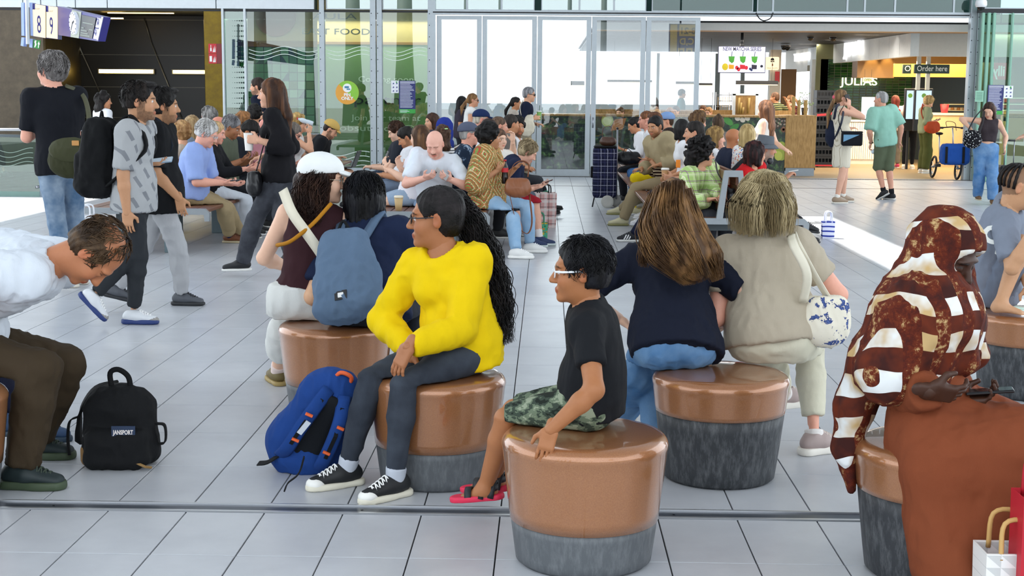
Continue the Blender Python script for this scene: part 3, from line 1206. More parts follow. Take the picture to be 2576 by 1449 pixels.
a_,b_,z0,z1=rc(525,545,110,160,FY-.03)
fs=empty('fire_sign',(a_,FY-.03,z0),'pair of red and white fire safety signs stacked on the bronze pillar','sign')
w,h=b_-a_,z1-z0
RED=plain('#c4202c',.4)
WHT=plain('#f2f2f0',.5)
for k in(0,1):
 MB().box(0,w,-.012,0,h*.51*k,h*(.49+.51*k)).build('red_plate',RED,fs)
MB().box(w*.12,w*.42,-.015,-.011,h*.10,h*.38).box(w*.22,w*.4,-.015,-.011,h*.62,h*.78).box(w*.28,w*.34,-.015,-.011,h*.78,h*.94).build('symbol',WHT,fs)
for k in(0,1):
 fl=MB()
 for q,(dx,hh)in enumerate(((.58,.26),(.70,.34),(.82,.28))):
  fl.prism([(w*(dx-.05),h*(.07+.51*k)),(w*(dx+.06),h*(.07+.51*k)),(w*(dx+.10),h*(.07+hh+.51*k)),(w*(dx+.02),h*(.07+hh*.5+.51*k))],1,-.015,-.011)
 fl.build('flame_symbol',WHT,fs)
MB().box(w,w+.10,-.008,-.002,0,h).build('side_plate',plain('#7d2026',.4),fs)
x0,x1,_,_=rc(-420,540,330,420,22.5)
tag(MB().box(-14,V(540,300,FY).x,22.2,TY+4,-.02,.0).build('floor_landing',plain('#2a2a2c',.6),None),'dark landing floor in front of the tunnel','floor',kind='structure')
# ---------------------------------------------------------------- glass balustrade
BY=21.4
bal=empty('balustrade',(V(60,400,BY).x,BY,0),'glass balustrade with steel handrail near the tunnel','railing')
bl=Vector(bal.location)
px0,px1=-260,98
def bp(px,py,Y=BY):
 return V(px,py,Y)-bl
zt,zm=bp(40,344).z,bp(40,508).z
MB().box(bp(px0,400).x,bp(px1,400).x,-.012,.012,zm+.12,zt).build('glass_panel',glass((.55,.75,.66),.10),bal)
MB().box(bp(px0,400).x,bp(px1,400).x,-.02,.02,zm-.35,zm+.16).build('base_panel',plain('#6f8e86',.35),bal)
MB().tube([bp(px0,334),bp(px1+4,344)],.022,10).build('top_rail',ALU_D,bal,True)
MB().tube([bp(px0,326,BY-.25),bp(246,326,BY-.25),bp(250,330,BY-.12)],.024,10).build('handrail',steel,bal,True)
MB().box(bp(99,400).x,bp(106,400).x,-.03,.03,0,bp(100,352).z).build('post',plain('#6d7a86',.35,.5),bal)
for py in(388,470):
 MB().tube([bp(93,py)+Vector((0,-.05,0)),bp(101,py)+Vector((0,.0,0))],.022,10).build('clamp',steel,bal,True)
for k,py in enumerate((378,390,402,412)):
 pts=[bp(px,py+6*math.sin(px/17+k*.2))+Vector((0,-.014,0))for px in np.linspace(0,84,18)]
 MB().band(pts,(0,0,1),.008,.002).build('wave_print',plain('#7f948a',.6),bal)
# ---------------------------------------------------------------- hanging platform signs
SY=21.0
BLUE=plain('#2a2a78',.35)
PBLUE=plain('#9fb4e4',.4)
LIT=emit('#ffe6b4',.95,'lit_sign')
NAVY=plain('#23237a',.4)
def board(px0,px1,pyt0,pyt1,pyb0,pyb1,Y0_,Y1_,dep=.10):
 """slanted hanging board: front face corners by pixels, near edge at Y0_, far edge at Y1_"""
 tl,tr_,bl_,br_=V(px0,pyt0,Y0_),V(px1,pyt1,Y1_),V(px0,pyb0,Y0_),V(px1,pyb1,Y1_)
 n=(tr_-tl).cross(bl_-tl).normalized()
 if n.y>0:
  n=-n
 return tl,tr_,bl_,br_,n
ps=empty('platform_sign',tuple(V(105,120,SY)),'hanging sign with lit platform numbers 8 and 9','sign')
PL=Vector(ps.location)
def slab(q,n,t0,t1):
 tl,tr_,bl_,br_=[p-PL for p in q]
 vs=[p+n*t for t in(t0,t1)for p in(tl,tr_,br_,bl_)]
 return vs,[(0,1,2,3),(7,6,5,4),(0,4,5,1),(1,5,6,2),(2,6,7,3),(3,7,4,0)]
for k,(a0,a1,yt0,yt1,yb0,yb1,num,nx_,ny_)in enumerate(((84.5,114.5,9,15,90.5,95.5,'8',100.5,64),(118,145,15,18,94.5,98,'9',131.5,68))):
 q=[V(a0,yt0,SY),V(a1,yt1,SY+.0),V(a0,yb0,SY),V(a1,yb1,SY)]
 n=Vector((0,-1,0))
 MB().add(*slab(q,n,0,.03)).build('lit_panel',LIT,ps)
 MB().add(*slab([V(a0-3,yt0-1,SY),V(a1+2.5,yt1-1,SY),V(a0-3,yb0+1,SY),V(a1+2.5,yb1+1,SY)],n,-.14,0)).build('case',BLUE,ps)
 q=V(nx_,ny_,SY)
 text('number',num,Vector((q.x,SY-.036,q.z))-PL,.36,NAVY,ps,depth=.002,bold=.002,width=.058 if num=='8' else.05)
 q=V(a0+9,yt0+13,SY)
 text('lettering','spoor',Vector((q.x,SY-.036,q.z))-PL,.045,NAVY,ps,depth=.001)
 MB().add(*slab([V(a0,yt0,SY),V(a0+5.5,yt0+1,SY),V(a0,yt0+14.5,SY),V(a0+5.5,yt0+15.5,SY)],n,.03,.034)).build('corner_mark',NAVY,ps)
MB().add(*slab([V(77,7,SY),V(84,7,SY),V(80,90,SY),V(86.5,90.5,SY)],Vector((0,-1,0)),-.1,.05)).build('side_panel',PBLUE,ps)
MB().add(*slab([V(56,7,SY),V(63,7,SY),V(57,90,SY),V(64,90,SY)],Vector((0,-1,0)),-.1,.05)).build('side_panel',PBLUE,ps)
MB().tube([V(66,-60,SY-.1)-PL,V(70,111,SY-.1)-PL],.028,4).build('hanger',plain('#c8d3da',.4),ps)
ex=empty('exit_sign',tuple(V(93,122,SY)),'small green emergency exit sign hanging under the platform numbers','sign')
PL=Vector(ex.location)
GRN=plain('#2c8a3a',.4)
MB().add(*slab([V(86,100,SY),V(103,102,SY),V(85,120,SY),V(100,123.5,SY)],Vector((0,-1,0)),0,.03)).build('green_plate',GRN,ex)
MB().add(*slab([V(78.5,97.5,SY),V(85,98,SY),V(76.5,119,SY),V(84,120.5,SY)],Vector((0,-1,0)),-.08,.05)).build('side_panel',PBLUE,ex)
MB().add(*slab([V(57,94,SY),V(64,94.5,SY),V(55,115,SY),V(62,117,SY)],Vector((0,-1,0)),-.08,.05)).build('side_panel',PBLUE,ex)
ar=MB()
for poly in([(94.5,111),(97.8,104),(100.5,112)],[(96.5,110),(98.6,110.3),(97.5,120.5),(95.4,120)],[(87.5,101.5),(92,102),(90.5,106),(92,112),(88.5,119),(86,119),(88,110),(86.5,107)]):
 pts=[V(x,y,SY-.033)-PL for x,y in poly]
 ar.add(pts,[tuple(range(len(pts)))])
ar.build('arrow_symbol',WHT,ex)
cb=empty('departure_board',tuple(V(200,100,SY+.5)),'long blue departures board with a round white clock','sign')
PL=Vector(cb.location)
q=[V(144,16,SY+.0),V(261,43,SY-1.6),V(146,88,SY),V(247,104,SY-1.6)]
n=(q[1]-q[0]).cross(q[2]-q[0]).normalized()
n=-n if n.y>0 else n
MB().add(*slab(q,n,-.10,0)).build('case',BLUE,cb)
def onb(u,v):
 return(q[0]*(1-u)+q[1]*u)*(1-v)+(q[2]*(1-u)+q[3]*u)*v
def bpatch(u0,u1,v0,v1,t0,t1,name,mat):
 MB().add(*slab([onb(u0,v0),onb(u1,v0),onb(u0,v1),onb(u1,v1)],n,t0,t1)).build(name,mat,cb)
bpatch(.34,.545,.0,1,0,.006,'clock_plate',plain('#9aa096',.5))
bpatch(.56,.86,.10,.93,0,.006,'screen',plain('#121a1c',.3))
bpatch(.885,.955,.08,.46,0,.006,'number_plate',WHT)
bpatch(.885,.955,.52,.92,0,.006,'number_plate',WHT)
bpatch(.963,.995,.0,.95,0,.006,'arrow_plate',plain('#d8dcd6',.5))
ux,vz=(q[1]-q[0]).normalized(),(q[2]-q[0]).normalized()
cc=onb(.443,.46)
rr=(q[2]-q[0]).length*.38
face=[cc+n*.05+ux*(rr*math.cos(a))+vz*(rr*math.sin(a))for a in np.linspace(0,2*math.pi,33)[:-1]]
bkr=[p-n*.05 for p in face]
mb=MB().add([p-PL for p in face+bkr],[tuple(range(32)),tuple(range(63,31,-1))]+[(i,(i+1)%32,32+(i+1)%32,32+i)for i in range(32)])
clk=mb.build('clock',plain('#dfe3f3',.4),cb)
def hand(ang,l,w):
 d=ux*math.sin(ang)-vz*math.cos(ang)
 s=n.cross(d)
 b0=cc+n*.054-PL
 return[b0-s*w-d*l*.15,b0+s*w-d*l*.15,b0+s*w+d*l,b0-s*w+d*l]
for i,(ang,l,w)in enumerate(((3.75,rr*.8,.012),(1.1,rr*.45,.016))):
 MB().add(hand(ang,l,w),[(0,1,2,3)]).build('clock_hand',BLACK,clk)
tk=MB()
for k in range(12):
 a=k*math.pi/6
 d=ux*math.sin(a)-vz*math.cos(a)
 s=n.cross(d)
 b0=cc+n*.053-PL
 tk.add([b0+d*rr*.82-s*.010,b0+d*rr*.82+s*.010,b0+d*rr*.95+s*.010,b0+d*rr*.95-s*.010],[(0,1,2,3)])
tk.build('hour_marks',BLACK,clk)
tl_=MB()
for k,(u0,u1,v)in enumerate(((.60,.83,.36),(.585,.64,.56),(.58,.72,.66),(.58,.75,.76),(.58,.80,.84),(.76,.84,.58))):
 tl_.add(*slab([onb(u0,v),onb(u1,v),onb(u0,v+.035),onb(u1,v+.035)],n,.006,.008))
tl_.build('departure_text',plain('#7c867e',.5),cb)
def btext(s,u,v,size,mat,name='number',wid=None):
 R3=Matrix((ux,-vz,n)).transposed()
 o=text(name,s,onb(u,v)+n*.009-PL,size,mat,cb,depth=.001,width=wid)
 o.rotation_euler=R3.to_euler()
btext('8',.925,.32,.20,NAVY)
btext('9',.918,.75,.20,NAVY)
dc=empty('dome_camera',tuple(V(172,22,SY+.1)),'grey dome camera on top of the departures board','camera')
MB().lathe([(.001,-.03),(.05,-.03),(.055,.0),(.04,.02),(.001,.03)],16).build('dome',plain('#7d8590',.3,.5),dc,True)
MB().lathe([(.02,-.10),(.02,-.03)],10).build('stem',ALU_D,dc,True)
# ---------------------------------------------------------------- cafe behind the doors
WOOD=NT('oak_veneer')
_v=WOOD.coord((6,6,1.2))
_f=WOOD.noise(_v,5,5,.6)
WOOD.base(WOOD.ramp(_f,[(.3,'#8a6634'),(.5,'#a67f45'),(.7,'#b9925a')]))
WOOD.set(Roughness=.5)
WOOD=WOOD.m
CY0=FY+.9
BKY=FY+17
cfl=MB().box(2.4,14,FY+.2,BKY+2,-.01,.002)
tag(cfl.build('floor_cafe',plain('#a08a68',.35),None),'warm beige cafe floor beyond the doors','floor',kind='structure')
CZ=V(1900,74,FY+.5).z
x0=V(1500,100,FY+.5).x
cd=empty('ceiling_cafe',(x0,FY+.5,CZ),'dark slatted cafe ceiling','ceiling',kind='structure')
MB().box(0,12,0,.25,-.02,.12).build('front_beam',plain('#c9c6c0',.5),cd)
MB().box(0,12,.25,1.2,.0,.06).build('wood_edge',WOOD,cd)
for k in range(40):
 yy=1.3+k*.36
 MB().box(0,12,yy,yy+.30,.02,.05).build('slat',plain('#2c2a28',.5),cd)
MB().box(0,12,0,17,.12,.16).build('slab',plain('#1c1b1a',.7),cd)
def print_mat():
 n=NT('food_print')
 v=n.coord()
 vo=n.n('ShaderNodeTexVoronoi')
 vo.inputs['Scale'].default_value=2.6
 n.l(v,vo.inputs['Vector'])
 s=n.sep(vo.outputs['Color'])
 f=n.noise(v,9,4,.6)
 c=n.ramp(f,[(.40,'#16211c'),(.52,'#26382a'),(.62,'#4b6b38'),(.74,'#9ab07a')])
 n.base(c)
 n.set(Roughness=.4)
 return n.m
cx0,cx1=V(1290,360,CY0).x,V(1978,360,CY0).x
cz=V(1700,289,CY0).z
ct=empty('cafe_counter',(cx0,CY0,0),'long cafe counter with a dark printed food photo along its front','counter')
W_=cx1-cx0
MB().box(0,W_,0,.5,.1,cz-.04).build('printed_front',print_mat(),ct)
MB().box(-.02,W_,-.04,.7,cz-.04,cz).build('worktop',WOOD,ct)
MB().box(0,W_,.05,.5,0,.1).build('plinth',ALU_D,ct)
def cpt(px,py):
 p=V(px,py,CY0-.005)
 return p.x-cx0,p.z
def blob(name,px,py,rx,ry,mat,n=18,rot=0,dep=.006):
 pts=[]
 for a in np.linspace(0,2*math.pi,n+1)[:-1]:
  u,w=rx*math.cos(a),ry*math.sin(a)
  X,Z=cpt(px+u*math.cos(rot)-w*math.sin(rot),py+u*math.sin(rot)+w*math.cos(rot))
  pts.append((X,Z))
 return MB().prism(pts[::-1],1,-dep,-.001).build(name,mat,ct)
blob('lemon_print',1528,303,15,16,plain('#b3c15a',.5))
blob('lemon_print',1528,303,11,12,plain('#d7dc96',.5),dep=.008)
blob('salmon_print',1556,313,16,26,plain('#c98348',.5),4,.9)
for q in range(5):
 blob('salmon_stripe',1548+q*4,303+q*5,8,.8,plain('#e0b083',.5),8,-.5,.008)
blob('leaf_print',1832,305,14,8,plain('#4f9442',.5),14,.7)
blob('leaf_print',1848,320,13,7,plain('#3f8238',.5),14,-.6)
for(a_,b_)in((1855,298),(1868,302),(1880,298)):
 blob('garlic_print',a_,b_,7,6,plain('#cfc6b4',.5),14,.5)
for k in range(34):
 blob('coffee_bean_print',1940+(k*7)%36+R_.uniform(-2,2),296+(k//5)*4.2,3.2,2.3,plain('#4b3628' if k%2 else '#a08c7a',.5),8,R_.uniform(0,3))
for k in range(6):
 blob('star_anise_print',1971,326,9,1.4,plain('#7a4a30',.5),8,k*math.pi/6,.007)
blob('grape_print',1966,380,16,24,plain('#96a03c',.5))
blob('grape_print',1958,392,10,12,plain('#b4b850',.5),dep=.008)
ex0,ex1=V(1975,360,CY0-.02).x,V(2052,360,CY0-.02).x
eb=empty('oak_block',(ex0,CY0-.02,0),'oak end block of the cafe counter with a steel plinth','cabinet')
MB().box(0,ex1-ex0,0,1.0,.16,cz+.01,bev=.006).build('oak_body',WOOD,eb)
MB().box(.01,ex1-ex0-.01,.02,.98,0,.16).build('steel_plinth',plain('#8b9399',.35,.6),eb)
x0,x1,z0,z1=rc(1490,1990,274,290,CY0+2.2)
sh=empty('cafe_bench',(x0,CY0+2.2,0),'long wooden bench back behind the cafe counter','bench')
MB().box(0,x1-x0,0,.08,.3,V(1700,276,CY0+2.2).z).build('backboard',WOOD,sh)
MB().box(0,x1-x0,-.45,0,.38,.45).build('seat',WOOD,sh)
for k in range(5):
 MB().box(.2+k*(x1-x0-.5)/4,.28+k*(x1-x0-.5)/4,-.4,.0,0,.38).build('leg',plain('#4a3a22',.6),sh)
x0,x1,z0,z1=rc(1850,1900,240,292,CY0+2.0)
dv=empty('bamboo_screen',(x0,CY0+2.0,0),'white framed wooden screen with bamboo canes on the cafe counter line','screen')
MB().box(0,x1-x0,0,.04,0,z1).build('board',WOOD,dv)
MB().box(-.06,0,-.01,.05,0,z1+.03).box(x1-x0,x1-x0+.06,-.01,.05,0,z1+.03).box(-.06,x1-x0+.06,-.01,.05,z1,z1+.04).build('frame',plain('#dfe4e6',.5),dv)
CANE=plain('#b0904f',.5)
for k,t in enumerate((.12,.22,.34,.62)):
 MB().tube([(t*(x1-x0),-.05,z0+.05),(t*(x1-x0)+.02,-.05,z1-.05-.1*(k%3))],.025,8).build('cane',CANE,dv,True)
for i,(px,py0,wd)in enumerate(((1995,243,9),(2009,252,8),(2026,252,9))):
 a_=V(px,292,CY0+.3)
 b_=V(px+2,py0,CY0+.3)
 o=empty('bamboo_cane',tuple(a_),('tallest bamboo cane standing on the oak block','middle bamboo cane standing on the oak block','bamboo cane standing on the oak block nearest its outer edge')[i],'bamboo','bamboo canes on the oak block')
 r_=wd/2/F_PX*CY0
 hh=b_.z-a_.z
 pr=[]
 for k in range(5):
  zz=hh*k/4
  pr+=[(r_*1.12,zz),(r_,zz+.02),(r_*.98,zz+hh/4-.02)]
 MB().lathe(pr[:-2],12).build('stem',CANE,o,True)
x0,x1,z0,z1=rc(1800,1842,232,292,CY0+3.2)
tr_=empty('wire_trolley',(x0,CY0+3.2,0),'wire shelf trolley behind the cafe bench','trolley')
for xx in(0,x1-x0):
 for yy in(0,.5):
  MB().tube([(xx,yy,0),(xx,yy,z1)],.014,6).build('upright',steel,tr_,True)
for k in range(9):
 MB().tube([(0,0,z1-.06-k*.13),(x1-x0,0,z1-.06-k*.13)],.009,6).build('rail',steel,tr_,True)
for k in range(8):
 MB().tube([((x1-x0)*k/7,0,z0),((x1-x0)*k/7,0,z1-.1)],.006,5).build('bar',plain('#b08d62',.4,.4),tr_,True)
for i,(px,w)in enumerate(((1655,7),(1805,12),(1868,10),(1937,7))):
 x0,x1,_,_=rc(px-w/2,px+w/2,130,290,BKY)
 o=MB().box(x0,x1,BKY,BKY+.15,0,CZ).build('trim_%d'%(30+i),plain('#9aa3a5',.5),None,recenter=True)
 tag(o,'grey window post at the back of the cafe, '+('first','second','third','fourth')[i]+' along','post',kind='structure')
x0,x1,z0,z1=rc(1100,1960,262,300,BKY)
tag(MB().box(x0-2,x1,BKY,BKY+.1,0,V(1500,262,BKY).z).build('wall_cafe_back',plain('#cfd6d6',.6),None),'low pale wall under the bright rear cafe windows','wall',kind='structure')
tag(MB().box(V(1090,300,FY).x,2.6,FY+.1,BKY+2,-.01,.001).build('floor_lobby',plain('#b9bdc0',.3),None),'pale lobby floor behind the glass doors','floor',kind='structure')
for i,(a0,a1,y0,y1,YY,lab)in enumerate(((1851,1957,203,214,FY+5,'long dark bar lamp hanging below the menu screen'),(1758,1792,209,216,FY+5,'short dark bar lamp hanging beside the last door leaf'),(1700,1752,205,213,FY+6,'dark bar lamp hanging behind the last door leaf'),(1436,1470,204,216,FY+6,'dark bar lamp hanging behind the middle door leaf'),(1528,1640,201,208,FY+7,'thin bar lamp hanging behind the fourth door leaf'))):
 x0,x1,z0,z1=rc(a0,a1,y0,y1,YY)
 o=empty('bar_lamp',(x0,YY,z0),lab,'lamp','bar lamps over the cafe tables')
 MB().box(0,x1-x0,-.05,.05,.012,z1-z0).build('shade',plain('#2c2a28',.5),o)
 MB().box(.01,x1-x0-.01,-.04,.04,0,.012).build('diffuser',emit('#ffe3b8',2.0),o)
 for t in(.15,.85):
  MB().tube([(t*(x1-x0),0,z1-z0),(t*(x1-x0),0,CZ-z0)],.004,5).build('wire',BLACK,o)
MY=FY+2.0
x0,x1,z0,z1=rc(1806,1926,116,184,MY)
ms=empty('menu_screen',(x0,MY,z0),'hanging screen advertising a new matcha drink series','screen')
w,h=x1-x0,z1-z0
MB().box(0,w,0,.05,0,h,bev=.005).build('housing',BLACK,ms)
MB().box(.012,w-.012,-.003,0,.014,h-.014).build('display',emit('#cfcdf6',.95,'display'),ms)
text('lettering','NEW MATCHA SERIES',(w*.5,-.006,h*.885),.115,plain('#1b1d2c',.5),ms,depth=.001,width=w*.80,bold=.0012)
def ms_blob(name,cx,cz_,rx,rz,mat,n=16,t=.006):
 MB().prism([(w*cx+rx*math.cos(a),h*cz_+rz*math.sin(a))for a in np.linspace(0,2*math.pi,n+1)[:-1]][::-1],1,-t,-.003).build(name,mat,ms)
for k,(cx,c1,c2)in enumerate(((.285,'#3f8f2b','#e0a01e'),(.52,'#3f8f2b','#c72030'),(.765,'#3f8f2b','#2a2438'))):
 MB().prism([(w*(cx-.068),h*.66),(w*(cx+.068),h*.66),(w*(cx+.055),h*.12),(w*(cx-.055),h*.12)],1,-.005,-.003).build('glass_print',emit('#dcdaf4',.85),ms)
 MB().prism([(w*(cx-.066),h*.62),(w*(cx+.066),h*.62),(w*(cx+.05),h*.42),(w*(cx+.01),h*.36),(w*(cx-.05),h*.44)],1,-.0065,-.005).build('matcha_print',plain(c1,.5),ms)
 MB().prism([(w*(cx-.056),h*.32),(w*(cx+.056),h*.30),(w*(cx+.052),h*.15),(w*(cx-.052),h*.15)],1,-.0065,-.005).build('fruit_layer_print',plain(c2,.5),ms)
 MB().prism([(w*(cx-.008),h*.62),(w*(cx+.004),h*.62),(w*(cx+.016),h*.80),(w*(cx+.004),h*.80)],1,-.0065,-.005).build('straw_print',BLACK,ms)
ms_blob('mango_print',.155,.23,w*.065,h*.13,plain('#d8c41e',.5))
for(cx,c_)in((.40,.2),(.44,.14),(.60,.2)):
 ms_blob('strawberry_print',cx,c_,w*.035,h*.075,plain('#cc2233',.5))
for(cx,c_)in((.68,.16),(.71,.12),(.73,.20)):
 ms_blob('blueberry_print',cx,c_,w*.024,h*.05,plain('#2e3a66',.5))
ms_blob('mascot_mark',.92,.26,w*.03,h*.05,BLACK)
MB().tube([(w*.5,.03,h),(w*.5,.03,CZ-z0)],.03,8).build('ceiling_mount',BLACK,ms,True)
MB().box(w*.46,w*.54,-.02,.08,h,h+.05).build('bracket',BLACK,ms)
# ---------------------------------------------------------------- shop row at the right
FASZ0,FASZ1=V(2370,142,FY+2.2).z,V(2370,86,FY+2.2).z
A0,A1,A2=V(2432,142,FY+2.2),V(2311,142,FY+2.2),V(2048,150,FY+12)
sf=empty('shop_fascia',(A1.x,A1.y,FASZ0),'white slatted shop fascia running back into the cafe with lit shop name','fascia')
sl=Vector(sf.location)
hh=FASZ1-FASZ0+.1
def wall_between(p,q_,z0,z1,t,name,mat,parent,off):
 d=(q_-p)
 d.z=0
 nn=Vector((-d.y,d.x,0)).normalized()*t
 vs=[]
 for z in(z0,z1):
  for b_ in(p,q_,q_+nn,p+nn):
   vs.append(Vector((b_.x,b_.y,z))-off)
 fs=[(3,2,1,0),(4,5,6,7),(0,1,5,4),(1,2,6,5),(2,3,7,6),(3,0,4,7)]
 return MB().add(vs,fs).build(name,mat,parent)
FAS=plain('#dfe2e1',.5)
npan=12
for k in range(npan):
 p,q_=A1.lerp(A2,k/npan),A1.lerp(A2,(k+.985)/npan)
 wall_between(q_,p,FASZ0,FASZ0+hh,-.18,'board',FAS,sf,sl)
wall_between(A1,A0+Vector((2,0,0)),FASZ0,FASZ0+hh,.2,'front_board',plain('#c9c4bb',.5),sf,sl)
dirA=(A2-A1)
dirA.z=0
dirA.normalize()
nA=Vector((-dirA.y,dirA.x,0))
if nA.y>0:
 nA=-nA
def fas_text(s,t,z,size,mat,name='lettering',depth=.03,wid=None):
 p=A1.lerp(A2,t)+nA*.225
 o=text(name,s,Vector((p.x,p.y,z))-sl,size,mat,sf,depth=depth,width=wid,bold=.006)
 o.rotation_euler=Matrix((-dirA,Vector((0,0,1)),(-dirA).cross(Vector((0,0,1))))).transposed().to_euler()
fas_text("JULIA'S",.47,FASZ0+hh*.52,.42,emit('#ffffff',1.6),wid=1.7)
fas_text('TEA GUYS',1.06,FASZ0+hh*.42,.30,emit('#ffffff',1.3),wid=1.9)
p,q_=A2,A2+dirA*3.0
wall_between(q_,p,FASZ0-.15,FASZ0+hh,-.18,'end_board',plain('#d6cfc2',.5),sf,sl)
so=empty('ceiling_soffit',(A1.x,A1.y,FASZ0+hh),'oak ceiling strip with round downlights along the shop fascia','ceiling',kind='structure')
sl2=Vector(so.location)
B1,B2=A1+nA*1.1,A2+nA*1.1
MB().add([A1-sl2+Vector((0,0,hh))*0,A2-sl2,B2-sl2,B1-sl2,A1-sl2+Vector((0,0,.05)),A2-sl2+Vector((0,0,.05)),B2-sl2+Vector((0,0,.05)),B1-sl2+Vector((0,0,.05))],[(0,1,2,3),(7,6,5,4),(0,4,5,1),(3,2,6,7)]).build('oak_strip',WOOD,so).location=(0,0,FASZ0*0)
for v_ in so.children[0].data.vertices:
 v_.co.z=0 if v_.index<4 else.05
for k in range(8):
 p=A1.lerp(A2,(k+.3)/8)+nA*.55
 o=MB().lathe([(.001,-.012),(.075,-.012),(.08,.0)],16).build('downlight',emit('#fff0d8',6),so)
 o.location=Vector((p.x,p.y,FASZ0+hh))-sl2
TBY=FY+9.0
x0,x1,_,_=rc(2080,2440,160,320,TBY)
zt=V(2200,150,TBY).z
tw_=empty('wall_green_tiles',(x0,TBY,0),'dark green glazed brick tile wall of the shop','wall',kind='structure')
DG=[plain(c,.15)for c in('#173a1c','#1f4a1f','#28591f')]
_tmm={}
tw,thh=16.0/F_PX*TBY,6.4/F_PX*TBY
nxx=min(13,int((x1-x0)/tw))
for j in range(20):
 for i in range(nxx):
  m=DG[R_.randrange(3)]
  if m.name not in _tmm:
   t=MB().box(.006,tw-.006,-.015,0,.005,thh-.005,bev=.003).build('tile',m,tw_)
   _tmm[m.name]=t.data
  else:
   t=link(bpy.data.objects.new('tile',_tmm[m.name]),tw_)
  t.location=(i*tw,0,zt-(j+1)*thh)
MB().box(-.3,x1-x0+2,0,.06,0,zt+.5).build('grout_backing',plain('#7b7c58',.6),tw_)
MB().box(nxx*tw,x1-x0+2,-.02,0,0,zt).build('dark_panel',plain('#1b241a',.5),tw_)
nl=sign_text(tw_,'JULIAS',2115,2208,206,21,emit('#fff2d0',2.2),TBY-.06,depth=.012,bold=.0)
HY=FY+6.5
x0,x1,z0,z1=rc(2157,2250,145,196,HY)
hd=empty('shop_hood',(x0,HY,z0),'warm oak hood lit by three cone spots inside the shop','hood')
MB().box(0,x1-x0,0,.6,0,z1-z0+.6).build('oak_front',plain('#8a6a45',.5),hd)
x2,x3,z2,z3=rc(2250,2436,140,194,HY-1.0)
MB().box(x2-x0,x3-x0+1.2,-1.0,-.9,z2-z0,z3-z0+.6).build('oak_side',plain('#c08a38',.45),hd)
for i,px in enumerate((2166,2202,2241)):
 p=V(px,145,HY-.35)
 l=bpy.data.lights.new('cone_spot','SPOT')
 l.energy,l.color,l.spot_size,l.spot_blend=45,(1,.72,.3),1.0,.5
 lo=bpy.data.objects.new('cone_spot',l)
 lo.location=(p.x,HY-.16,z1+.35)
 COL.objects.link(lo)
area('vitrine_fill',(V(820,40,FY+.3).x,FY+.28,3.0),8.0,45,(1,.97,.9),sy=.4)  # unseen fill lamp added to brighten the shop interior behind the glass
area('lobby_fill',(V(1350,60,FY+4).x,FY+5,3.6),6.0,420,(1,.98,.95))  # unseen area lamp added so the lobby behind the doors is not dark
area('shop_light',(V(2330,150,FY+5).x,FY+4.6,2.35),2.6,150,(1,.78,.48))
area('cafe_light',(V(1950,150,FY+4).x,FY+3.0,CZ-.15),3.0,110,(1,.92,.8))
for t in(.1,.4,.7):
 q_=A1.lerp(A2,t)+nA*.8
 area('fascia_fill',(q_.x,q_.y,FASZ0+hh-.06),.5,26,(1,.93,.84))  # extra lamps added to brighten the fascia, beyond the weak downlights
area('shop_right_light',(V(2560,150,FY+3).x,FY+2.6,2.9),1.6,60,(1,.9,.7))
op=empty('open_sign',tuple(V(2183,207,HY-.4)),'small hanging OPEN sign in the shop','sign')
MB().box(-.12,.12,-.01,.0,0,.11).build('plate',plain('#c9c9b0',.5),op)
text('lettering','OPEN',(0,-.013,.055),.075,plain('#3a5a2a',.5),op,depth=.001,width=.17,bold=.002)
MB().tube([(-.08,-.005,.11),(-.08,-.005,.3)],.003,5).tube([(.08,-.005,.11),(.08,-.005,.3)],.003,5).build('cord',BLACK,op)
OY=FY+3.2
x0,x1,z0,z1=rc(2300,2388,162,185,OY)
oh=empty('order_sign',(x0,OY,z0),'dark green Order here sign on two pale posts','sign')
w,h=x1-x0,z1-z0
OG=plain('#20352f',.5)
MB().box(0,w,-.03,.05,0,h,bev=.004).build('plate',OG,oh)
text('lettering','Order here',(w*.5,-.033,h*.52),h*.86,plain('#eef0ea',.5),oh,depth=.001,width=w*.86)
xx=rc(2279,2300,162,185,OY)[0]-x0
MB().box(xx,-.005,.25,.33,0,h).build('second_plate',OG,oh)
text('lettering','O',((xx)*.45,.246,h*.52),h*.86,plain('#eef0ea',.5),oh,depth=.001)
for px in(2313,2337):
 X_=V(px,190,OY).x-x0
 MB().box(X_-.04,X_+.04,.06,.14,V(2320,226,OY).z-z0,FASZ0-z0+.2).build('post',plain('#d8d2c4',.5),oh)
KY=FY+3.6
for i,(p0,p1,lab)in enumerate(((2276,2300,'black ordering kiosk partly hidden behind the front one'),(2300,2345,'black ordering kiosk with a pale blue screen under the Order here sign'))):
 x0,x1,z0,z1=rc(p0,p1,222,330,KY+(.35 if i==0 else 0))
 o=empty('order_kiosk',(x0,KY+(.35 if i==0 else 0),0),lab,'kiosk','ordering kiosks in the shop')
 MB().box(0,x1-x0,0,.12,V(2300,330,KY).z,z1,bev=.01).build('body',BLACK,o)
 MB().box(.03,x1-x0-.03,-.006,0,V(2300,300,KY).z,z1-.05).build('display',emit('#bcd4e6',.8),o)
 MB().disc(((x1-x0)/2,-.007,z1-.16),.05,(0,-1,0),.003,14).build('salad_picture',plain('#5b8a3a',.5),o)
 MB().box((x1-x0)*.4,(x1-x0)*.6,.02,.1,0,V(2300,330,KY).z).build('foot',BLACK,o)
x0,x1,z0,z1=rc(2125,2200,302,420,FY+6.2)
o=empty('shop_counter',(x0,FY+6.2,0),'white ribbed shop counter behind the phoning woman','counter')
MB().box(0,x1-x0+.4,.04,.7,0,z1-.04).build('body',plain('#e6e4de',.5),o)
for k in range(22):
 MB().box(k*(x1-x0+.4)/22,(k+.8)*(x1-x0+.4)/22,0,.04,.12,z1-.06).build('rib',plain('#f0eee8',.5),o)
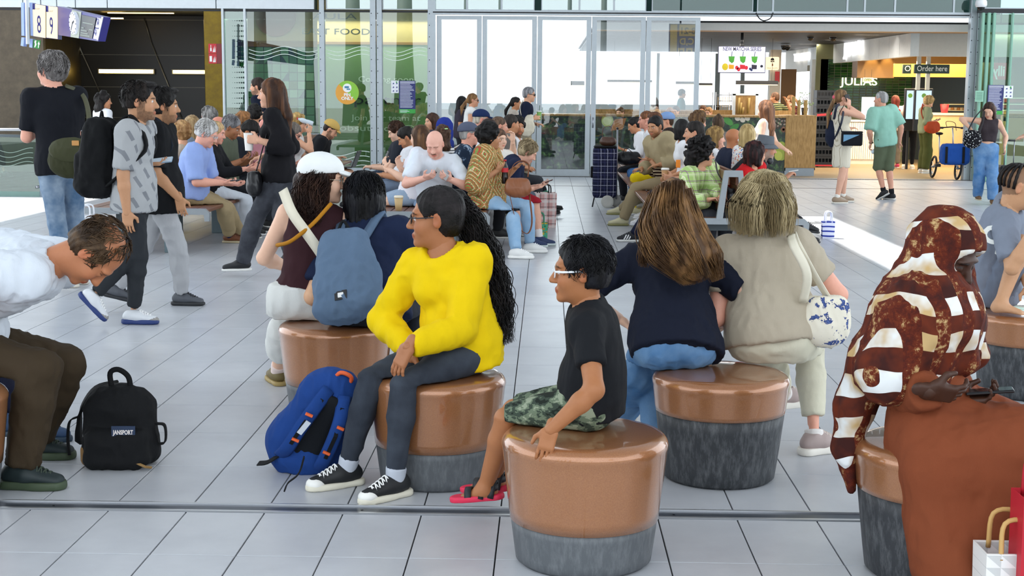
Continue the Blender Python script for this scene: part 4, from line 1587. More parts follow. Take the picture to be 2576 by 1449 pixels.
MB().box(-.02,x1-x0+.42,-.03,.74,z1-.04,z1).build('worktop',plain('#f2f0ea',.4),o)
a_,b_,c_,d_=rc(2168,2200,244,282,FY+6.3)
c_=z1+.03
o=empty('counter_display',(a_,FY+6.3,c_),'bright glass display standing on the white shop counter','display')
MB().box(0,b_-a_,0,.03,0,d_-c_).build('lit_panel',emit('#e8f2f6',1.1),o)
MB().box(-.02,b_-a_+.02,-.02,.05,-.03,0).build('foot',BLACK,o)
x0,x1,z0,z1=rc(2345,2440,290,420,FY+5.2)
o=empty('food_counter',(x0,FY+5.2,0),'pale wooden food counter with a glass display case','counter')
MB().box(0,x1-x0+1,0,.8,0,z1).build('body',plain('#d9b98a',.5),o)
MB().box(-.03,x1-x0+1,-.03,.82,z1,z1+.05).build('worktop',plain('#e9d9bd',.4),o)
x2,x3,z2,z3=rc(2388,2440,258,291,FY+5.2)
cs=MB().box(x2-x0,x3-x0+.8,.1,.6,z1+.05,z3).build('display_case',glass((.95,.97,.96),.1),o)
for k in range(2):
 MB().box(x2-x0+.02,x3-x0+.7,.14,.56,z1+.10+k*.14,z1+.115+k*.14).build('shelf',plain('#e4d6b4',.4),o)
for k in range(8):
 MB().lathe([(.001,0),(.035,0),(.045,.06),(.001,.062)],10,Matrix.Translation((x2-x0+.08+k*.07,.3,z1+.115))).build('pastry',plain('#c98a4a' if k%2 else '#f0e0c4',.6),o,True)
o=empty('red_bucket',(V(2383,318,FY+5).x,FY+5.3,z1+.05),'red paper bucket on the food counter','bucket')
MB().lathe([(.07,0),(.10,.20),(.092,.20),(.06,.02)],18,cap=False).build('shell',plain('#c22026',.5),o,True)
MB().lathe([(.001,.01),(.065,.01)],18,cap=False).build('bottom',plain('#a01a20',.5),o)
x0,x1,z0,z1=rc(2052,2105,226,420,FY+4.5)
nc=9
hcr=V(2075,226,FY+4.5).z/nc
for k in range(nc):
 o=empty('crate',(x0,FY+4.5,.06+k*(hcr-.007)),'black plastic crate in the tall stack beside the oak block, '+('lowest','second from below','third from below','fourth from below','fifth from below','sixth from below','seventh from below','second from top','topmost')[k],'crate','black crates stacked beside the oak block')
 w=x1-x0
 CR=plain('#191a1d',.45)
 MB().box(0,w,0,.4,0,.02).box(0,w,0,.02,.02,hcr*.3).box(0,w,0,.03,hcr*.72,hcr-.012).build('shell',CR,o)
 for q in range(7):
  MB().box(w*q/6.3,w*q/6.3+.02,0,.02,hcr*.3,hcr*.72).build('bar',CR,o)
 MB().box(0,.02,.02,.4,.02,hcr-.012).box(w-.02,w,.02,.4,.02,hcr-.012).box(0,w,.38,.4,.02,hcr-.012).build('side',CR,o)
o=empty('dolly',(x0,FY+4.48,0),'red dolly under the stack of black crates','trolley')
MB().box(-.02,x1-x0+.02,-.02,.44,.03,.06).build('deck',RED,o)
for xx in(.06,x1-x0-.06):
 MB().lathe([(.03,-.015),(.03,.015)],12,Matrix.Translation((xx,.02,.03))@Matrix.Rotation(math.pi/2,4,'Y')).build('wheel',BLACK,o,True)
p0,p1=V(2052,290,FY+3.2),V(2120,276,FY+4.2)
o=MB().band([p0,p0.lerp(p1,.5)-Vector((0,0,.04)),p1],(0,0,1),.05,.004).build('barrier_belt',plain('#c01c34',.6),None,recenter=True)
tag(o,'red barrier belt stretched beside the crate stack','barrier')
for q_ in(p0,p1):
 MB().tube([(q_.x,q_.y+.02,0),(q_.x,q_.y+.02,q_.z+.05)],.03,10).build('post',BLACK,o,True).location=-Vector(o.location)
x0,x1,z0,z1=rc(1926,1960,143,176,FY+8)
o=empty('tea_sign',(x0,FY+8,z0),'pale lit tea shop sign with a moustached face','sign')
MB().box(0,x1-x0,0,.12,0,z1-z0,bev=.02).build('case',emit('#f3d6ae',.9),o)
w,h=x1-x0,z1-z0
MB().prism([(w*.36,h*.72),(w*.64,h*.72),(w*.60,h*.88),(w*.48,h*.93),(w*.38,h*.86)],1,-.004,0).box(w*.36,w*.48,-.005,0,h*.60,h*.68).box(w*.52,w*.64,-.005,0,h*.60,h*.68).build('glasses_symbol',BLACK,o)
MB().box(w*.46,w*.56,-.004,0,h*.30,h*.48).build('cup_symbol',plain('#d08048',.5),o)
text('lettering','TEA GUYS',(w*.5,-.004,h*.13),h*.14,plain('#8a6a50',.5),o,depth=.001,width=w*.8)
x0,x1,z0,z1=rc(1936,1963,150,300,FY+8.12)
tag(MB().box(x0,x1,FY+8.12,FY+8.4,0,FASZ0+.3).build('wall_tea',plain('#c4bfb4',.6),None),'narrow pale pier carrying the tea shop sign','wall',kind='structure')
x0,x1,z0,z1=rc(1950,1961,180,206,FY+8.09)
o=MB().box(x0,x1,FY+8.09,FY+8.12,z0,z1).build('red_sign',RED,None,recenter=True)
tag(o,'small red fire sign beneath the tea shop sign','sign')
x0,x1,z0,z1=rc(1964,2002,174,300,FY+10)
o=empty('door_9',(x0,FY+10,0),'tall wooden door panel by the tea shop','door',kind='structure')
MB().box(0,x1-x0,0,.06,0,z1).build('leaf',plain('#7a5428',.5),o)
MB().tube([(.05,-.03,.9),(.05,-.03,1.2)],.015,6).build('handle',steel,o)
x0,x1,_,_=rc(2040,2062,160,320,FY+9.5)
tag(MB().box(x0,x1,FY+9.5,FY+9.8,0,FASZ0+.1).build('wall_pier',plain('#e3e7e8',.5),None),'white pier between tea shop and juice shop','wall',kind='structure')
x0,x1,_,_=rc(2062,2086,165,320,FY+9.0)
tag(MB().box(x0,x1,FY+9.0,FY+9.6,0,FASZ0+.1).build('wall_pier_grey',plain('#a8a49c',.5),None),'grey pier beside the green tile wall','wall',kind='structure')
p=V(2018,262,CY0+.9)
o=empty('pot_plant',(p.x,CY0+.6,cz),'leafy red-green pot plant behind the bamboo canes','plant')
MB().lathe([(.05,0),(.075,.16),(.06,.16),(.001,.12)],14).build('pot',BLACK,o,True)
lf=MB()
for k in range(46):
 a,e,r_=R_.uniform(0,6.28),R_.uniform(.2,1.4),R_.uniform(.08,.32)
 c_=Vector((math.cos(a)*math.cos(e)*r_*.6,math.sin(a)*math.cos(e)*r_*.6,.17+math.sin(e)*r_))
 d=Vector((math.cos(a),math.sin(a),R_.uniform(-.3,.5))).normalized()*.055
 s_=d.orthogonal().normalized()*.018
 lf.add([c_,c_+d*.5+s_,c_+d,c_+d*.5-s_],[(0,1,2,3)])
lf.build('foliage',plain('#4c6a2c',.5),o)
for k in range(5):
 MB().tube([(0,0,.12),(math.cos(k*1.3)*.06,math.sin(k*1.3)*.06,.38)],.005,5).build('stem',plain('#6a3a2a',.6),o)
for i,(px,py)in enumerate(((2039,88),(2096,89),(1972,113),(1981,114))):
 p=V(px,py,FY+4+(i//2)*5)
 o=empty('dome_camera',(p.x,p.y,p.z-.06),'black dome camera under the cafe ceiling, '+('nearer of the front pair','farther along of the front pair','first of the rear pair','second of the rear pair')[i],'camera','cafe dome cameras')
 MB().lathe([(.001,-.07),(.05,-.055),(.075,0),(.075,.02)],16).build('dome',plain('#0d0d0f',.1),o,True)
 MB().lathe([(.08,.02),(.08,.06)],16).build('mount',plain('#77716a',.5),o)
 MB().tube([(0,0,.06),(0,0,CZ-p.z+.06)],.012,6).build('rod',BLACK,o)
# ---------------------------------------------------------------- glazed corner at the far right
RY=FY-.3
window(2462,2536,46,460,RY,'green-tinted end window beside the open doorway',glass((.60,.80,.72),.10),.01,z0=0,z1=HEAD+.1)
window(2536,2620,46,460,RY,'green-tinted end window cut off by the frame',glass((.60,.80,.72),.10),.01,z0=0,z1=HEAD+.1)
x0,x1,_,_=rc(2460,2640,0,40,RY)
window(2460,2640,-40,36,RY,'dark clerestory strip above the end window',GREEN_DK,.02,z0=HEAD+.18,z1=TOPZ)
tag(MB().box(x0,x1+1,RY-.05,RY+.05,HEAD+.1,HEAD+.18).build('trim_40',BLACK,None),'black rail above the end window','rail',kind='structure')
for i,(a,b)in enumerate(((2463,2470),(2477,2485),(2491,2498),(2538,2543))):
 x0,x1,_,_=rc(a,b,50,300,RY-.08)
 tag(MB().box(x0,x1,RY-.12,RY-.05,0,HEAD+.1,bev=.01).build('trim_%d'%(41+i),plain('#7fb09a',.3),None),'slim green glass fin, '+('first','second','third','fourth')[i]+' from the doorway post','fin',kind='structure')
QY=FY+2.5
x0,x1,z0,z1=rc(2494,2532,158,200,QY)
il=empty('coffee_sign',(x0,QY,z0),'red square coffee sign seen from behind the glass','sign')
w,h=x1-x0,z1-z0
MB().box(0,w,0,.05,0,h).build('red_panel',RED,il)
MB().tube([(w*.5,.03,h),(w*.5,.03,3.4-z0)],.015,6).build('hanger',BLACK,il)
text('lettering','illy',(w*.5,-.004,h*.48),h*.85,WHT,il,depth=.001,mirror=True,width=w*.8,bold=.008)
poster(2484,2523,214,288,RY-.14,'dark blue house-rules poster behind the woman with the spotted bag')
rulesheet(2525,2548,216,247,RY-.14,'small white pictogram sheet near the woman with the spotted bag')
x0,x1,z0,z1=rc(2453,2474,228,256,RY-.14)
o=empty('glass_plate',(x0,RY-.14,z0),'small pale green info plate on the glass fins','sign')
MB().box(0,x1-x0,-.01,0,0,z1-z0).build('plate',plain('#8fbfa6',.4),o)
tx=MB()
for k in range(6):
 tx.box(.02,(x1-x0)*.85,-.012,-.01,(z1-z0)*(.15+.13*k),(z1-z0)*(.19+.13*k))
tx.build('text_lines',plain('#4c7a66',.5),o)
x0,x1,z0,z1=rc(2470,2640,0,460,QY+1.5)
bx=empty('wall_bar_back',(x0,QY+1.5,0),'dim green-brown back wall of the coffee bar','wall',kind='structure')
MB().box(0,x1-x0,0,.05,0,V(2520,142,QY+1.5).z).build('lower_panel',plain('#3b3427',.6),bx)
MB().box(0,x1-x0,0,.05,V(2520,142,QY+1.5).z,3.4).build('upper_panel',plain('#7b8068',.6),bx)
x0,x1,z0,z1=rc(2535,2640,246,380,QY+.4)
o=empty('coffee_bar',(x0,QY+.4,0),'coffee bar with red and cream shelves behind the end window','counter')
MB().box(0,x1-x0,0,.5,0,z0+.75).build('body',plain('#a8875a',.5),o)
for k,zz in enumerate((.0,.13,.26,.4)):
 MB().box(0,x1-x0,0,.4,z1-zz-.02,z1-zz).build('shelf',plain('#e8dcc0',.4),o)
 MB().box(0,x1-x0,.1,.35,z1-zz-.10,z1-zz-.025).build('goods',plain(('#a02a2a','#7a2020','#c08a50','#8a2424')[k],.5),o)
dmc=empty('security_camera',tuple(V(2468,12,FY-.45)),'white dome security camera on the steel post','camera')
MB().lathe([(.001,-.11),(.055,-.09),(.075,-.045),(.075,-.04)],20).build('dark_dome',plain('#101114',.1),dmc,True)
MB().lathe([(.095,-.045),(.11,.0),(.105,.06),(.07,.13),(.001,.15)],24).build('housing',plain('#e6e8ea',.35),dmc,True)
MB().tube([(0,0,.1),(0,.3,.2)],.03,8).build('arm',plain('#d8dadc',.4),dmc,True)
cb_=[V(1902,32,FY-.11),V(1910,46,FY-.12),V(1922,52,FY-.12),V(1938,46,FY-.12),V(1945,32,FY-.11)]
o=MB().tube(smooth_path(cb_,5),.012,6).build('cable',BLACK,None,True,recenter=True)
tag(o,'loose black cable hanging from the header beam','cable')
m0=V(1690,140,2*FY+3)
hs_=empty('hall_sign',(m0.x,-3,m0.z),'hanging blue and yellow hall sign for platforms 8-21 and stops C,D','sign')
YEL=plain('#f2c94a',.5)
k_=(2*FY+3)/F_PX
MB().box(-8*k_,70*k_,-.1,0,0,78*k_).build('case',BLUE,hs_)
MB().box(-5*k_,12*k_,0,.01,2*k_,76*k_).build('yellow_panel',YEL,hs_)
MB().box(17*k_,56*k_,0,.01,48*k_,76*k_).build('yellow_panel',YEL,hs_)
MB().box(57*k_,70*k_,0,.01,22*k_,46*k_).build('yellow_panel',YEL,hs_)
o=text('lettering','8-21',(38*k_,.012,60*k_),22*k_,BLACK,hs_,depth=.002,bold=.01)
o.rotation_euler=(math.pi/2,0,math.pi)
o=text('lettering','C,D',(36*k_,.012,34*k_),22*k_,YEL,hs_,depth=.002,bold=.01)
o.rotation_euler=(math.pi/2,0,math.pi)
for k in range(3):
 MB().box((15+k*20)*k_,(31+k*20)*k_,0,.01,2*k_,19*k_).build('yellow_panel',YEL,hs_)
 MB().box((19+k*20)*k_,(27+k*20)*k_,.01,.015,5*k_,14*k_).build('vehicle_symbol',BLACK,hs_)
MB().tube([(20*k_,-.05,78*k_),(20*k_,-.05,8-m0.z)],.04,8).build('hanger',steel,hs_,True)
# ---------------------------------------------------------------- benches
BW=NT('bench_wood')
_v=BW.coord((30,2.2,30))
BW.base(BW.ramp(BW.noise(_v,1,4),[(.3,'#5f3a26'),(.7,'#86563a')]))
BW.set(Roughness=.4)
BW=BW.m
BG=plain('#8f9599',.4,.3)
BDK=plain('#3a4448',.45)
def bench(xc,y0,y1,hw,label,back=True,b0=0.0):
 o=empty('bench',(xc,y0,0),label,'bench','double-sided hall benches')
 L=y1-y0
 zs=.44
 for q in(-1,1):
  for k in range(4):
   xa=q*(.09+k*(hw-.10)/4)
   xb=q*(.09+(k+.93)*(hw-.10)/4)
   MB().box(min(xa,xb),max(xa,xb),.03,L-.03,zs-.035,zs,bev=.005).build('slat',BW,o)
  if back:
   for k in range(3):
    z0=zs+.06+k*.13
    xx=q*(.085-k*.022)
    MB().box(xx-.014,xx+.014,b0+.05,L-.05,z0,z0+.12,bev=.005).build('back_slat',BW,o)
 for yy in(0,L-.06):
  pr=[(-hw-.02,zs-.11),(-hw-.025,zs-.03),(-hw+.02,zs+.012),(hw-.02,zs+.012),(hw+.025,zs-.03),(hw+.02,zs-.11),(hw-.025,zs-.11),(hw-.03,zs-.045),(-hw+.03,zs-.045),(-hw+.025,zs-.11)]
  MB().prism(pr,1,yy,yy+.06).build('end_frame',BG,o)
  if back:
   pr=[(-.15,zs),(-.09,zs),(-.045,zs+.40),(.045,zs+.40),(.09,zs),(.15,zs),(.085,zs+.46),(-.085,zs+.46)]
   yb=yy+(b0 if yy==0 else 0)
   MB().prism(pr,1,yb-.005,yb+.05).build('back_frame',BG,o)
 n=max(3,int(L/1.7))
 for k in range(n):
  yy=.18+k*(L-.5)/(n-1)
  MB().box(-.30,.30,yy,yy+.10,zs-.12,zs-.045).build('crossbar',BDK,o)
  for q in(-1,1):
   MB().box(q*.24-.06,q*.24+.06,yy-.02,yy+.12,0,zs-.12,bev=.006).build('leg',plain('#5d6f75',.4),o)
 return o
def bx_(px,Y):
 return at_z_simple(px,Y,.44).x
bL0,bL1=bx_(188,13.9),bx_(520,13.9)
bench((bL0+bL1)/2,13.9,24.5,(bL1-bL0)/2,'bench whose end shows beside the old man in the blue shirt',b0=.9)
bM0,bM1=bx_(905,13.8),bx_(1226,13.8)
bench((bM0+bM1)/2,13.8,24.5,(bM1-bM0)/2,'middle bench under the bald man and the woman in the patterned blouse',b0=1.1)
bR0,bR1=bx_(1655,13.4),bx_(2030,13.4)
bench((bR0+bR1)/2,13.4,24.5,(bR1-bR0)/2,'bench under the curly-haired woman in the green plaid shirt')
# ---------------------------------------------------------------- people
def fdir(deg):
 a=math.radians(deg)
 return A(-math.sin(a),math.cos(a),0.0)
def rdir(deg):
 a=math.radians(deg)
 return A(math.cos(a),math.sin(a),0.0)
def ik(a,c,l1,l2,pole):
 a,c=A(a),A(c)
 d=c-a
 L=np.linalg.norm(d)
 mx=(l1+l2)*.995
 if L>mx:
  c=a+d/L*mx
  d,L=c-a,mx
 mn=abs(l1-l2)+.03
 if L<mn:
  c=a+unit(d)*mn
  d,L=c-a,mn
 u=d/L
 x=(l1*l1-l2*l2+L*L)/(2*L)
 h=math.sqrt(max(l1*l1-x*x,0))
 p=A(pole)
 p=unit(p-u*p.dot(u))
 return a+u*x+p*h,c
def at_z(px,Y,z):
 py=600
 for _ in range(4):
  p=V(px,py,Y)
  py=pix((p.x,Y,z))[1]
 p=V(px,py,Y)
 return A(p.x,Y,z)
def cat_mesh(parts):
 V_,F_,C_,b=[],[],[],0
 for P,F,C in parts:
  if len(P)==0:
   continue
  V_.append(P)
  F_.append(F+b)
  C_.append(C)
  b+=len(P)
 return np.concatenate(V_),np.concatenate(F_),np.concatenate(C_)
def strand_mesh(paths,rs,n=3):
 """many thin hairs as one array mesh; paths (S,M,3)"""
 paths=np.asarray(paths)
 S,M,_=paths.shape
 T=np.gradient(paths,axis=1)
 T/=np.maximum(np.linalg.norm(T,axis=2,keepdims=True),1e-9)
 ref=np.where(np.abs(T[...,2:3])<.9,A(0,0,1),A(1,0,0))
 U=np.cross(T,ref)
 U/=np.maximum(np.linalg.norm(U,axis=2,keepdims=True),1e-9)
 W=np.cross(T,U)
 prof=np.interp(np.linspace(0,1,M),[0,.1,.75,1],[.7,1,.9,.15])
 r=np.asarray(rs)[:,None]*prof[None]
 ring=[paths+(U*math.cos(2*math.pi*k/n)+W*math.sin(2*math.pi*k/n))*r[...,None]for k in range(n)]
 P=np.stack(ring,2).reshape(-1,3)
 s,m,k=np.meshgrid(np.arange(S),np.arange(M-1),np.arange(n),indexing='ij')
 b=(s*M+m)*n
 k2=(k+1)%n
 F=np.stack([b+k,b+k2,b+n+k2,b+n+k],-1).reshape(-1,4)
 return P,F
SKINS={'pale':'#f0c4a8','fair':'#e2ad8c','tan':'#c98f68','olive':'#b97f57','brown':'#9c6440','dark':'#5d3824','pink':'#e9ab94','asian':'#e3b48f','deep':'#43281b'}
def head_shape(child=False,sex='m',mouth=0.0):
 s=Shape()
 s.ell((0,-.012,.033),(.075,.095,.084),k=.0)
 s.ell((0,.022,-.028),(.060,.066,.082),k=.03)
 s.ell((0,.036,-.074),(.048 if sex=='m' else.043,.052,.040),k=.025)
 s.ell((0,.078,-.100),(.020,.016,.015),k=.02)
 for q in(-1,1):
  s.ell((q*.040,.058,-.032),(.026,.030,.032),k=.02)
  s.ell((q*.027,.079,.026),(.026,.014,.009),k=.014)
  s.ell((q*.031,.108,.003),(.019,.020,.014),k=.014,mode='-')
  s.ell((q*.031,.076,.002),(.0145,.0145,.0125),k=.004)
 s.cone((0,.085,.012),(0,.110,-.030),.0085,.0125,k=.014)
 for q in(-1,1):
  s.ell((q*.012,.099,-.034),(.0085,.011,.008),k=.008)
 s.ell((0,.088,-.063),(.024,.013,.007),k=.006)
 s.ell((0,.086,-.074-mouth),(.020,.013,.007),k=.006)
 for q in(-1,1):
  Re=[unit((1,q*-.35,.05)),unit((q*.35,1,0)),(0,0,1)]
  s.ell((q*.078,-.006,-.006),(.010,.020,.032),Re,k=.008)
  s.ell((q*.090,.002,-.004),(.009,.010,.017),Re,k=.006,mode='-')
 return s
def paint_head(P,base,o):
 """colours of skin, lips, eyes, brows and beard by place on the head (head space)"""
 n=len(P)
 b=A(lin(base))
 C=np.tile(b,(n,1))
 x,y,z=P[:,0],P[:,1],P[:,2]
 ax=np.abs(x)
 red=np.clip(1-np.sqrt(((ax-.042)/.03)**2+((z+.03)/.03)**2+((y-.07)/.05)**2),0,1)
 C=C*(1-red[:,None]*A(.0,.16,.14))
 ear=np.clip((ax-.074)/.01,0,1)
 C=C*(1-ear[:,None]*A(.0,.16,.16))
 lip=(((ax)/.025)**2+((z+.0685)/.0125)**2<1)&(y>.08)
 C[lip]=b*A(.86,.52,.50)*.95
 brow=(np.abs(z-(.024-40*(ax-.03)**2*.12))<.0048)&(ax>.011)&(ax<.05)&(y>.055)
 hc=A(lin(o.get('brow','#2a1c14')))
 C[brow]=C[brow]*.2+hc*.8
 de=np.sqrt((ax-.031)**2+(y-.076)**2+(z-.002)**2)
 if not o.get('closed'):
  eye=(de<.0160)&(y>.080)&(np.abs(z-.002)<.0062)&(np.abs(ax-.031)<.0135)
  C[eye]=A(.72,.70,.68)
  iris=eye&(np.sqrt((ax-.031)**2+(z-.002)**2)<.0058)
  C[iris]=A(lin(o.get('eye','#2b1a10')))
 lash=(de<.0175)&(y>.078)&(z>.007)&(z<.0105)&(np.abs(ax-.031)<.016)
 C[lash]*=.25
 bd=o.get('beard',0)
 if bd:
  m=((z<-.035-.5*np.clip(y,0,.05))&(y>-.01)&~lip&(z>-.16))|((np.abs(z+.052)<.006)&(ax<.028)&(y>.08))
  side=(ax>.05)&(z<.0)&(z>-.1)&(y>.005)&(y<.04)
  m=(m&~((ax<.02)&(z>-.046)))|side
  nz=.75+.25*vnoise(P*220,5)
  C[m]=C[m]*(1-bd*nz[m][:,None])+A(lin(o.get('beardcol',o.get('brow','#2a1c14'))))*(bd*nz[m][:,None])
 if o.get('moust'):
  m=(np.abs(z+.053)<.0065)&(ax<.027)&(y>.08)
  C[m]=hc
 st=o.get('scalp',0)
 if st:
  m=(z>.02+.55*y)&~((y>.05)&(z<.075))&(z>-.05)
  m|=(y<.0)&(z>-.06)&(ax<.08)&(z>-.04+.3*y)
  m&=~(ax>.078)
  C[m]=C[m]*(1-st)+hc*st
 return C
def hand_shape(curl=.5,spread=.10,thumb=.5,s=1.0,q=1):
 """right hand (q=1), fingers along +x, palm faces -z, thumb at +y"""
 h=Shape()
 h.box((.045,0,0),(.047,.038,.0135),rd=.0125,k=.008)
 h.cone((-.035,0,0),(.01,0,0),.024,.026,k=.015,side=(0,1,0),su=1.10,sw=.72)
 ys=(.030,.010,-.010,-.029)
 ln=(.068,.077,.071,.056)
 for i in range(4):
  a=A(.086-abs(i-1.3)*.004,ys[i],0)
  ang=spread*(1.5-i)*.5
  t=curl*(1+.12*i)*.55
  r=.0092-.0005*i
  for j,fr in enumerate((.45,.31,.24)):
   d=A(math.cos(t)*math.cos(ang),math.cos(t)*math.sin(ang),-math.sin(t))
   b=a+d*ln[i]*fr
   h.cone(a,b,r,r*.92,k=.004)
   r*=.92
   a=b
   t+=curl*.95
 a=A(.018,.032,-.004)
 d1=unit((.62,.72,-.35-.35*thumb))
 b=a+d1*.042
 d2=unit((.92,.30-.45*thumb,-.45*thumb-.12))
 h.cone(a,b,.0145,.0112,k=.012)
 h.cone(b,b+d2*.032,.0110,.0088,k=.005)
 h.ell((.03,.024,-.008),(.026,.017,.014),k=.01)
 return h
def shoe_parts(sh,L):
 """upper and sole in foot space: origin under the ankle, +y to the toes"""
 k=L/.27
 w=sh.get('w',1.0)
 up=Shape()
 hi=sh.get('high',.0)
 up.cone(A(0,-.045,.055)*k,A(0,.03,.060)*k,.036*k,.040*k,k=.02,side=(1,0,0),su=.92*w)
 up.cone(A(0,.03,.056)*k,A(0,.150,.036)*k,.042*k,.030*k,k=.03,side=(1,0,0),su=1.12*w,sw=.85)
 up.cone(A(0,-.015,.06)*k,A(0,-.02,.100+hi)*k,.040*k,.036*k,k=.02,capb=True)
 up.cut((0,0,.012*k),(0,0,-1))
 so=Shape()
 th=sh.get('sole_h',.026)*k
 so.cone(A(0,-.048,th*.5/k)*k,A(0,.148,th*.5/k)*k,.043*k,.040*k,k=.02,side=(1,0,0),su=1.0*w,sw=1)
 so.ell(A(0,.085,th*.5/k)*k,A(.047*w,.085,.05)*k,k=.02)
 so.cut((0,0,th),(0,0,1))
 so.cut((0,0,0),(0,0,-1))
 return up,so
def person(label,pel,head,body=0,chest=None,face=None,pitch=5,roll=0,H=1.72,sex='m',sit=True,seat=.45,feet=(None,None),hands=(None,None),skin='fair',top=None,bottom=None,shoes=None,hair=None,look=None,bulk=1.0,slouch=.015,pelz=None,hk=1.0,vs=1.0,elbow=(None,None),knee=None,extra=None,name='person',necklen=1.0,glasses=None,shw=1.0,uplegs=False):
 s=H/1.75
 look=look or{}
 top=dict(dict(col='#333333',sleeve=.5,e=.014,hem=.05,neck='crew'),**(top or{}))
 bottom=dict(dict(col='#333a44',length=1.95,w=(1.0,1.0)),**(bottom or{}))
 fem=sex=='f'
 Y=pel[1]
 pz=pelz if pelz is not None else(seat+.095*s if sit else.525*H)
 P0=at_z(pel[0],Y,pz)
 root_xy=A(P0[0],P0[1],0)
 dist=Y
 vb=float(np.clip(.00112*dist+.0026,.0084,.025))*vs
 vh=float(np.clip(.00050*dist+.0020,.0048,.0135))*vs
 vhand=float(np.clip(.00060*dist+.0010,.0044,.0150))*vs
 face=body if face is None else face
 chest=body if chest is None else chest
 hs=(.131*H/.232)*hk
 Hc=A(V(head[0],head[1],Y+head[2]))
 hf,hr=fdir(face),rdir(face)
 pr,rr=math.radians(pitch),math.radians(roll)
 hf2=hf*math.cos(pr)-A(0,0,1)*math.sin(pr)
 hu=A(0,0,1)*math.cos(pr)+hf*math.sin(pr)
 hr2=hr*math.cos(rr)+hu*math.sin(rr)
 hu2=np.cross(hr2,hf2)
 HR=np.stack([hr2,hf2,hu2])
 def h(x,y,z):
  return Hc+hs*(A(x,y,z)@HR)
 upt=unit(Hc-P0)
 ntop=h(0,-.018,-.075)
 nd=unit(upt*.65+hu2*.35)
 N=ntop-nd*(.075*s*necklen)
 up=unit(N-P0)
 L=np.linalg.norm(N-P0)
 fb,rb=fdir(body),rdir(body)
 fc,rc=fdir(chest),rdir(chest)
 rc=unit(rc-up*rc.dot(up))
 fc=np.cross(up,rc)
 rm=unit(rb+rc)
 sw=(.172 if not fem else.150)*s*shw
 Sh=[N-up*.040*s+rc*q*sw for q in(-1,1)]
 hipw=.088*s
 Hp=[P0+rb*q*hipw for q in(-1,1)]
 th_l,sh_l=.245*H,.236*H
 ua_l,fa_l=.176*H,.150*H
 An,Kn,Ft=[],[],[]
 FL=.152*H
 ank_h=.062*s
 for i,q in enumerate((-1,1)):
  f=feet[i]
  if f is None:
   if sit:
    yaw=body
    c=P0+fb*(.43*s)+rb*q*.10
   else:
    yaw=body
    c=P0+rb*q*.09+fb*.04
   pt,z=0,0
   c=A(c[0],c[1],0)
  else:
   yaw=f[2]if len(f)>2 else body
   pt=f[3]if len(f)>3 else 0
   z=f[4]if len(f)>4 else 0
   c=A(G(f[0],f[1],z))
  t=math.radians(pt)
  fy,fx=fdir(yaw),rdir(yaw)
  fwd=fy*math.cos(t)-A(0,0,1)*math.sin(t)
  fu=A(0,0,1)*math.cos(t)+fy*math.sin(t)
  o=c-fwd*(.045*s)
  Ft.append((o,np.stack([fx,fwd,fu])))
  ank=o+fu*ank_h
  pole=(fb+A(0,0,.55))if sit else(fb*1.0+A(0,0,.1))
  if knee is not None and knee[i]is not None:
   pole=A(knee[i])
  a0=ank
  kn,ank=ik(Hp[i],ank,th_l,sh_l,pole)
  if np.linalg.norm(a0-ank)>.04:
   print('LEG',i,round(float(np.linalg.norm(a0-ank)),2),'pelY',Y,'footY',round(float(c[1]),2),label[:48])
   dlt=ank-a0
   Ft[-1]=(o+dlt,Ft[-1][1])
  Kn.append(kn)
  An.append(ank)
 El,Wr,Hd=[],[],[]
 for i,q in enumerate((-1,1)):
  w=hands[i]
  dirv=palm=None
  curl,tb=.45,.5
  if w is None:
   if sit:
    c=P0+fb*.30*s+rb*q*.09+A(0,0,.095*s)
    palm=A(0,0,-1)
   else:
    c=Sh[i]+rc*q*.07-A(0,0,.64*s)+fc*.05
    dirv=A(0,0,-1)+fc*.1
    palm=-rc*q
  else:
   if len(w)>2 and w[2]is not None:
    c=A(V(w[0],w[1],Y+w[2]))
   else:
    c=A(w[0])
   o=w[3]if len(w)>3 else{}
   curl,tb=o.get('curl',.45),o.get('thumb',.5)
   dirv,palm=o.get('dir'),o.get('palm')
   if dirv is not None:
    dirv=A(dirv)
  if palm is None:
   palm=A(0,0,-1)
  pole=-up*1.0-fc*.35+rc*q*.45
  if elbow[i]is not None:
   pole=A(elbow[i])
  hl=.085*s
  e,_=ik(Sh[i],c,ua_l,fa_l,pole)
  d=unit(c-e)if dirv is None else unit(dirv)
  e,wr=ik(Sh[i],c-d*hl,ua_l,fa_l,pole)
  if dirv is None:
   d=unit(wr-e)
  z=unit(A(palm)-d*A(palm).dot(d))
  if np.linalg.norm(z)<.5:
   z=unit(np.cross(d,rc))
  z=-z
  yv=np.cross(z,d)
  El.append(e)
  Wr.append(wr)
  Hd.append((wr,np.stack([d,yv,z]),curl,tb,q))
# ------------------------------------------------ torso solids
 Ca=P0+up*L*.36+np.cross(up,rm)*(.0-slouch)
 Cc=P0+up*L*.70+fc*(.0-slouch*.6)
 def torso(S_,e=0.0,k=.05,pelvis=True):
  f0=np.cross(up,rb)
  if pelvis:
   S_.ell(P0+up*.015,A((.172 if fem else.160)*s*bulk**.5+e,.118*s*bulk+e,.115*s+e),np.stack([rb,f0,up]),k=k)
  fa=np.cross(up,rm)
  S_.ell(Ca,A((.132 if fem else.148)*s*bulk+e,.100*s*bulk+e,max(.15*s,L*.30)+e),np.stack([rm,fa,up]),k=k)
  S_.ell(Cc,A((.145 if fem else.163)*s*bulk**.6+e,.104*s*bulk**.6+e,max(.16*s,L*.30)+e),np.stack([rc,fc,up]),k=k)
  if fem:
   for q in(-1,1):
    S_.ell(Cc+rc*q*.068*s+fc*.070*s-up*.012,A(.062,.055,.062)*s*bulk+e,np.stack([rc,fc,up]),k=.03)
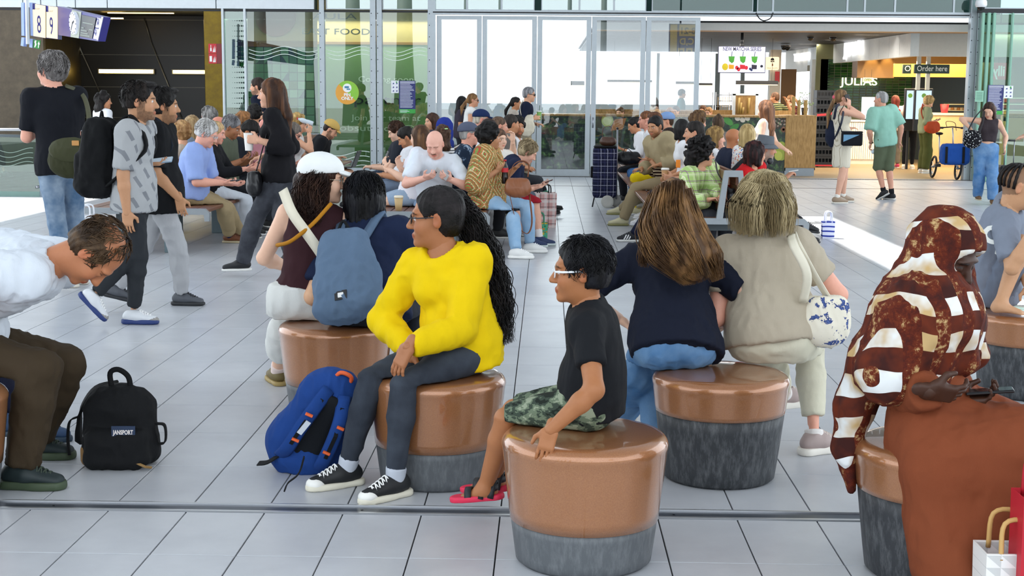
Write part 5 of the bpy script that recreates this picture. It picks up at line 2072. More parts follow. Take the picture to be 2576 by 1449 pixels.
  for q,sh in zip((-1,1),Sh):
   S_.cone(N-up*.075*s,sh-up*.012,.066*s+e,.052*s+e,k=.04)
   S_.cone(N+up*.01,sh*.6+N*.4-up*.002,.042*s+e*.7,.036*s+e*.7,k=.035)
  return S_
 def neck_solid(S_,e=0.0,mode='+',k=.03,t=1.0):
  r_=(.050 if fem else.058)*s
  S_.cone(N-up*.05*s,ntop*t+N*(1-t),r_*1.12+e,r_+e,k=k,mode=mode)
 def arm(S_,i,e=0.0,t0=0,t1=2,k=.03,capb=False,taper=1.0):
  a,b,c=Sh[i],El[i],Wr[i]
  m=.92 if fem else 1.0
  ra,re,rw=.056*s*m*bulk**.5,.043*s*m*bulk**.4,.029*s*m
  if t1>1:
   S_.cone(a,b,ra+e,re+e,k=k)
   tt=min(t1-1,1)
   bb=b+(c-b)*tt
   mid=b+(c-b)*.3*min(tt,1)
   S_.cone(b,mid,re+e,re*1.02+e,k=k*.6)
   S_.cone(mid,bb,re*1.02+e,(re*(1-tt)+rw*tt)*1.0+e*taper,k=k*.6,capb=capb)
  else:
   bb=a+(b-a)*t1
   S_.cone(a,bb,ra+e,ra*(1-t1)+re*t1+e*taper*1.15,k=k,capb=capb)
 def leg(S_,i,e=0.0,t1=2,k=.03,capb=False,w=(1,1),part='both'):
  a,b,c=Hp[i],Kn[i],An[i]
  m=1.04 if fem else 1.0
  ra,rk,ra2=.082*s*m*bulk**.6,.056*s,.036*s
  tt=min(t1,1)
  bb=a+(b-a)*tt
  if part in('both','thigh'):
   S_.cone(a,bb,ra*w[0]+e,(ra*(1-tt)+rk*tt)*(w[0]if tt<1 else(w[0]+w[1])/2)+e,k=k,capb=capb and t1<=1)
  if t1>1 and part in('both','shin'):
   tt=t1-1
   cc=b+(c-b)*tt
   calf=b+(c-b)*.30
   if tt>.3:
    f0=-np.cross(unit(c-b),rb)
    S_.cone(b,calf,rk*w[1]+e,rk*.98*w[1]+e,k=k*.6)
    S_.cone(calf,cc,rk*.98*w[1]+e,(rk*(1-tt)+ra2*tt)*w[1]**1.6+e,k=k*.6,capb=capb)
   else:
    S_.cone(b,cc,rk*w[1]+e,rk*w[1]+e,k=k,capb=capb)
# ------------------------------------------------ skin: one body
 root=empty(name,tuple(root_xy),label,'person')
 base=SKINS.get(skin,skin)
 bl=A(lin(base))
 S=Shape()
 SB=Shape()
 T_=S if top['sleeve']<=0 else SB
 torso(T_,-.006)
 neck_solid(T_,0,t=.8)
 le=[0,0]
 bare=bottom['length']<1.6 or shoes is None or uplegs
 for i in(0,1):
  le[i]=(-.003 if bottom['length']>1 else 0.0)if bare else(-.013 if bottom.get('style')!='skirt' else-.03)
  leg(S if bare else SB,i,le[i],part='thigh')
 if sit:
  for q in(S,SB):
   q.cut((0,0,seat+.003),(0,0,-1))
 for i in(0,1):
  leg(S if bare else SB,i,le[i],part='shin')
  arm(S,i)
  if bare and(shoes is None or shoes.get('kind')=='sandal'):
   o,FR=Ft[i]
   kf=FL/.27
   S.cone(An[i],o+A(0,-.03,.035)*kf@FR,.036*s,.030*s,k=.02)
   S.cone(o+A(0,0,.045)*kf@FR,o+A(0,.12,.018)*kf@FR,.036*s,.020*s,k=.03,side=FR[0],su=1.35,sw=.9)
   if shoes is None or shoes.get('kind')=='sandal':
    for j in range(5):
     xx=(j-2)*.0155*(1 if i==0 else-1)
     tl=(.036,.030,.026,.022,.018)[4-j]
     S.cone(o+A(xx,.115+tl*.2,.014)*kf@FR,o+A(xx*1.08,.125+tl,.009)*kf@FR,.0095*kf if j<4 else.013*kf,.0075*kf if j<4 else.010*kf,k=.006)
 bp,bf=S.mesh(vb)
 parts=[(bp,bf,np.tile(bl,(len(bp),1)))]
 if SB.ops and any(q[0]=='+' for q in SB.ops):
  sp_,sf_=SB.mesh(min(vb*2.4,.034))
  parts.append((sp_,sf_,np.tile(bl,(len(sp_),1))))
 hsH=head_shape(sex=sex)
 hsH.cone((0,-.018,-.05),tuple(((N+up*.012)-Hc)/hs@HR.T),(.050 if fem else.058)*s/hs,(.0515 if fem else.0595)*s/hs,k=.03)
 hp,hfc=hsH.mesh(vh/hs)
 hcol=paint_head(hp,base,look)
 parts.append((Hc+hs*(hp@HR),hfc,hcol))
 for wr,R3,curl,tb,q in Hd:
  hh=hand_shape(curl,thumb=tb)
  p_,f_=hh.mesh(vhand/s)
  if len(p_)==0:
   continue
  p2=p_.copy()
  if q==-1:
   p2[:,1]*=-1
   f_=f_[:,::-1]
  dz=np.clip((p_[:,0]-.12)/.06,0,1)[:,None]
  cc=np.tile(bl,(len(p_),1))*(1-dz*A(0,.10,.10))
  parts.append((wr+s*.98*(p2@R3),f_,cc))
 bP,bF,bC=cat_mesh(parts)
 mesh_obj('body',bP-root_xy,bF,skin_mat(),root,cols=bC)
# ------------------------------------------------ bottoms
 seed=abs(hash(label))%997 if False else sum(ord(c)for c in label)%997
 bstyle=bottom.get('style','trousers')
 if bstyle!='none':
  S=Shape()
  be=bottom.get('e',.010)
  f0=np.cross(up,rb)
  S.ell(P0+up*.015,A((.174 if fem else.162)*s*bulk**.5+be,.120*s*bulk+be,.118*s+be),np.stack([rb,f0,up]),k=.04)
  S.ell(P0+up*.09*s,A((.140 if fem else.152)*s*bulk+be,.105*s*bulk+be,.10*s),np.stack([rb,f0,up]),k=.04)
  S.cut(P0+up*bottom.get('waist',.075)*s,up)
  ln=bottom['length']
  if bstyle in('trousers','shorts'):
   for i in(0,1):
    leg(S,i,be,min(ln,1)if ln>1 else ln,w=bottom['w'],part='thigh',capb=True if ln<=1 else False)
   if sit:
    S.cut((0,0,seat-.001),(0,0,-1))
   for i in(0,1):
    leg(S,i,be,ln,w=bottom['w'],part='shin',capb=True)
  else:
   if sit:
    for i in(0,1):
     leg(S,i,be+.012,1,part='thigh')
    mid=(Kn[0]+Kn[1])/2
    S.cone(P0,mid,.085*s,.07*s,k=.06,side=rb,su=1.7)
    S.cut((0,0,seat-.001),(0,0,-1))
    if ln>1:
     am=(An[0]+An[1])/2
     e_=mid+(am-mid)*(ln-1)
     S.cone(mid,e_,.085*s,.10*s*bottom.get('flare',1),k=.05,side=rb,su=1.7*bottom.get('flare',1),capb=True)
   else:
    e_=A(P0[0],P0[1],P0[2]-.42*s*ln)
    S.cone(P0+A(0,0,.02),e_,.125*s,.125*s*bottom.get('flare',1.05),k=.05,side=rb,su=1.40,capb=True)
  if len(bottom.get('add',())):
   for fn in bottom['add']:
    fn(S,locals())
  p_,f_=S.mesh(vb*1.08)
  p_=fold(p_,f_,bottom.get('fold',.006)*min(1,s),seed)
  m=bottom.get('mat')or cloth(bottom['col'])
  mesh_obj(bottom.get('name',{'trousers':'trousers','shorts':'shorts'}.get(bstyle,'skirt')if ln>1.3 or bstyle!='trousers' else 'shorts'),p_-root_xy,f_,m,root)
# ------------------------------------------------ top
 if top.get('style')!='none':
  S=Shape()
  e=top['e']
  torso(S,e,k=.045)
  hem=top['hem']
  f0=np.cross(up,rb)
  fl=top.get('flare',1.0)
  if hem>0:
   S.cone(P0+up*.10,P0-up*hem,.136*s*bulk,.138*s*bulk*fl,k=.04,side=rb,su=1.30,sw=1.06,capb=True)
  S.cut(P0-up*hem,-up)
  if sit:
   S.cut((0,0,seat+.004),(0,0,-1))
  if top.get('neck')=='v':
   S.cone(N+up*.10-fc*.02,N-up*.03+fc*.07,.075*s,.060*s,k=.006,mode='-')
   S.ell(N-up*.06+fc*.115*s,A(.045,.075,.085)*s,np.stack([rc,fc,up]),k=.006,mode='-')
  elif top.get('neck')=='wide':
   S.ell(N+up*.035+fc*.02,A(.105,.095,.070)*s,np.stack([rc,fc,up]),k=.006,mode='-')
  elif top.get('neck')=='high':
   neck_solid(S,.016,t=.55,k=.02)
  else:
   S.ell(N+up*.045*s+fc*.022*s,A(.076,.080,.066)*s,np.stack([rc,fc,up]),k=.006,mode='-')
  if top['sleeve']>0:
   for i in(0,1):
    arm(S,i,e+top.get('se',0),t1=top['sleeve'],capb=True,taper=top.get('cuff',1.0))
  else:
   for i,q in enumerate((-1,1)):
    o=unit(rc*q)
    S.ell(Sh[i]+o*.045*s-up*.03*s,A(.065,.12,.12)*s,np.stack([rc,fc,up]),k=.008,mode='-')
  if top.get('neck')=='collar':
   for q in(-1,1):
    S.cone(N+up*.018-fc*.045+rc*q*.03,N-up*.028+fc*.075*s+rc*q*.045,.020,.016,k=.012)
    S.cone(N+up*.022-fc*.055,N+up*.012-fc*.03+rc*q*.055,.019,.019,k=.01)
    S.cone(N+up*.012-fc*.03+rc*q*.055,N-up*.02+fc*.06+rc*q*.05,.018,.016,k=.01)
  p_,f_=S.mesh(vb)
  p_=fold(p_,f_,top.get('fold',.007)*min(1,s),seed+7)
  m=top.get('mat')or cloth(top['col'])
  mesh_obj(top.get('name','shirt'),p_-root_xy,f_,m,root)
# ------------------------------------------------ shoes
 if shoes:
  for i in(0,1):
   o,FR=Ft[i]
   if shoes.get('kind')=='sandal':
    so=shoe_parts(shoes,FL)[1]
    p_,f_=so.mesh(vhand*1.2)
    sn=mesh_obj('sandal',p_@FR+o-root_xy,f_,plain(shoes.get('sole','#333333'),.6),root)
    mb=MB()
    kf=FL/.27
    for(y0,zt,ww)in((.085,.052,.034),(-.03,.075,.03),(.02,.080,.026)):
     arc=[o+A(math.cos(a)*.045,y0-(.02 if zt>.06 else 0)*math.sin(a),.015+math.sin(a)*zt)*kf@FR-root_xy for a in np.linspace(0,math.pi,12)]
     mb.band(arc,tuple(FR[1]),ww*kf,.006)
    arc=[o+A(math.cos(a)*.042,-.02-math.sin(a)*.04,.06)*kf@FR-root_xy for a in np.linspace(0,math.pi,12)]
    mb.band(arc,tuple(FR[2]),.028*kf,.006)
    mb.build('strap',plain(shoes['col'],.6),sn,True)
    continue
   upS,so=shoe_parts(shoes,FL)
   p_,f_=upS.mesh(vhand*1.5)
   sm=shoes.get('mat')or plain(shoes['col'],.6)
   so_o=mesh_obj('shoe',p_@FR+o-root_xy,f_,sm,root)
   p_,f_=so.mesh(vhand*1.6)
   mesh_obj('sole',p_@FR+o-root_xy,f_,plain(shoes.get('sole','#e8e6e0'),.6),so_o)
   kf=FL/.27
   if shoes.get('lace'):
    mb=MB()
    for j in range(5):
     y0=.045+j*.018
     z0=.102-j*.0085
     for q in(-1,1):
      pts=[o+A(q*.028,y0,z0-.018)*kf@FR-root_xy,o+A(0,y0+.008,z0+.004)*kf@FR-root_xy,o+A(-q*.026,y0+.016,z0-.02)*kf@FR-root_xy]
      mb.tube(smooth_path(pts,3),.0032*kf,5)
    mb.build('laces',plain(shoes['lace'],.8),so_o,True)
   if shoes.get('sock'):
    ss=Shape()
    a,c=Kn[i],An[i]
    ss.cone(c,c+(a-c)*shoes.get('sock_h',.22),.040*s,.045*s,k=.01,capb=True)
    p_,f_=ss.mesh(vhand*1.4)
    mesh_obj('sock',p_-root_xy,f_,cloth(shoes['sock']),root)
   if shoes.get('toe'):
    ts=Shape()
    ts.ell(A(0,.142,.030)*kf,A(.040,.045,.030)*kf)
    ts.cut((0,0,.014*kf),(0,0,-1))
    p_,f_=ts.mesh(vhand*1.25)
    mesh_obj('toe_cap',p_@FR+o-root_xy,f_,plain(shoes['toe'],.5),so_o)
   if shoes.get('stripe'):
    mb=MB()
    for q in(-1,1):
     for j in range(3):
      y0=.035+j*.026
      pts=[o+A(q*.041,y0+.018,.028)*kf@FR-root_xy,o+A(q*.0475,y0+.006,.050)*kf@FR-root_xy,o+A(q*.036,y0-.008,.078)*kf@FR-root_xy]
      mb.band(pts,tuple(FR[1]),.012*kf,.010)
    mb.build('stripe',plain(shoes['stripe'],.6),so_o)
# ------------------------------------------------ hair
 ctx=dict(root=root,off=root_xy,Hc=Hc,HR=HR,hs=hs,h=h,N=N,P0=P0,up=up,fc=fc,rc=rc,fb=fb,rb=rb,Sh=Sh,El=El,Wr=Wr,Hd=Hd,Kn=Kn,An=An,Ft=Ft,s=s,vb=vb,vh=vh,L=L,Cc=Cc,Ca=Ca,Y=Y,FL=FL)
 if hair:
  make_hair(hair,ctx)
 if glasses:
  make_glasses(glasses,ctx)
 if extra:
  extra(ctx)
 r=L/(.30*H)
 if not.8<r<1.22:
  print('TORSO',round(r,2),label[:50],'head px',head[:2])
 return ctx
def make_glasses(g,c):
 mb=MB()
 h,off=c['h'],c['off']
 for q in(-1,1):
  pts=[h(q*.032+math.cos(a)*.0215,.1005-abs(math.cos(a))*.002,.0+math.sin(a)*.0175)-off for a in np.linspace(0,2*math.pi,17)]
  mb.tube(pts,g.get('r',.0022)*c['hs'],5,cap=False)
  mb.tube([h(q*.053,.098,.006)-off,h(q*.072,.07,.006)-off,h(q*.081,.0,.008)-off,h(q*.078,-.022,-.008)-off],g.get('tr',g.get('r',.0022))*c['hs'],5)
 mb.tube([h(-.011,.1,.004)-off,h(0,.105,.007)-off,h(.011,.1,.004)-off],g.get('r',.002)*c['hs'],5)
 o=mb.build('glasses',plain(g['col'],.35,g.get('metal',0)),c['root'],True)
 for q in(-1,1):
  ring=[h(q*.032+math.cos(a)*.0205,.100,math.sin(a)*.0165)-off for a in np.linspace(0,2*math.pi,15)[:-1]]
  MB().add(ring,[tuple(range(14))]).build('lens',plain(g['lens'],.1)if g.get('lens')else glass((.93,.95,.97),.06),o)
def add_cap(S,c,th=.012,line=.062,nape=-.070,ears=True,k=.012,front=.0,face_w=.080):
 """hair over the skull with an opening for face and ears"""
 h,hs,HR=c['h'],c['hs'],c['HR']
 S.ell(h(0,-.014,.036),A(.074+th,.094+th,.083+th)*hs,HR,k=0)
 S.ell(h(0,-.045,-.022),A(.064+th*.9,.050+th,.066)*hs,HR,k=.03)
 S.ell(h(0,.092+front,line-.115),A(face_w,.082,.112)*hs,HR,k=k,mode='-')
 if ears:
  for q in(-1,1):
   S.ell(h(q*.088,.006,-.022),A(.034,.027,.042)*hs,HR,k=k,mode='-')
 S.cut(h(0,0,nape),-HR[2])
def make_hair(o,c):
 h,hs,HR,off=c['h'],c['hs'],c['HR'],c['off']
 st=o.get('style','short')
 S=Shape()
 v=c['vh']*(1.15 if c['Y']<13 else 1.45)
 amp=o.get('rough',.004)
 th=o.get('th',.012)
 rg=random.Random(int(abs(c['Hc'][0])*1000)+3)
 if st=='short':
  add_cap(S,c,th,o.get('line',.062),o.get('nape',-.060),front=o.get('front',0))
  if o.get('quiff'):
   S.ell(h(0,.055,.105),A(.05,.05,.022)*hs,HR,k=.02)
 elif st=='ring':
  S.ell(h(0,-.014,.020),A(.074+th,.096+th,.072+th)*hs,HR,k=0)
  S.ell(h(0,-.045,-.022),A(.064+th,.050+th,.066)*hs,HR,k=.03)
  S.ell(h(0,.10,-.03),A(.085,.10,.14)*hs,HR,k=.01,mode='-')
  S.ell(h(0,.02,.115),A(.075,.105,.062)*hs,HR,k=.01,mode='-')
  for q in(-1,1):
   S.ell(h(q*.088,.006,-.022),A(.034,.027,.042)*hs,HR,k=.01,mode='-')
  S.cut(h(0,0,-.065),-HR[2])
 elif st in('bob','long','tied'):
  add_cap(S,c,th,o.get('line',.066),-.075 if st!='bob' else-.13,ears=False,front=o.get('front',.002),face_w=o.get('fw',.072))
  if st=='tied':
   for q in(-1,1):
    S.ell(h(q*.090,.012,-.028),A(.034,.030,.050)*hs,HR,k=.012,mode='-')
  if st in('bob','long'):
   z=o.get('len',-.11)
   for q in(-1,1):
    S.cone(h(q*.066,-.012,.02),h(q*.074,-.004,z),.030*hs,.026*hs,k=.02,side=HR[1],su=1.5)
   S.cone(h(0,-.075,0),h(0,-.078,z-.02),.045*hs,.036*hs,k=.03,side=HR[0],su=1.7)
 elif st=='curly':
  add_cap(S,c,th,o.get('line',.066),o.get('nape',-.09),ears=False,front=.004,face_w=.074)
  for i in range(o.get('n',90)):
   az,el=rg.uniform(-2.5,2.5),rg.uniform(-.9 if o.get('big')else-.35,1.5)
   rr=(.088+th)+rg.uniform(0,o.get('big',.012))
   p=A(math.sin(az)*math.cos(el)*rr*.92,-math.cos(az)*math.cos(el)*rr*1.05-.012,math.sin(el)*rr*.98+.034)
   if p[1]>.045 and p[2]<.06:
    continue
   S.ell(h(*p),A(1,1,1)*hs*rg.uniform(.014,.024),k=.008)
  amp=max(amp,.007)
 for(pts,rad)in o.get('locks',()):
  P=[A(V(a,b,c['Y']+d))for a,b,d in pts]
  for i in range(len(P)-1):
   S.cone(P[i],P[i+1],rad[i],rad[i+1],k=.018,side=o.get('side'),su=o.get('su',1.0))
 for(a,r)in o.get('balls',()):
  S.ell(h(*a),A(r,r,r)*hs if isinstance(r,float)else A(r)*hs,HR,k=.012)
 if o.get('fall'):
  ln,wd,bk=o['fall']
  a=h(0,-.062,-.01)
  b=a+A(0,0,-ln)-c['fc']*bk
  m=(a+b)/2-c['fc']*.025
  S.cone(a,m,.060*hs,.055*hs,k=.03,side=c['rc'],su=wd)
  S.cone(m,b,.055*hs,.040*hs,k=.03,side=c['rc'],su=wd)
 if o.get('tail'):
  ln,bk=o['tail']
  a=h(0,-.10,o.get('tz',.01))
  f_=HR[1]
  b=a-f_*(.05+bk)+A(0,0,-ln*.5)
  d=b+A(0,0,-ln*.5)-f_*bk*.3
  S.cone(a,b,.026*hs,.034*hs,k=.015)
  S.cone(b,d,.034*hs,.014*hs,k=.015)
 P,F=S.mesh(v)
 if len(P)==0:
  return
 N=normals(P,F)
 q=(P-c['Hc'])@HR.T/hs
 az=np.arctan2(q[:,0],-(q[:,1]+.01))
 w=vnoise(np.stack([az*o.get('freq',11),q[:,2]*o.get('zf',9),q[:,1]*8],1),3)+.5*vnoise(np.stack([az*26,q[:,2]*14,q[:,1]*10],1),4)
 if st=='curly':
  w=vnoise(q*70,5)
 P=P+N*(w*amp*hs)[:,None]
 mats=o.get('mat')or hair_mat(o['col'],o.get('light'),o.get('st',(260,260,14)))
 parts=[(P,F,np.zeros((len(P),3)))]
 for(pts,rad,n,wav,rr)in o.get('strands',()):
  Pp=[tuple(V(a,b,c['Y']+d))for a,b,d in pts]
  path=np.array([tuple(x)for x in smooth_path(Pp,6)])
  M=len(path)
  rad_i=np.interp(np.linspace(0,1,M),np.linspace(0,1,len(rad)),rad)
  T=unit(path[-1]-path[0])
  u=unit(np.cross(T,A(0,1,.2)))
  w2=np.cross(T,u)
  paths=[]
  rs=[]
  for i in range(n):
   a=rg.uniform(0,6.28)
   rho=rg.uniform(.55,1.08)**.6
   ph,fr=rg.uniform(0,6.28),rg.uniform(.7,1.4)
   tt=np.linspace(0,1,M)
   dr=np.cumsum(np.array([rg.gauss(0,1)for _ in range(M)]))*.0015
   wv=np.sin(tt*fr*o.get('wf',9)+ph)*wav
   wv2=np.cos(tt*fr*o.get('wf',9)*.8+ph*2)*wav
   cc=path+(u[None]*(math.cos(a)*rho))*rad_i[:,None]+(w2[None]*(math.sin(a)*rho))*rad_i[:,None]
   cc=cc+u[None]*(wv+dr)[:,None]+w2[None]*wv2[:,None]
   paths.append(cc)
   rs.append(rr*rg.uniform(.6,1.3))
  sp,sf=strand_mesh(paths,rs)
  parts.append((sp,sf,np.zeros((len(sp),3))))
 if o.get('tufts'):
  n,ln,rr=o['tufts']
  paths,rs=[],[]
  for i in range(n):
   az,el=rg.uniform(-2.6,2.6),rg.uniform(o.get('tlo',-.3),1.5)
   ex=.003
   def on(az,el,r=1.0):
    return A(math.sin(az)*math.cos(el)*(.074+th+ex)*r,-math.cos(az)*math.cos(el)*(.094+th+ex)*r-.014,math.sin(el)*(.083+th+ex)*r+.036)
   p0=on(az,el)
   p2=on(az,el-ln)
   if(p0[1]>.05 and p0[2]<.055)or(p2[1]>.045 and p2[2]<.075)or(abs(p0[0])>.06 and p0[2]<.0 and p0[1]>-.02):
    continue
   p1=on(az+rg.uniform(-.15,.15),el-ln*.5,1.03+rg.uniform(0,.05))
   p2=on(az+rg.uniform(-.3,.3),el-ln,1.02+rg.uniform(0,.10))
   paths.append([h(*p0),(h(*p0)+h(*p1)*2)/3,h(*p1),(h(*p1)+h(*p2))/2+A(0,0,.002),h(*p2)])
   rs.append(rr*rg.uniform(.6,1.3))
  sp,sf=strand_mesh(paths,rs)
  parts.append((sp,sf,np.zeros((len(sp),3))))
 P,F,_=cat_mesh(parts)
 mesh_obj('hair',P-off,F,mats,c['root'])
def sdf_obj(name,S,v,mat,parent=None,off=(0,0,0),amp=0.0,seed=1):
 P,F=S.mesh(v)
 if amp:
  P=fold(P,F,amp,seed)
 return mesh_obj(name,P-A(off),F,mat,parent)
def sdf_thing(name,S,v,mat,label,cat,group=None,amp=0.0,seed=1):
 """a top-level thing made from one solid, origin at its base"""
 P,F=S.mesh(v)
 if amp:
  P=fold(P,F,amp,seed)
 lo,hi=P.min(0),P.max(0)
 off=A((lo[0]+hi[0])/2,(lo[1]+hi[1])/2,lo[2])
 o=mesh_obj(name,P-off,F,mat,None,loc=tuple(off))
 return tag(o,label,cat,group),off
def hat(c,kind,col,col2=None,mat=None):
 """cap, flat cap or bucket hat: part of the person's clothing"""
 h,hs,HR,off,root=c['h'],c['hs'],c['HR'],c['off'],c['root']
 S=Shape()
 m=mat or cloth(col)
 if kind in('cap','flatcap'):
  S.ell(h(0,-.014,.048),A(.098,.120,.094)*hs,HR,k=0)
  S.cut(h(0,0,.036),-unit(HR[2]-HR[1]*.10))
  S.ell(h(0,-.012,.045),A(.080,.101,.075)*hs,HR,k=.004,mode='-')
  o=sdf_obj('cap',S,c['vh'],m,root,off)
  B=Shape()
  B.ell(h(0,.105,.038),A(.078,.092 if kind=='cap' else.04,.015)*hs,np.stack([HR[0],unit(HR[1]-HR[2]*.22),unit(HR[2]+HR[1]*.22)]),k=0)
  B.ell(h(0,.030,.045),A(.082,.070,.10)*hs,HR,k=.004,mode='-')
  sdf_obj('brim',B,c['vh']*.8,cloth(col2)if col2 else m,o,off)
  if kind=='cap':
   Bt=Shape()
   Bt.ell(h(0,-.012,.138),A(.008,.008,.005)*hs,HR)
   sdf_obj('button',Bt,c['vh']*.6,m,o,off)
 elif kind=='bucket':
  S.cone(h(0,-.012,.03),h(0,-.012,.105),.098*hs,.082*hs,k=.0,side=HR[0],su=.92,capb=False)
  S.cut(h(0,-.012,.125),HR[2])
  S.cut(h(0,0,.032),-HR[2])
  o=sdf_obj('bucket_hat',S,c['vh'],m,root,off,.003)
  B=Shape()
  B.cone(h(0,-.010,.035),h(0,-.006,-.005),.100*hs,.145*hs,k=0,side=HR[0],su=.93,capa=True,capb=True)
  B.cone(h(0,-.012,.05),h(0,-.012,-.06),.080*hs,.125*hs,k=.003,side=HR[0],su=.93,mode='-')
  sdf_obj('brim',B,c['vh']*.9,m,o,off,.003)
# ---------------------------------------------------------------- people in front
JE='#3a3f49'
yellow=person('girl in a bright yellow sweater with a long black ponytail, seated on a copper stool',(1165,5.83),(1098,548,-.04),body=138,chest=152,face=92,pitch=2,H=1.64,sex='f',skin='#a9714c',hk=1.10,seat=.462,feet=((972,1256,133),(846,1226,122)),hands=((1004,918,-.34,dict(dir=(-.45,-.1,-.9),palm=(.6,.5,.2),curl=.35)),(1010,925,-.12,dict(dir=(-.5,-.3,-.9),palm=(.3,.3,-.5)))),elbow=((.75,.4,-.6),(-.6,.35,-.6)),top=dict(col='#e6c405',sleeve=1.93,e=.017,hem=.07,se=.004,cuff=.9,fold=.010,name='sweater',flare=1.06),bottom=dict(mat=denim('#2e333c','#59616d',.5),length=1.88,w=(.98,.80),name='jeans',fold=.006),shoes=dict(col='#15171a',sole='#ddd8c6',lace='#f4f4f2',toe='#ecebe6',sock='#b9bfca',sock_h=.17,w=.92,sole_h=.030),hair=dict(style='tied',col='#0d0b0b',light='#2b2627',th=.010,line=.074,st=(120,120,200),freq=15,rough=.003,locks=[([(1150,500,.02),(1176,545,.05),(1205,620,.06),(1224,700,.05),(1236,780,.03),(1246,850,.0)],[.040,.042,.056,.062,.060,.030])],strands=[([(1150,498,.02),(1178,545,.05),(1206,620,.06),(1226,700,.05),(1240,785,.03),(1250,870,.0)],[.035,.045,.066,.080,.082,.060],420,.011,.0022)],wf=34),look=dict(brow='#120d0b'),glasses=dict(col='#23262c',r=.0026))
boy=person('boy in a black T-shirt and camouflage shorts with white-armed glasses, on the nearest stool',(1487,4.86),(1462,682,-.05),body=78,chest=86,face=90,pitch=2,H=1.30,sex='m',skin='#a86f47',hk=1.23,seat=.462,shw=.98,slouch=.03,feet=((1203,1258,78,8,.13),(1225,1235,70,8,.13)),hands=((1372,1130,-.315,dict(dir=(-.25,-.25,-.95),palm=(.2,1,-.1),curl=.35,thumb=.1)),(1400,1010,.25)),elbow=((.9,-.5,-.1),(.6,.6,-.5)),top=dict(col='#17191d',sleeve=.62,e=.012,hem=.03,fold=.008,name='t_shirt'),bottom=dict(mat=pattern('camo',['#1f2620','#39443a','#66735f','#8d9781']),style='shorts',length=.93,w=(1.16,1.2),name='shorts',fold=.006),shoes=dict(kind='sandal',col='#1c1f24',sole='#d3244a',sole_h=.03),hair=dict(style='short',col='#0c0b0d',light='#23242a',th=.014,line=.070,nape=-.062,rough=.004,tufts=(900,.45,.0016),st=(130,130,40)),look=dict(brow='#15100d'),glasses=dict(col='#e8ecf2',r=.0024,tr=.0045))
maroon=person('woman in a white cap and dark maroon sleeveless top sitting with her back turned',(770,7.12),(812,452,.06),body=8,chest=10,face=-76,pitch=4,H=1.66,sex='f',skin='pale',hk=1.06,seat=.462,feet=((694,962,25),(770,960,10)),hands=((735,690,.40),(850,700,.35)),elbow=((-.7,-.2,-.7),None),top=dict(col='#3a2025',sleeve=0,e=.012,hem=.00,fold=.006,neck='crew',name='top'),bottom=dict(col='#d9dad6',length=1.5,w=(1.15,1.2),name='trousers',e=.02,fold=.008,waist=.06),shoes=dict(col='#6b5c33',sole='#a08a55',sock='#e8d5cf'),hair=dict(style='long',col='#2e1d18',light='#5b3c2d',th=.006,len=-.10,fall=(.25,1.45,.02),st=(90,90,30),rough=.008,freq=7,zf=26,strands=[([(800,445,.02),(778,490,-.05),(768,540,-.10),(772,562,-.11)],[.07,.085,.075,.04],300,.009,.0017)],wf=16),look=dict(brow='#2a1a14'),glasses=dict(col='#b9b2a4',r=.0018,metal=.8),extra=lambda c:hat(c,'cap','#e9ecec'))
navy=person('person with black bobbed hair and a navy T-shirt wearing the grey backpack',(930,6.95),(917,504,.24),body=-12,chest=-14,face=0,pitch=8,H=1.70,sex='m',skin='asian',hk=1.12,seat=.462,bulk=1.06,hands=((880,760,.35),(1010,760,.40)),elbow=(None,(.8,-.1,-.6)),top=dict(col='#18233f',sleeve=.75,e=.022,hem=.08,fold=.011,name='t_shirt',flare=1.1),bottom=dict(col='#20242c',length=1.9),shoes=dict(col='#333333'),hair=dict(style='bob',col='#0b0b0e',light='#1d1e25',th=.017,len=-.085,rough=.007,freq=16,tufts=(1100,.8,.0018),tlo=-.6,st=(140,140,16)),look=dict(brow='#15100d'))
long_hair=person('woman with very long brown hair over a dark navy T-shirt, seen from behind',(1700,5.95),(1694,548,.30),body=22,chest=8,face=-32,pitch=10,H=1.70,sex='f',skin='pale',hk=1.12,seat=.462,bulk=1.04,feet=((1548,1085,40),None),hands=((1592,815,.30,dict(curl=.3)),(1790,830,.36)),elbow=((-.9,-.3,-.4),(.7,-.3,-.6)),top=dict(col='#151a2a',sleeve=.72,e=.018,hem=.05,fold=.010,name='t_shirt',flare=1.08),bottom=dict(mat=denim('#4a77a8','#9cc0e0',.55),length=1.9,w=(1.08,1.22),name='jeans',fold=.008),shoes=dict(col='#d8d4cc'),hair=dict(style='long',col='#5a3f28',light='#a3794b',th=.012,len=-.14,rough=.006,freq=10,st=(150,150,9),su=1.0,locks=[([(1690,500,.02),(1685,580,-.06),(1712,640,-.13),(1750,685,-.14)],[.085,.105,.098,.035]),([(1655,520,.0),(1640,600,-.05),(1625,640,-.08)],[.05,.045,.015]),([(1730,560,-.03),(1775,640,-.08),(1800,690,-.08)],[.06,.06,.02])],strands=[([(1680,470,.02),(1668,560,-.07),(1700,640,-.15),(1752,705,-.16)],[.07,.105,.10,.055],420,.006,.0024),([(1650,490,.02),(1632,580,-.05),(1622,640,-.08),(1620,672,-.08)],[.03,.035,.022,.01],60,.005,.0022),([(1720,480,.0),(1748,580,-.06),(1785,650,-.10),(1806,705,-.10)],[.03,.05,.045,.02],150,.006,.0023)],wf=7),look=dict(brow='#5a3f28'))
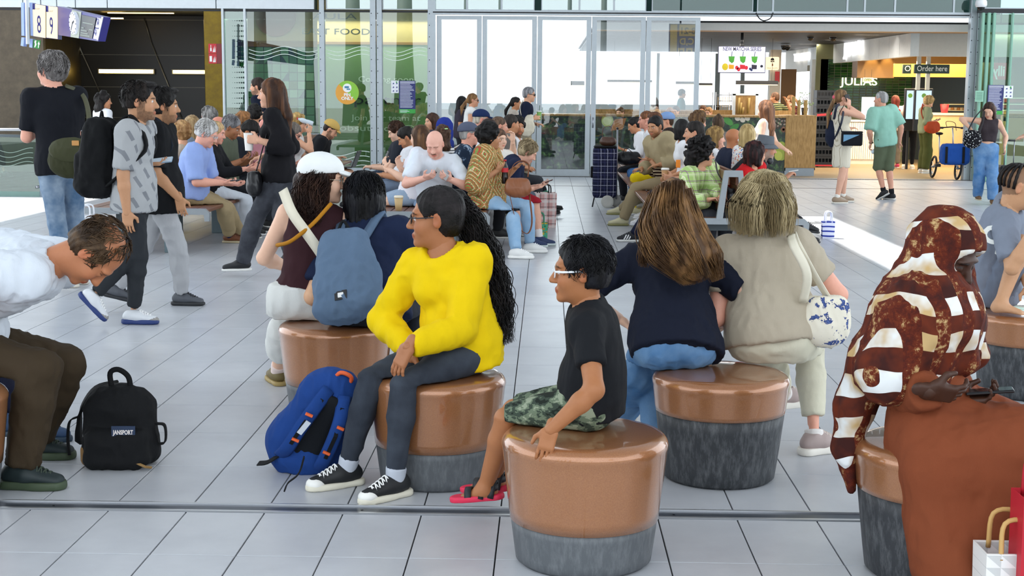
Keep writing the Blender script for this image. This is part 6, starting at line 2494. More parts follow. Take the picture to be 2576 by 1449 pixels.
blonde=person('woman with a streaky blonde bob and beige T-shirt, seen from behind',(1945,6.1),(1928,515,.14),body=-14,chest=-8,face=-50,pitch=6,H=1.70,sex='f',skin='pink',hk=1.10,seat=.462,bulk=1.12,feet=((2008,1056,-60),(2066,1138,-58)),hands=((1880,790,.32),(2050,800,.42)),elbow=(None,(.75,-.25,-.6)),top=dict(col='#b4a996',sleeve=.62,e=.02,hem=.02,fold=.008,name='t_shirt'),bottom=dict(col='#d4d0bb',length=1.72,w=(1.06,1.0),name='jeans',fold=.006,waist=.05),shoes=dict(col='#a5938f',sole='#e7e2d8',sock='#e9e4e0',sock_h=.12,w=1.05,sole_h=.036,lace='#d6c9c2'),hair=dict(style='bob',col='#ab976f',light='#e0cea2',th=.022,len=-.125,rough=.008,freq=13,st=(130,130,8),tufts=(1500,1.0,.0019),tlo=-.8,strands=[([(1905,462,-.02),(1880,520,-.04),(1878,588,-.03)],[.05,.075,.07],260,.004,.0019),([(1945,462,-.02),(1968,520,-.02),(1966,592,-.02)],[.05,.06,.05],200,.004,.0019)]),look=dict(brow='#8a7550'))
def hijab_drape(c):
 h,hs,HR,off,root=c['h'],c['hs'],c['HR'],c['off'],c['root']
 S=Shape()
 S.ell(h(0,-.018,.030),A(.100,.124,.118)*hs,HR,k=0)
 S.ell(h(0,.015,-.075),A(.098,.105,.085)*hs,HR,k=.04)
 S.ell(h(0,.112,-.022),A(.090,.098,.094)*hs,HR,k=.012,mode='-')
 def w(px,py,d):
  return A(V(px,py,c['Y']+d))
 S.cone(h(0,-.02,-.08),w(2330,790,-.02),.105,.165,k=.06,side=c['rb'],su=1.18)
 S.cone(w(2330,790,-.02),w(2265,905,.0),.165,.150,k=.06,side=c['rb'],su=1.25)
 S.cone(w(2300,800,-.10),w(2240,940,-.14),.11,.10,k=.06)
 S.cone(w(2400,800,-.05),w(2420,905,-.08),.085,.05,k=.06)
 S.cone(w(2395,780,.10),w(2440,890,.12),.10,.06,k=.06)
 for(a,b)in(((2330,735),(2420,800)),((2340,775),(2440,860)),((2365,720),(2415,745))):
  S.cone(w(a[0],a[1],-.17),w(b[0],b[1],-.13),.026,.022,k=.03)
 for i in(0,1):
  S.cone(c['Sh'][i],c['Sh'][i]*.25+c['El'][i]*.75,.095,.105,k=.06)
 S.cut(w(2300,985,0),(0.10,0,-1))
 S.cone(w(2200,905,.02),w(2150,1020,.05),.075,.058,k=.05,side=(0,1,0),su=1.3)
 S.cone(w(2150,1020,.05),w(2128,1130,.05),.050,.040,k=.04,side=(0,1,0),su=1.6)
 S.cone(w(2128,1130,.05),w(2140,1232,.02),.036,.010,k=.03,side=(0,1,0),su=1.6)
 P,F=S.mesh(.0068)
 P=fold(P,F,.011,5,.8)
 mesh_obj('headscarf',P-off,F,pattern('patchwork',['#e3e6e6','#6a2c17','#3a1a16','#521f14','#c2a371'],1.0,.31),root)
rust=person('woman in a checked brown and white headscarf and rust dress looking at her phone',(2345,4.74),(2378,642,-.03),body=-104,chest=-104,face=-138,pitch=26,H=1.70,sex='f',skin='deep',hk=1.08,seat=.462,feet=((2560,1440,-100),(2430,1452,-110)),hands=((2478,1000,-.16,dict(curl=.7,palm=(-.2,-.2,1),dir=(.8,-.2,.1))),(2400,992,-.30,dict(curl=.6,palm=(-.2,.6,.5),dir=(.9,.1,-.15)))),elbow=((0,.4,-1),(-.1,-.25,-1)),top=dict(col='#7c4026',sleeve=1.82,e=.022,se=.022,cuff=.6,hem=.0,fold=.012,name='dress_top'),bottom=dict(col='#7c4026',style='skirt',length=1.97,flare=1.30,e=.02,fold=.008,name='dress_skirt',waist=.2,add=[lambda S,L:[S.cone(A(V(2330,1075,4.65)),A(V(2560,1130,4.52)),.11,.12,k=.06),S.cone(A(V(2570,1150,4.52)),A(V(2490,1430,4.5)),.15,.17,k=.08),S.cone(A(V(2330,1110,4.58)),A(V(2390,1420,4.45)),.11,.12,k=.08),S.ell(A(V(2420,1160,4.62)),(.20,.14,.16),k=.08),S.ell(A(V(2450,1165,4.48)),(.19,.09,.12),k=.06),S.cut((0,0,.01),(0,0,-1))]]),shoes=dict(col='#141416',sole='#1a1a1a'),look=dict(brow='#120c0a',closed=True),extra=hijab_drape)
def braids(c):
 h,off=c['h'],c['off']
 mb=MB()
 for k in range(9):
  az=-1.3+k*.33
  pts=[]
  for el in np.linspace(1.15,-.55,10):
   r=1.04
   pts.append(h(math.sin(az)*math.cos(el)*.077*r,-math.cos(az)*math.cos(el)*.098*r-.012,math.sin(el)*.087*r+.033)-off)
  mb.tube(pts,[.0075*(1+.25*(i%2))for i in range(10)],6)
  pts=[]
  for el in np.linspace(1.15,2.3,6):
   pts.append(h(math.sin(az)*math.cos(el)*.079,-math.cos(az)*math.cos(el)*.100-.012,math.sin(el)*.090+.033)-off)
  mb.tube(pts,.0075,6)
 mb.build('hair',hair_mat('#120e0d','#2a2220'),c['root'],True)
 e=MB().lathe([(.001,-.003),(.003,0),(.001,.003)],8)
 e.build('earring',plain('#e8e4da',.2),c['root']).location=h(-.082,.004,-.038)-off
barefoot=person('barefoot boy with braided hair in a grey shirt and shorts, perched on a dark stool',(2500,7.92),(2562,470,-.22),body=-112,chest=-108,face=-100,pitch=14,H=1.48,sex='m',skin='#c99a74',hk=1.16,seat=.46,slouch=.05,feet=((2480,757,-75,0,.462),(2534,790,-118,0,.462)),hands=((2600,770,-.3),(2610,545,-.5,dict(curl=.9))),knee=((.6,.2,1),(.3,-.5,1)),top=dict(col='#7d8594',sleeve=.8,e=.022,hem=.03,fold=.011,name='t_shirt',flare=1.15),bottom=dict(col='#6f7888',style='shorts',length=.86,w=(1.3,1.25),fold=.01,e=.016),shoes=None,look=dict(brow='#241a14',scalp=.55),extra=braids)
for s_,px,py,sz in(('C',2492,590,.12),('W',2530,628,.13)):
 c_=barefoot
 p=V(px,py,7.60)
 text('print_letter',s_,p-Vector(c_['root'].location),sz,plain('#e9ebe6',.7),c_['root'],depth=.012,rot=(math.pi/2,.5,-.35),bold=.006)
bend=person('man in a white shirt and brown trousers bending forward with his head down',(-130,5.75),(238,634,-.05),body=-92,chest=-92,face=-88,pitch=74,H=1.80,sex='m',skin='#b97a55',hk=1.10,seat=.46,bulk=1.05,slouch=.10,feet=((110,1152,-92),(80,1228,-93)),hands=((-20,830,.12),(-60,830,-.15)),elbow=((-1,.2,-.4),(-1,-.2,-.4)),necklen=1.4,top=dict(col='#d6dde6',sleeve=1.8,e=.026,se=.012,hem=.02,fold=.014,neck='collar',name='shirt'),bottom=dict(col='#3b3022',length=1.93,w=(1.12,1.28),fold=.012),shoes=dict(col='#1d2a2c',sole='#3c4a34',lace='#39453a',w=1.1,sole_h=.034),look=dict(brow='#4a3322',closed=True),hair=dict(style='ring',col='#3a2a1c',light='#6a5138',th=.010,tufts=(360,.5,.0028),tlo=-.4,st=(160,160,60)))
legs=person('person in navy trousers and blue trainers mostly hidden behind the bending man',(-190,6.7),(-150,380,.05),body=-92,H=1.72,seat=.46,feet=((40,1118,-92),(108,1108,-92)),top=dict(col='#3a3f55',sleeve=1.8),bottom=dict(col='#161a30',length=1.9,w=(1,1.1)),shoes=dict(col='#2f4a6e',sole='#2a3f52',lace='#22324a'),hair=dict(col='#3a2a20'))
# ---------------------------------------------------------------- people standing and walking at the left
hand_dn=dict(dir=(0,0,-1),palm=(1,0,0),curl=.4)
olive_bag_man=person('grey-haired man in a black T-shirt and jeans holding a paper cup, seen from behind',(152,11.55),(130,176,.02),body=38,chest=28,face=62,pitch=-4,H=1.86,sit=False,skin='pink',hk=1.08,bulk=1.02,feet=((160,722,75),(200,712,40)),hands=((88,324,.30,dict(curl=.8,palm=(.8,.2,0),dir=(-.4,.9,.1))),(120,372,.32)),elbow=((-.1,-.5,-1),(.35,-.2,-1)),top=dict(col='#14161d',sleeve=.82,e=.014,hem=.06,fold=.007,name='t_shirt'),bottom=dict(mat=denim('#54708f','#c3d2e0',.6),length=1.92,w=(1.0,1.1),name='jeans'),shoes=dict(col='#2a2628',sole='#ddd6c8',lace='#e8e8e8',sole_h=.03),hair=dict(style='short',col='#6f6a68',light='#b5b0ae',th=.02,tufts=(420,.6,.004),nape=-.075,rough=.006,st=(150,150,40)),look=dict(brow='#6f6a68'))
grey_shirt=person('bearded young man in a grey patterned shirt walking with backpack and phone',(338,9.7),(352,255,-.02),body=-92,chest=-94,face=-84,pitch=2,H=1.69,sit=False,skin='#c0906c',hk=1.12,feet=((228,775,-84,48,.13),(352,815,-92)),hands=((402,412,.22,dict(curl=.55,palm=(-.2,.1,1),dir=(1,.1,.05))),(322,585,-.18,dict(dir=(.05,0,-1),palm=(0,1,0),curl=.45))),elbow=((-.6,.3,-.8),(-1,-.2,0)),top=dict(mat=pattern('geo',['#a4a6a8','#7c7f84'],1.1),sleeve=.85,e=.022,hem=.10,flare=1.06,neck='collar',fold=.010,name='shirt'),bottom=dict(col='#2a2d31',length=1.90,w=(1.0,.92),fold=.010),shoes=dict(mat=plain('#d3d6da',.5),col='#d3d6da',sole='#20356e',lace='#f2f2f2',w=1.05,sole_h=.036,toe='#8d8a86'),hair=dict(style='short',col='#171312',light='#2e2622',th=.012,nape=-.045,line=.068,quiff=1,tufts=(260,.4,.003)),look=dict(brow='#17110e',beard=.75))
black_tee=person('young man in a black T-shirt and pale grey trousers walking behind the grey shirt',(405,10.5),(410,266,.0),body=-90,chest=-86,face=-72,pitch=3,H=1.67,sit=False,pelz=.83,skin='#bd8c66',hk=1.12,bulk=1.12,feet=((290,772,-80,14,.0),(472,768,-92)),hands=((400,500,.22,hand_dn),(456,528,-.15,dict(dir=(.15,0,-1),palm=(0,1,0),curl=.5))),elbow=((-.6,.3,-.8),(-1,-.2,0)),top=dict(col='#101114',sleeve=.85,e=.026,hem=.12,flare=1.05,fold=.010,name='t_shirt'),bottom=dict(col='#a6a7aa',length=1.90,w=(1.05,1.05),fold=.011),shoes=dict(col='#4b4e55',sole='#24262a',lace='#2c2e33',w=1.05,sole_h=.032),hair=dict(style='short',col='#151211',th=.015,quiff=1,tufts=(260,.5,.003)),look=dict(brow='#17110e',beard=.6))
walker=person('woman with long brown hair in a black blouse and flared jeans walking past',(702,12.35),(683,236,.0),body=92,chest=92,face=90,pitch=2,H=1.74,sex='f',sit=False,pelz=.87,skin='#e0ad90',hk=1.04,feet=((592,694,92,2),(735,706,92,25,.03)),hands=((624,350,-.20,dict(curl=.75,palm=(.3,.8,0),dir=(-1,.1,.1))),(640,400,.2)),elbow=((.9,-.1,-.6),(.5,.3,-.8)),top=dict(col='#141317',sleeve=1.62,e=.014,se=.012,cuff=2.4,hem=.05,fold=.008,name='blouse'),bottom=dict(mat=denim('#2f3138','#6a6d75',.5),length=1.97,w=(.92,1.22),name='jeans',fold=.007),shoes=dict(col='#17181c',sole='#ecebe6',sole_h=.024),hair=dict(style='long',col='#3c261b',light='#7a4f30',th=.014,len=-.16,fall=(.36,1.25,.06),st=(150,150,14),rough=.006,front=.006),look=dict(brow='#3c261b'))
tunnel_woman=person('woman with dark curly hair and a white T-shirt standing before the tunnel',(262,22.5),(262,254,.0),body=-40,face=-72,H=1.66,sex='f',sit=False,skin='tan',hk=1.1,top=dict(col='#e2e4e8',sleeve=.6,name='t_shirt'),bottom=dict(col='#17181b'),shoes=dict(col='#222222'),hair=dict(style='curly',col='#15100e',th=.016,n=90,big=.02,fall=(.24,1.6,.0)),look=dict(brow='#15100e'))
navy_man=person('bearded man in a dark navy shirt standing with a phone beside the tiled shop window',(660,22.0),(648,218,.0),body=80,face=88,H=1.86,sit=False,skin='fair',hk=1.02,hands=((624,288,-.1),None),top=dict(col='#131a2c',sleeve=.8,name='t_shirt'),bottom=dict(col='#22252c'),shoes=dict(col='#222222'),hair=dict(style='short',col='#2a1c14',th=.016),look=dict(brow='#2a1c14',beard=.85))
# ---------------------------------------------------------------- bench with the old man
PH=dict(curl=.75,palm=(-.2,0,1))
old_man=person('white-haired old man with glasses in a light blue shirt reading his phone',(480,14.6),(520,336,.0),body=-94,face=-92,pitch=26,H=1.80,skin='pink',hk=1.06,bulk=1.12,slouch=.05,feet=((614,606,-92),(590,611,-95)),hands=((604,470,.10,PH),(584,462,-.10,PH)),top=dict(col='#93a9de',sleeve=.92,e=.020,se=.01,hem=.03,neck='collar',fold=.010),bottom=dict(col='#a2906e',length=1.86,w=(1.08,1.25),fold=.010),shoes=dict(col='#6e3f22',sole='#b0a284',sock='#232c55',lace='#5a3218'),hair=dict(style='short',col='#cfccc8',light='#f0eeec',th=.014,tufts=(260,.5,.004),nape=-.05),look=dict(brow='#c8c4be'),glasses=dict(col='#b9bcc2',r=.002,metal=.6))
person('blonde woman in a black jacket sitting just behind the old man',(530,15.3),(543,334,.0),body=-92,face=-92,pitch=14,H=1.70,sex='f',skin='pink',hk=1.0,hands=((650,428,.1,PH),(640,425,-.1,PH)),feet=((640,590,-92),(630,600,-92)),top=dict(col='#17181c',sleeve=1.8,name='jacket'),bottom=dict(col='#cfd6de',w=(1.05,1.15)),shoes=dict(col='#333333'),hair=dict(style='long',col='#b3946a',th=.012,len=-.16))
person('grey-haired man in an olive T-shirt bent over his phone',(560,16.0),(583,320,.0),body=-94,face=-98,pitch=24,H=1.78,skin='#a5704e',bulk=1.15,hands=((640,392,.1,PH),(622,392,-.12,PH)),feet=((650,585,-92),(640,592,-92)),top=dict(col='#565d4e',sleeve=.8,e=.02,name='t_shirt'),bottom=dict(col='#24262b'),shoes=dict(col='#1a1a1c',sole='#dddddd'),hair=dict(style='short',col='#77767a',light='#b4b3b5',th=.013,tufts=(160,.5,.004)),look=dict(brow='#3a3230'))
person('dark-haired man with his head bowed low beside the walking woman',(600,16.9),(628,330,.0),body=-92,face=-92,pitch=50,H=1.74,skin='olive',top=dict(col='#20242c',sleeve=.8),bottom=dict(col='#33363c'),shoes=dict(col='#222222'),hair=dict(style='short',col='#14110f',th=.018,rough=.008))
person('pink-faced bald man behind the walking woman',(655,17.6),(672,322,.0),body=-92,face=-70,pitch=10,H=1.76,skin='#e39a8c',top=dict(col='#c98a94',sleeve=.8),bottom=dict(col='#6b6f78'),shoes=dict(col='#222222'))
person('man with a curly grey head on the far side of the first bench',(515,18.6),(525,296,.0),body=88,face=60,H=1.74,skin='pink',top=dict(col='#8d9098',sleeve=.8),bottom=dict(col='#44474d'),shoes=dict(col='#222222'),hair=dict(style='curly',col='#6a6866',light='#a9a7a4',th=.016,n=60))
person('woman with short sandy curls facing away on the first bench',(440,15.6),(458,336,.0),body=88,face=40,H=1.64,sex='f',skin='fair',top=dict(col='#c9b9a8',sleeve=.8),bottom=dict(col='#55606e'),shoes=dict(col='#dddddd'),hair=dict(style='curly',col='#a5774a',light='#d8b07a',th=.018,n=110,nape=-.12))
person('woman with loose sandy hair facing away on the first bench',(462,17.0),(484,318,.0),body=88,face=20,H=1.68,sex='f',skin='fair',top=dict(col='#7d8a99',sleeve=.8),bottom=dict(col='#55606e'),shoes=dict(col='#dddddd'),hair=dict(style='long',col='#9c7f58',light='#c9ab7e',th=.024,len=-.18,rough=.009))
person('sunburnt balding man looking down on the first bench',(530,17.4),(551,318,.0),body=-92,face=-92,pitch=20,H=1.74,skin='#d98f78',top=dict(col='#30343c',sleeve=.8),bottom=dict(col='#33363c'),shoes=dict(col='#222222'),hair=dict(style='ring',col='#5a4a40',th=.006))
person('person with black curls in the back row of the first bench',(625,20.2),(641,288,.0),body=0,face=10,H=1.72,skin='tan',top=dict(col='#2a2d33',sleeve=.8),bottom=dict(col='#33363c'),shoes=dict(col='#222222'),hair=dict(style='curly',col='#120f0e',th=.018,n=90))
person('woman with ginger-brown hair in the back row of the first bench',(600,19.2),(613,306,.0),body=0,face=-40,H=1.66,sex='f',skin='fair',top=dict(col='#77706a',sleeve=.8),bottom=dict(col='#33363c'),shoes=dict(col='#222222'),hair=dict(style='curly',col='#8a5f38',th=.016,n=80))
drinker=person('blonde curly woman with red lips drinking from a water bottle',(727,18.6),(752,312,.0),body=-94,face=-92,pitch=-4,H=1.70,sex='f',skin='fair',hands=((700,400,.2),(781,318,-.14,dict(curl=.9,palm=(-.6,.5,.2),dir=(.2,.1,.9)))),elbow=(None,(.3,-.5,-1)),top=dict(col='#e3e2e0',sleeve=0,name='tank_top'),bottom=dict(col='#77808c'),shoes=dict(col='#dddddd'),hair=dict(style='curly',col='#b08a4c',light='#e6c584',th=.018,n=120,nape=-.12),glasses=dict(col='#3a2f28',r=.003))
person('man in a plum shirt with glasses and a phone on the first bench',(708,17.9),(736,334,.0),body=-92,face=-88,pitch=30,H=1.76,skin='pink',bulk=1.15,hands=((768,402,.1,PH),(752,405,-.1,PH)),feet=((790,545,-92),(775,552,-92)),top=dict(col='#55203c',sleeve=.8),bottom=dict(col='#8f8672',w=(1.1,1.15)),shoes=dict(col='#222222'),hair=dict(style='short',col='#6f665e',th=.014,rough=.008),glasses=dict(col='#1b1b1e',r=.003),look=dict(brow='#5a5048',beard=.5,beardcol='#8a827a'))
laptop_man=person('bearded man in a mustard flat cap and black T-shirt typing on a laptop',(800,19.8),(832,326,.0),body=-92,face=-92,pitch=34,H=1.78,skin='fair',slouch=.07,hands=((862,392,.08,dict(curl=.4,palm=(0,0,-1))),(850,396,-.12,dict(curl=.4,palm=(0,0,-1)))),top=dict(col='#15171b',sleeve=.8,name='t_shirt'),bottom=dict(col='#b98f70',style='shorts',length=.9),shoes=dict(col='#1b1c20',sole='#dddddd',sock='#222222'),hair=dict(style='short',col='#2a1c14',th=.006),look=dict(brow='#2a1c14',beard=.8),extra=lambda c:hat(c,'flatcap','#c9a75e'))
# ---------------------------------------------------------------- middle bench
phone_girl=person('girl with long straight brown hair in a white T-shirt holding a phone up',(1035,14.7),(1056,345,.05),body=98,chest=80,face=58,pitch=4,H=1.68,sex='f',skin='pale',hk=1.02,hands=((966,402,-.12,dict(curl=.8,palm=(.5,.4,.2),dir=(-.2,.1,1))),(1000,402,.14,dict(curl=.8,palm=(.3,-.4,.4),dir=(-.3,.1,.9)))),elbow=((0,-.4,-1),(0,.4,-1)),top=dict(col='#e6e6ee',sleeve=.62,e=.02,hem=.03,name='t_shirt'),bottom=dict(mat=denim('#8fa6c0','#c9d8e6',.5),style='shorts',length=.6,w=(1.1,1),name='denim_shorts'),shoes=dict(col='#e8e8e8',sole='#eeeeee'),hair=dict(style='long',col='#4f3523',light='#87603d',th=.014,len=-.16,fall=(.34,1.7,.02),st=(170,170,9)),look=dict(brow='#4a3020'))
bald=person('bald man with a moustache in a pale shirt reading a phone, facing the viewer',(1088,14.65),(1094,362,-.34),body=178,chest=176,face=172,pitch=32,H=1.82,skin='#eeb8a4',hk=1.05,hands=((1114,442,-.58,dict(curl=.8,palm=(-.5,.1,.8))),(1086,442,-.58,dict(curl=.8,palm=(.5,.1,.8)))),elbow=((.8,.1,-.8),(-.8,.1,-.8)),feet=((1130,625,178),(1060,625,180)),top=dict(col='#dfe7f0',sleeve=.8,e=.014,se=.006,neck='collar',hem=.05,fold=.010,name='shirt'),bottom=dict(mat=denim('#7d98b8','#b9cbdd',.4),length=1.9),shoes=dict(col='#dddddd'),look=dict(brow='#6a4a38',moust=1,closed=True))
person('young man with spiky hair and white sunglasses on his head',(980,18.4),(996,332,.0),body=98,face=108,pitch=22,H=1.74,skin='pale',top=dict(col='#2b2f38',sleeve=.8),bottom=dict(col='#4a5a70'),shoes=dict(col='#222222'),hair=dict(style='short',col='#3a2416',th=.018,tufts=(220,-.35,.004),rough=.008),look=dict(brow='#3a2416'))
person('dark-haired bearded man looking down beside the girl with raised phone',(1012,16.7),(1022,346,.0),body=96,face=98,pitch=30,H=1.76,skin='tan',top=dict(col='#dfe0e4',sleeve=.8),bottom=dict(col='#7d8fa8'),shoes=dict(col='#222222'),hair=dict(style='short',col='#14110f',th=.012),look=dict(brow='#14110f',beard=.6))
person('woman with brown hair and sunglasses pushed up behind the bald man',(1078,20.2),(1086,306,.0),body=90,face=120,H=1.66,sex='f',skin='fair',top=dict(col='#3c3a44',sleeve=1.8),bottom=dict(col='#33363c'),shoes=dict(col='#222222'),hair=dict(style='long',col='#3c2418',th=.016))
def veil(col):
 def f(c):
  h,hs,HR,off=c['h'],c['hs'],c['HR'],c['off']
  S=Shape()
  S.ell(h(0,-.018,.030),A(.098,.122,.115)*hs,HR,k=0)
  S.ell(h(0,.0,-.08),A(.098,.10,.08)*hs,HR,k=.04)
  S.ell(h(0,.112,-.020),A(.056,.075,.085)*hs,HR,k=.012,mode='-')
  S.cone(h(0,-.03,-.10),c['Cc']-c['fc']*.03,.10,.15,k=.06,side=c['rc'],su=1.25)
  sdf_obj('headscarf',S,c['vb'],cloth(col),c['root'],off,.007,4)
 return f
person('woman in a deep blue headscarf on the middle bench',(1112,18.2),(1121,322,.0),body=-60,face=-50,H=1.66,sex='f',skin='tan',top=dict(col='#2a3a86',sleeve=1.8),bottom=dict(col='#22252c'),shoes=dict(col='#222222'),extra=veil('#26378c'))
person('woman with curly brown hair, green hair clip and zebra-striped top',(1112,16.3),(1112,346,.0),body=60,face=20,H=1.64,sex='f',skin='tan',top=dict(mat=pattern('stripes',['#e6e6e6','#1a1a1d'],2.6),sleeve=.9),bottom=dict(col='#33363c'),shoes=dict(col='#222222'),hair=dict(style='curly',col='#4a3324',th=.016,n=80,fall=(.2,1.4,0)),extra=lambda c:sdf_obj('hair_clip',Shape().ell(c['h'](.03,-.09,.09),A(.05,.02,.02)*c['hs'],c['HR']),.006,plain('#a9d88a',.4),c['root'],c['off']))
person('man in a grey-blue cap and dark leaf-print shirt behind the patterned blouse',(1165,15.9),(1180,338,.0),body=-92,face=-84,pitch=2,H=1.76,skin='pink',bulk=1.15,hands=((1200,470,.1),None),top=dict(mat=pattern('leafprint',['#1d2b3e','#5d7288','#aeb9c4'],1.2),sleeve=.85,neck='collar',e=.02),bottom=dict(col='#1c1d22'),shoes=dict(col='#222222'),hair=dict(style='short',col='#8f8d8a',th=.008),glasses=dict(col='#8a2a22',r=.002),extra=lambda c:hat(c,'cap','#565c70'))
person('man in a navy cap with red-rimmed glasses on the middle bench',(1196,19.0),(1212,301,.0),body=-92,face=-86,H=1.76,skin='pink',top=dict(col='#20242c',sleeve=1.8),bottom=dict(col='#33363c'),shoes=dict(col='#222222'),hair=dict(style='short',col='#b0a898',th=.006),glasses=dict(col='#9a2a22',r=.002),extra=lambda c:hat(c,'cap','#1b2c54'))
blouse=person('woman with short black curls in a patterned orange and green blouse',(1225,14.45),(1232,346,.02),body=-94,chest=-100,face=-74,pitch=2,H=1.70,sex='f',skin='#b98560',hk=1.05,bulk=1.25,hands=((1308,408,.10,dict(curl=.9)),(1262,412,-.16,dict(curl=.9,palm=(-.6,.4,.2)))),elbow=((-.2,.3,-1),(-.4,-.4,-1)),feet=((1345,636,-92),(1310,651,-96)),top=dict(mat=pattern('diamond',['#b8433a','#8a9a4c','#dcc49a','#c7653f','#5d7a4a'],1.0),sleeve=1.05,e=.035,se=.030,hem=.10,flare=1.15,fold=.012,name='blouse',neck='v'),bottom=dict(mat=denim('#8fb4d6','#c6dcee',.5),length=1.9,w=(1.05,1.1),name='jeans'),shoes=dict(col='#e4e4e2',sole='#efeeea',w=1.05,sole_h=.036,lace='#ffffff'),hair=dict(style='curly',col='#0f0d0d',th=.022,n=150,nape=-.10),look=dict(brow='#120f0e'))
red_dress=person('woman with short ash-blonde hair in a red skirt looking down at her phone',(1258,15.3),(1328,382,.0),body=-94,face=-90,pitch=34,H=1.68,sex='f',skin='#e8b49c',hk=1.02,slouch=.08,hands=((1372,462,.1,PH),(1362,468,-.1,PH)),feet=((1368,618,-92),(1352,630,-94)),top=dict(col='#1b2440',sleeve=1.0,e=.018),bottom=dict(col='#a3202e',style='skirt',length=.9,e=.02),shoes=dict(col='#22355e',sole='#c9d4d2',sock='#ece8e8',sock_h=.3,w=1.05,sole_h=.03),hair=dict(style='short',col='#9d8a6a',light='#d0bc96',th=.018,nape=-.09,tufts=(240,.6,.004)),look=dict(brow='#8a7550',closed=True))
person('man with cropped hair and stubble turned towards the blue phone',(1232,17.8),(1256,318,.0),body=-92,face=-78,H=1.78,skin='#d99e84',top=dict(col='#c9ccd4',sleeve=.8),bottom=dict(col='#33363c'),shoes=dict(col='#222222'),hair=dict(style='short',col='#5a4536',th=.006),look=dict(brow='#4a3628',beard=.5))
person('dark-skinned man with short hair on the middle bench',(1208,17.0),(1231,322,.0),body=-92,face=-70,H=1.74,skin='dark',top=dict(col='#e0e0e4',sleeve=.8),bottom=dict(col='#33363c'),shoes=dict(col='#222222'),look=dict(scalp=.8,brow='#0f0b0a',beard=.4))
smile=person('smiling bearded man with black hair in a white T-shirt on the middle bench',(1276,18.6),(1302,320,.0),body=-100,face=-156,pitch=4,H=1.80,skin='tan',top=dict(col='#e2e3e6',sleeve=.8),bottom=dict(col='#22252c'),shoes=dict(col='#17181a',sole='#26272b'),feet=((1385,538,-95),(1392,532,-95,-10,.06)),hair=dict(style='curly',col='#100d0c',th=.014,n=60,nape=-.05),look=dict(brow='#100d0c',beard=.9))
person('teenager in a cream T-shirt sitting below the blue phone',(1248,16.2),(1256,350,.0),body=-96,face=-140,H=1.62,skin='pale',hands=((1290,336,.25,dict(curl=.9,palm=(-.4,-.5,.2),dir=(0,0,1))),None),top=dict(col='#e6e2da',sleeve=.8),bottom=dict(col='#55606e'),shoes=dict(col='#dddddd'),hair=dict(style='short',col='#5a4030',th=.012))
person('man with thinning dark hair behind the smiling man',(1270,18.4),(1286,312,.0),body=-92,face=-60,H=1.76,skin='tan',top=dict(col='#77706a',sleeve=.8),bottom=dict(col='#33363c'),shoes=dict(col='#222222'),hair=dict(style='short',col='#2a221d',th=.008))
person('woman with a sandy ponytail in a white top standing before the glass doors',(1182,25.2),(1190,252,.0),body=-90,face=-90,H=1.68,sex='f',sit=False,skin='#d9a080',top=dict(col='#ecebe8',sleeve=.2),bottom=dict(col='#77706a'),shoes=dict(col='#dddddd'),hair=dict(style='tied',col='#7a5636',light='#a97e50',th=.010,tail=(.30,.05)),glasses=dict(col='#2a201a',r=.003,lens='#2a201a'))
person('woman with long black hair and a white flower clip before the glass doors',(1160,25.8),(1163,258,.0),body=-90,face=-40,H=1.62,sex='f',sit=False,skin='tan',top=dict(col='#3a3540',sleeve=.6),bottom=dict(col='#22252c'),shoes=dict(col='#222222'),hair=dict(style='long',col='#120e0e',th=.014,fall=(.35,1.4,.03)))
tote_man=person('grey-haired man in sunglasses and navy polo carrying a green drink and canvas bag',(1322,25.0),(1331,238,.0),body=-92,face=-94,H=1.84,sit=False,skin='fair',hands=((1362,312,.1),(1356,296,-.15,dict(curl=.9,palm=(-.3,.8,0),dir=(1,0,.1)))),elbow=(None,(-.8,-.3,-.7)),top=dict(col='#171d33',sleeve=.85,neck='collar',name='polo_shirt'),bottom=dict(col='#8f8672'),shoes=dict(col='#55402c'),hair=dict(style='short',col='#77767a',light='#b4b3b5',th=.013),glasses=dict(col='#111111',r=.004,lens='#111111'))
person('woman with a dark ponytail standing behind the man with the canvas bag',(1286,25.6),(1298,260,.0),body=-92,face=-100,H=1.64,sex='f',sit=False,skin='tan',top=dict(col='#c9bdb0',sleeve=.6),bottom=dict(col='#22252c'),shoes=dict(col='#222222'),hair=dict(style='tied',col='#1a1210',th=.010,tail=(.3,.04)))
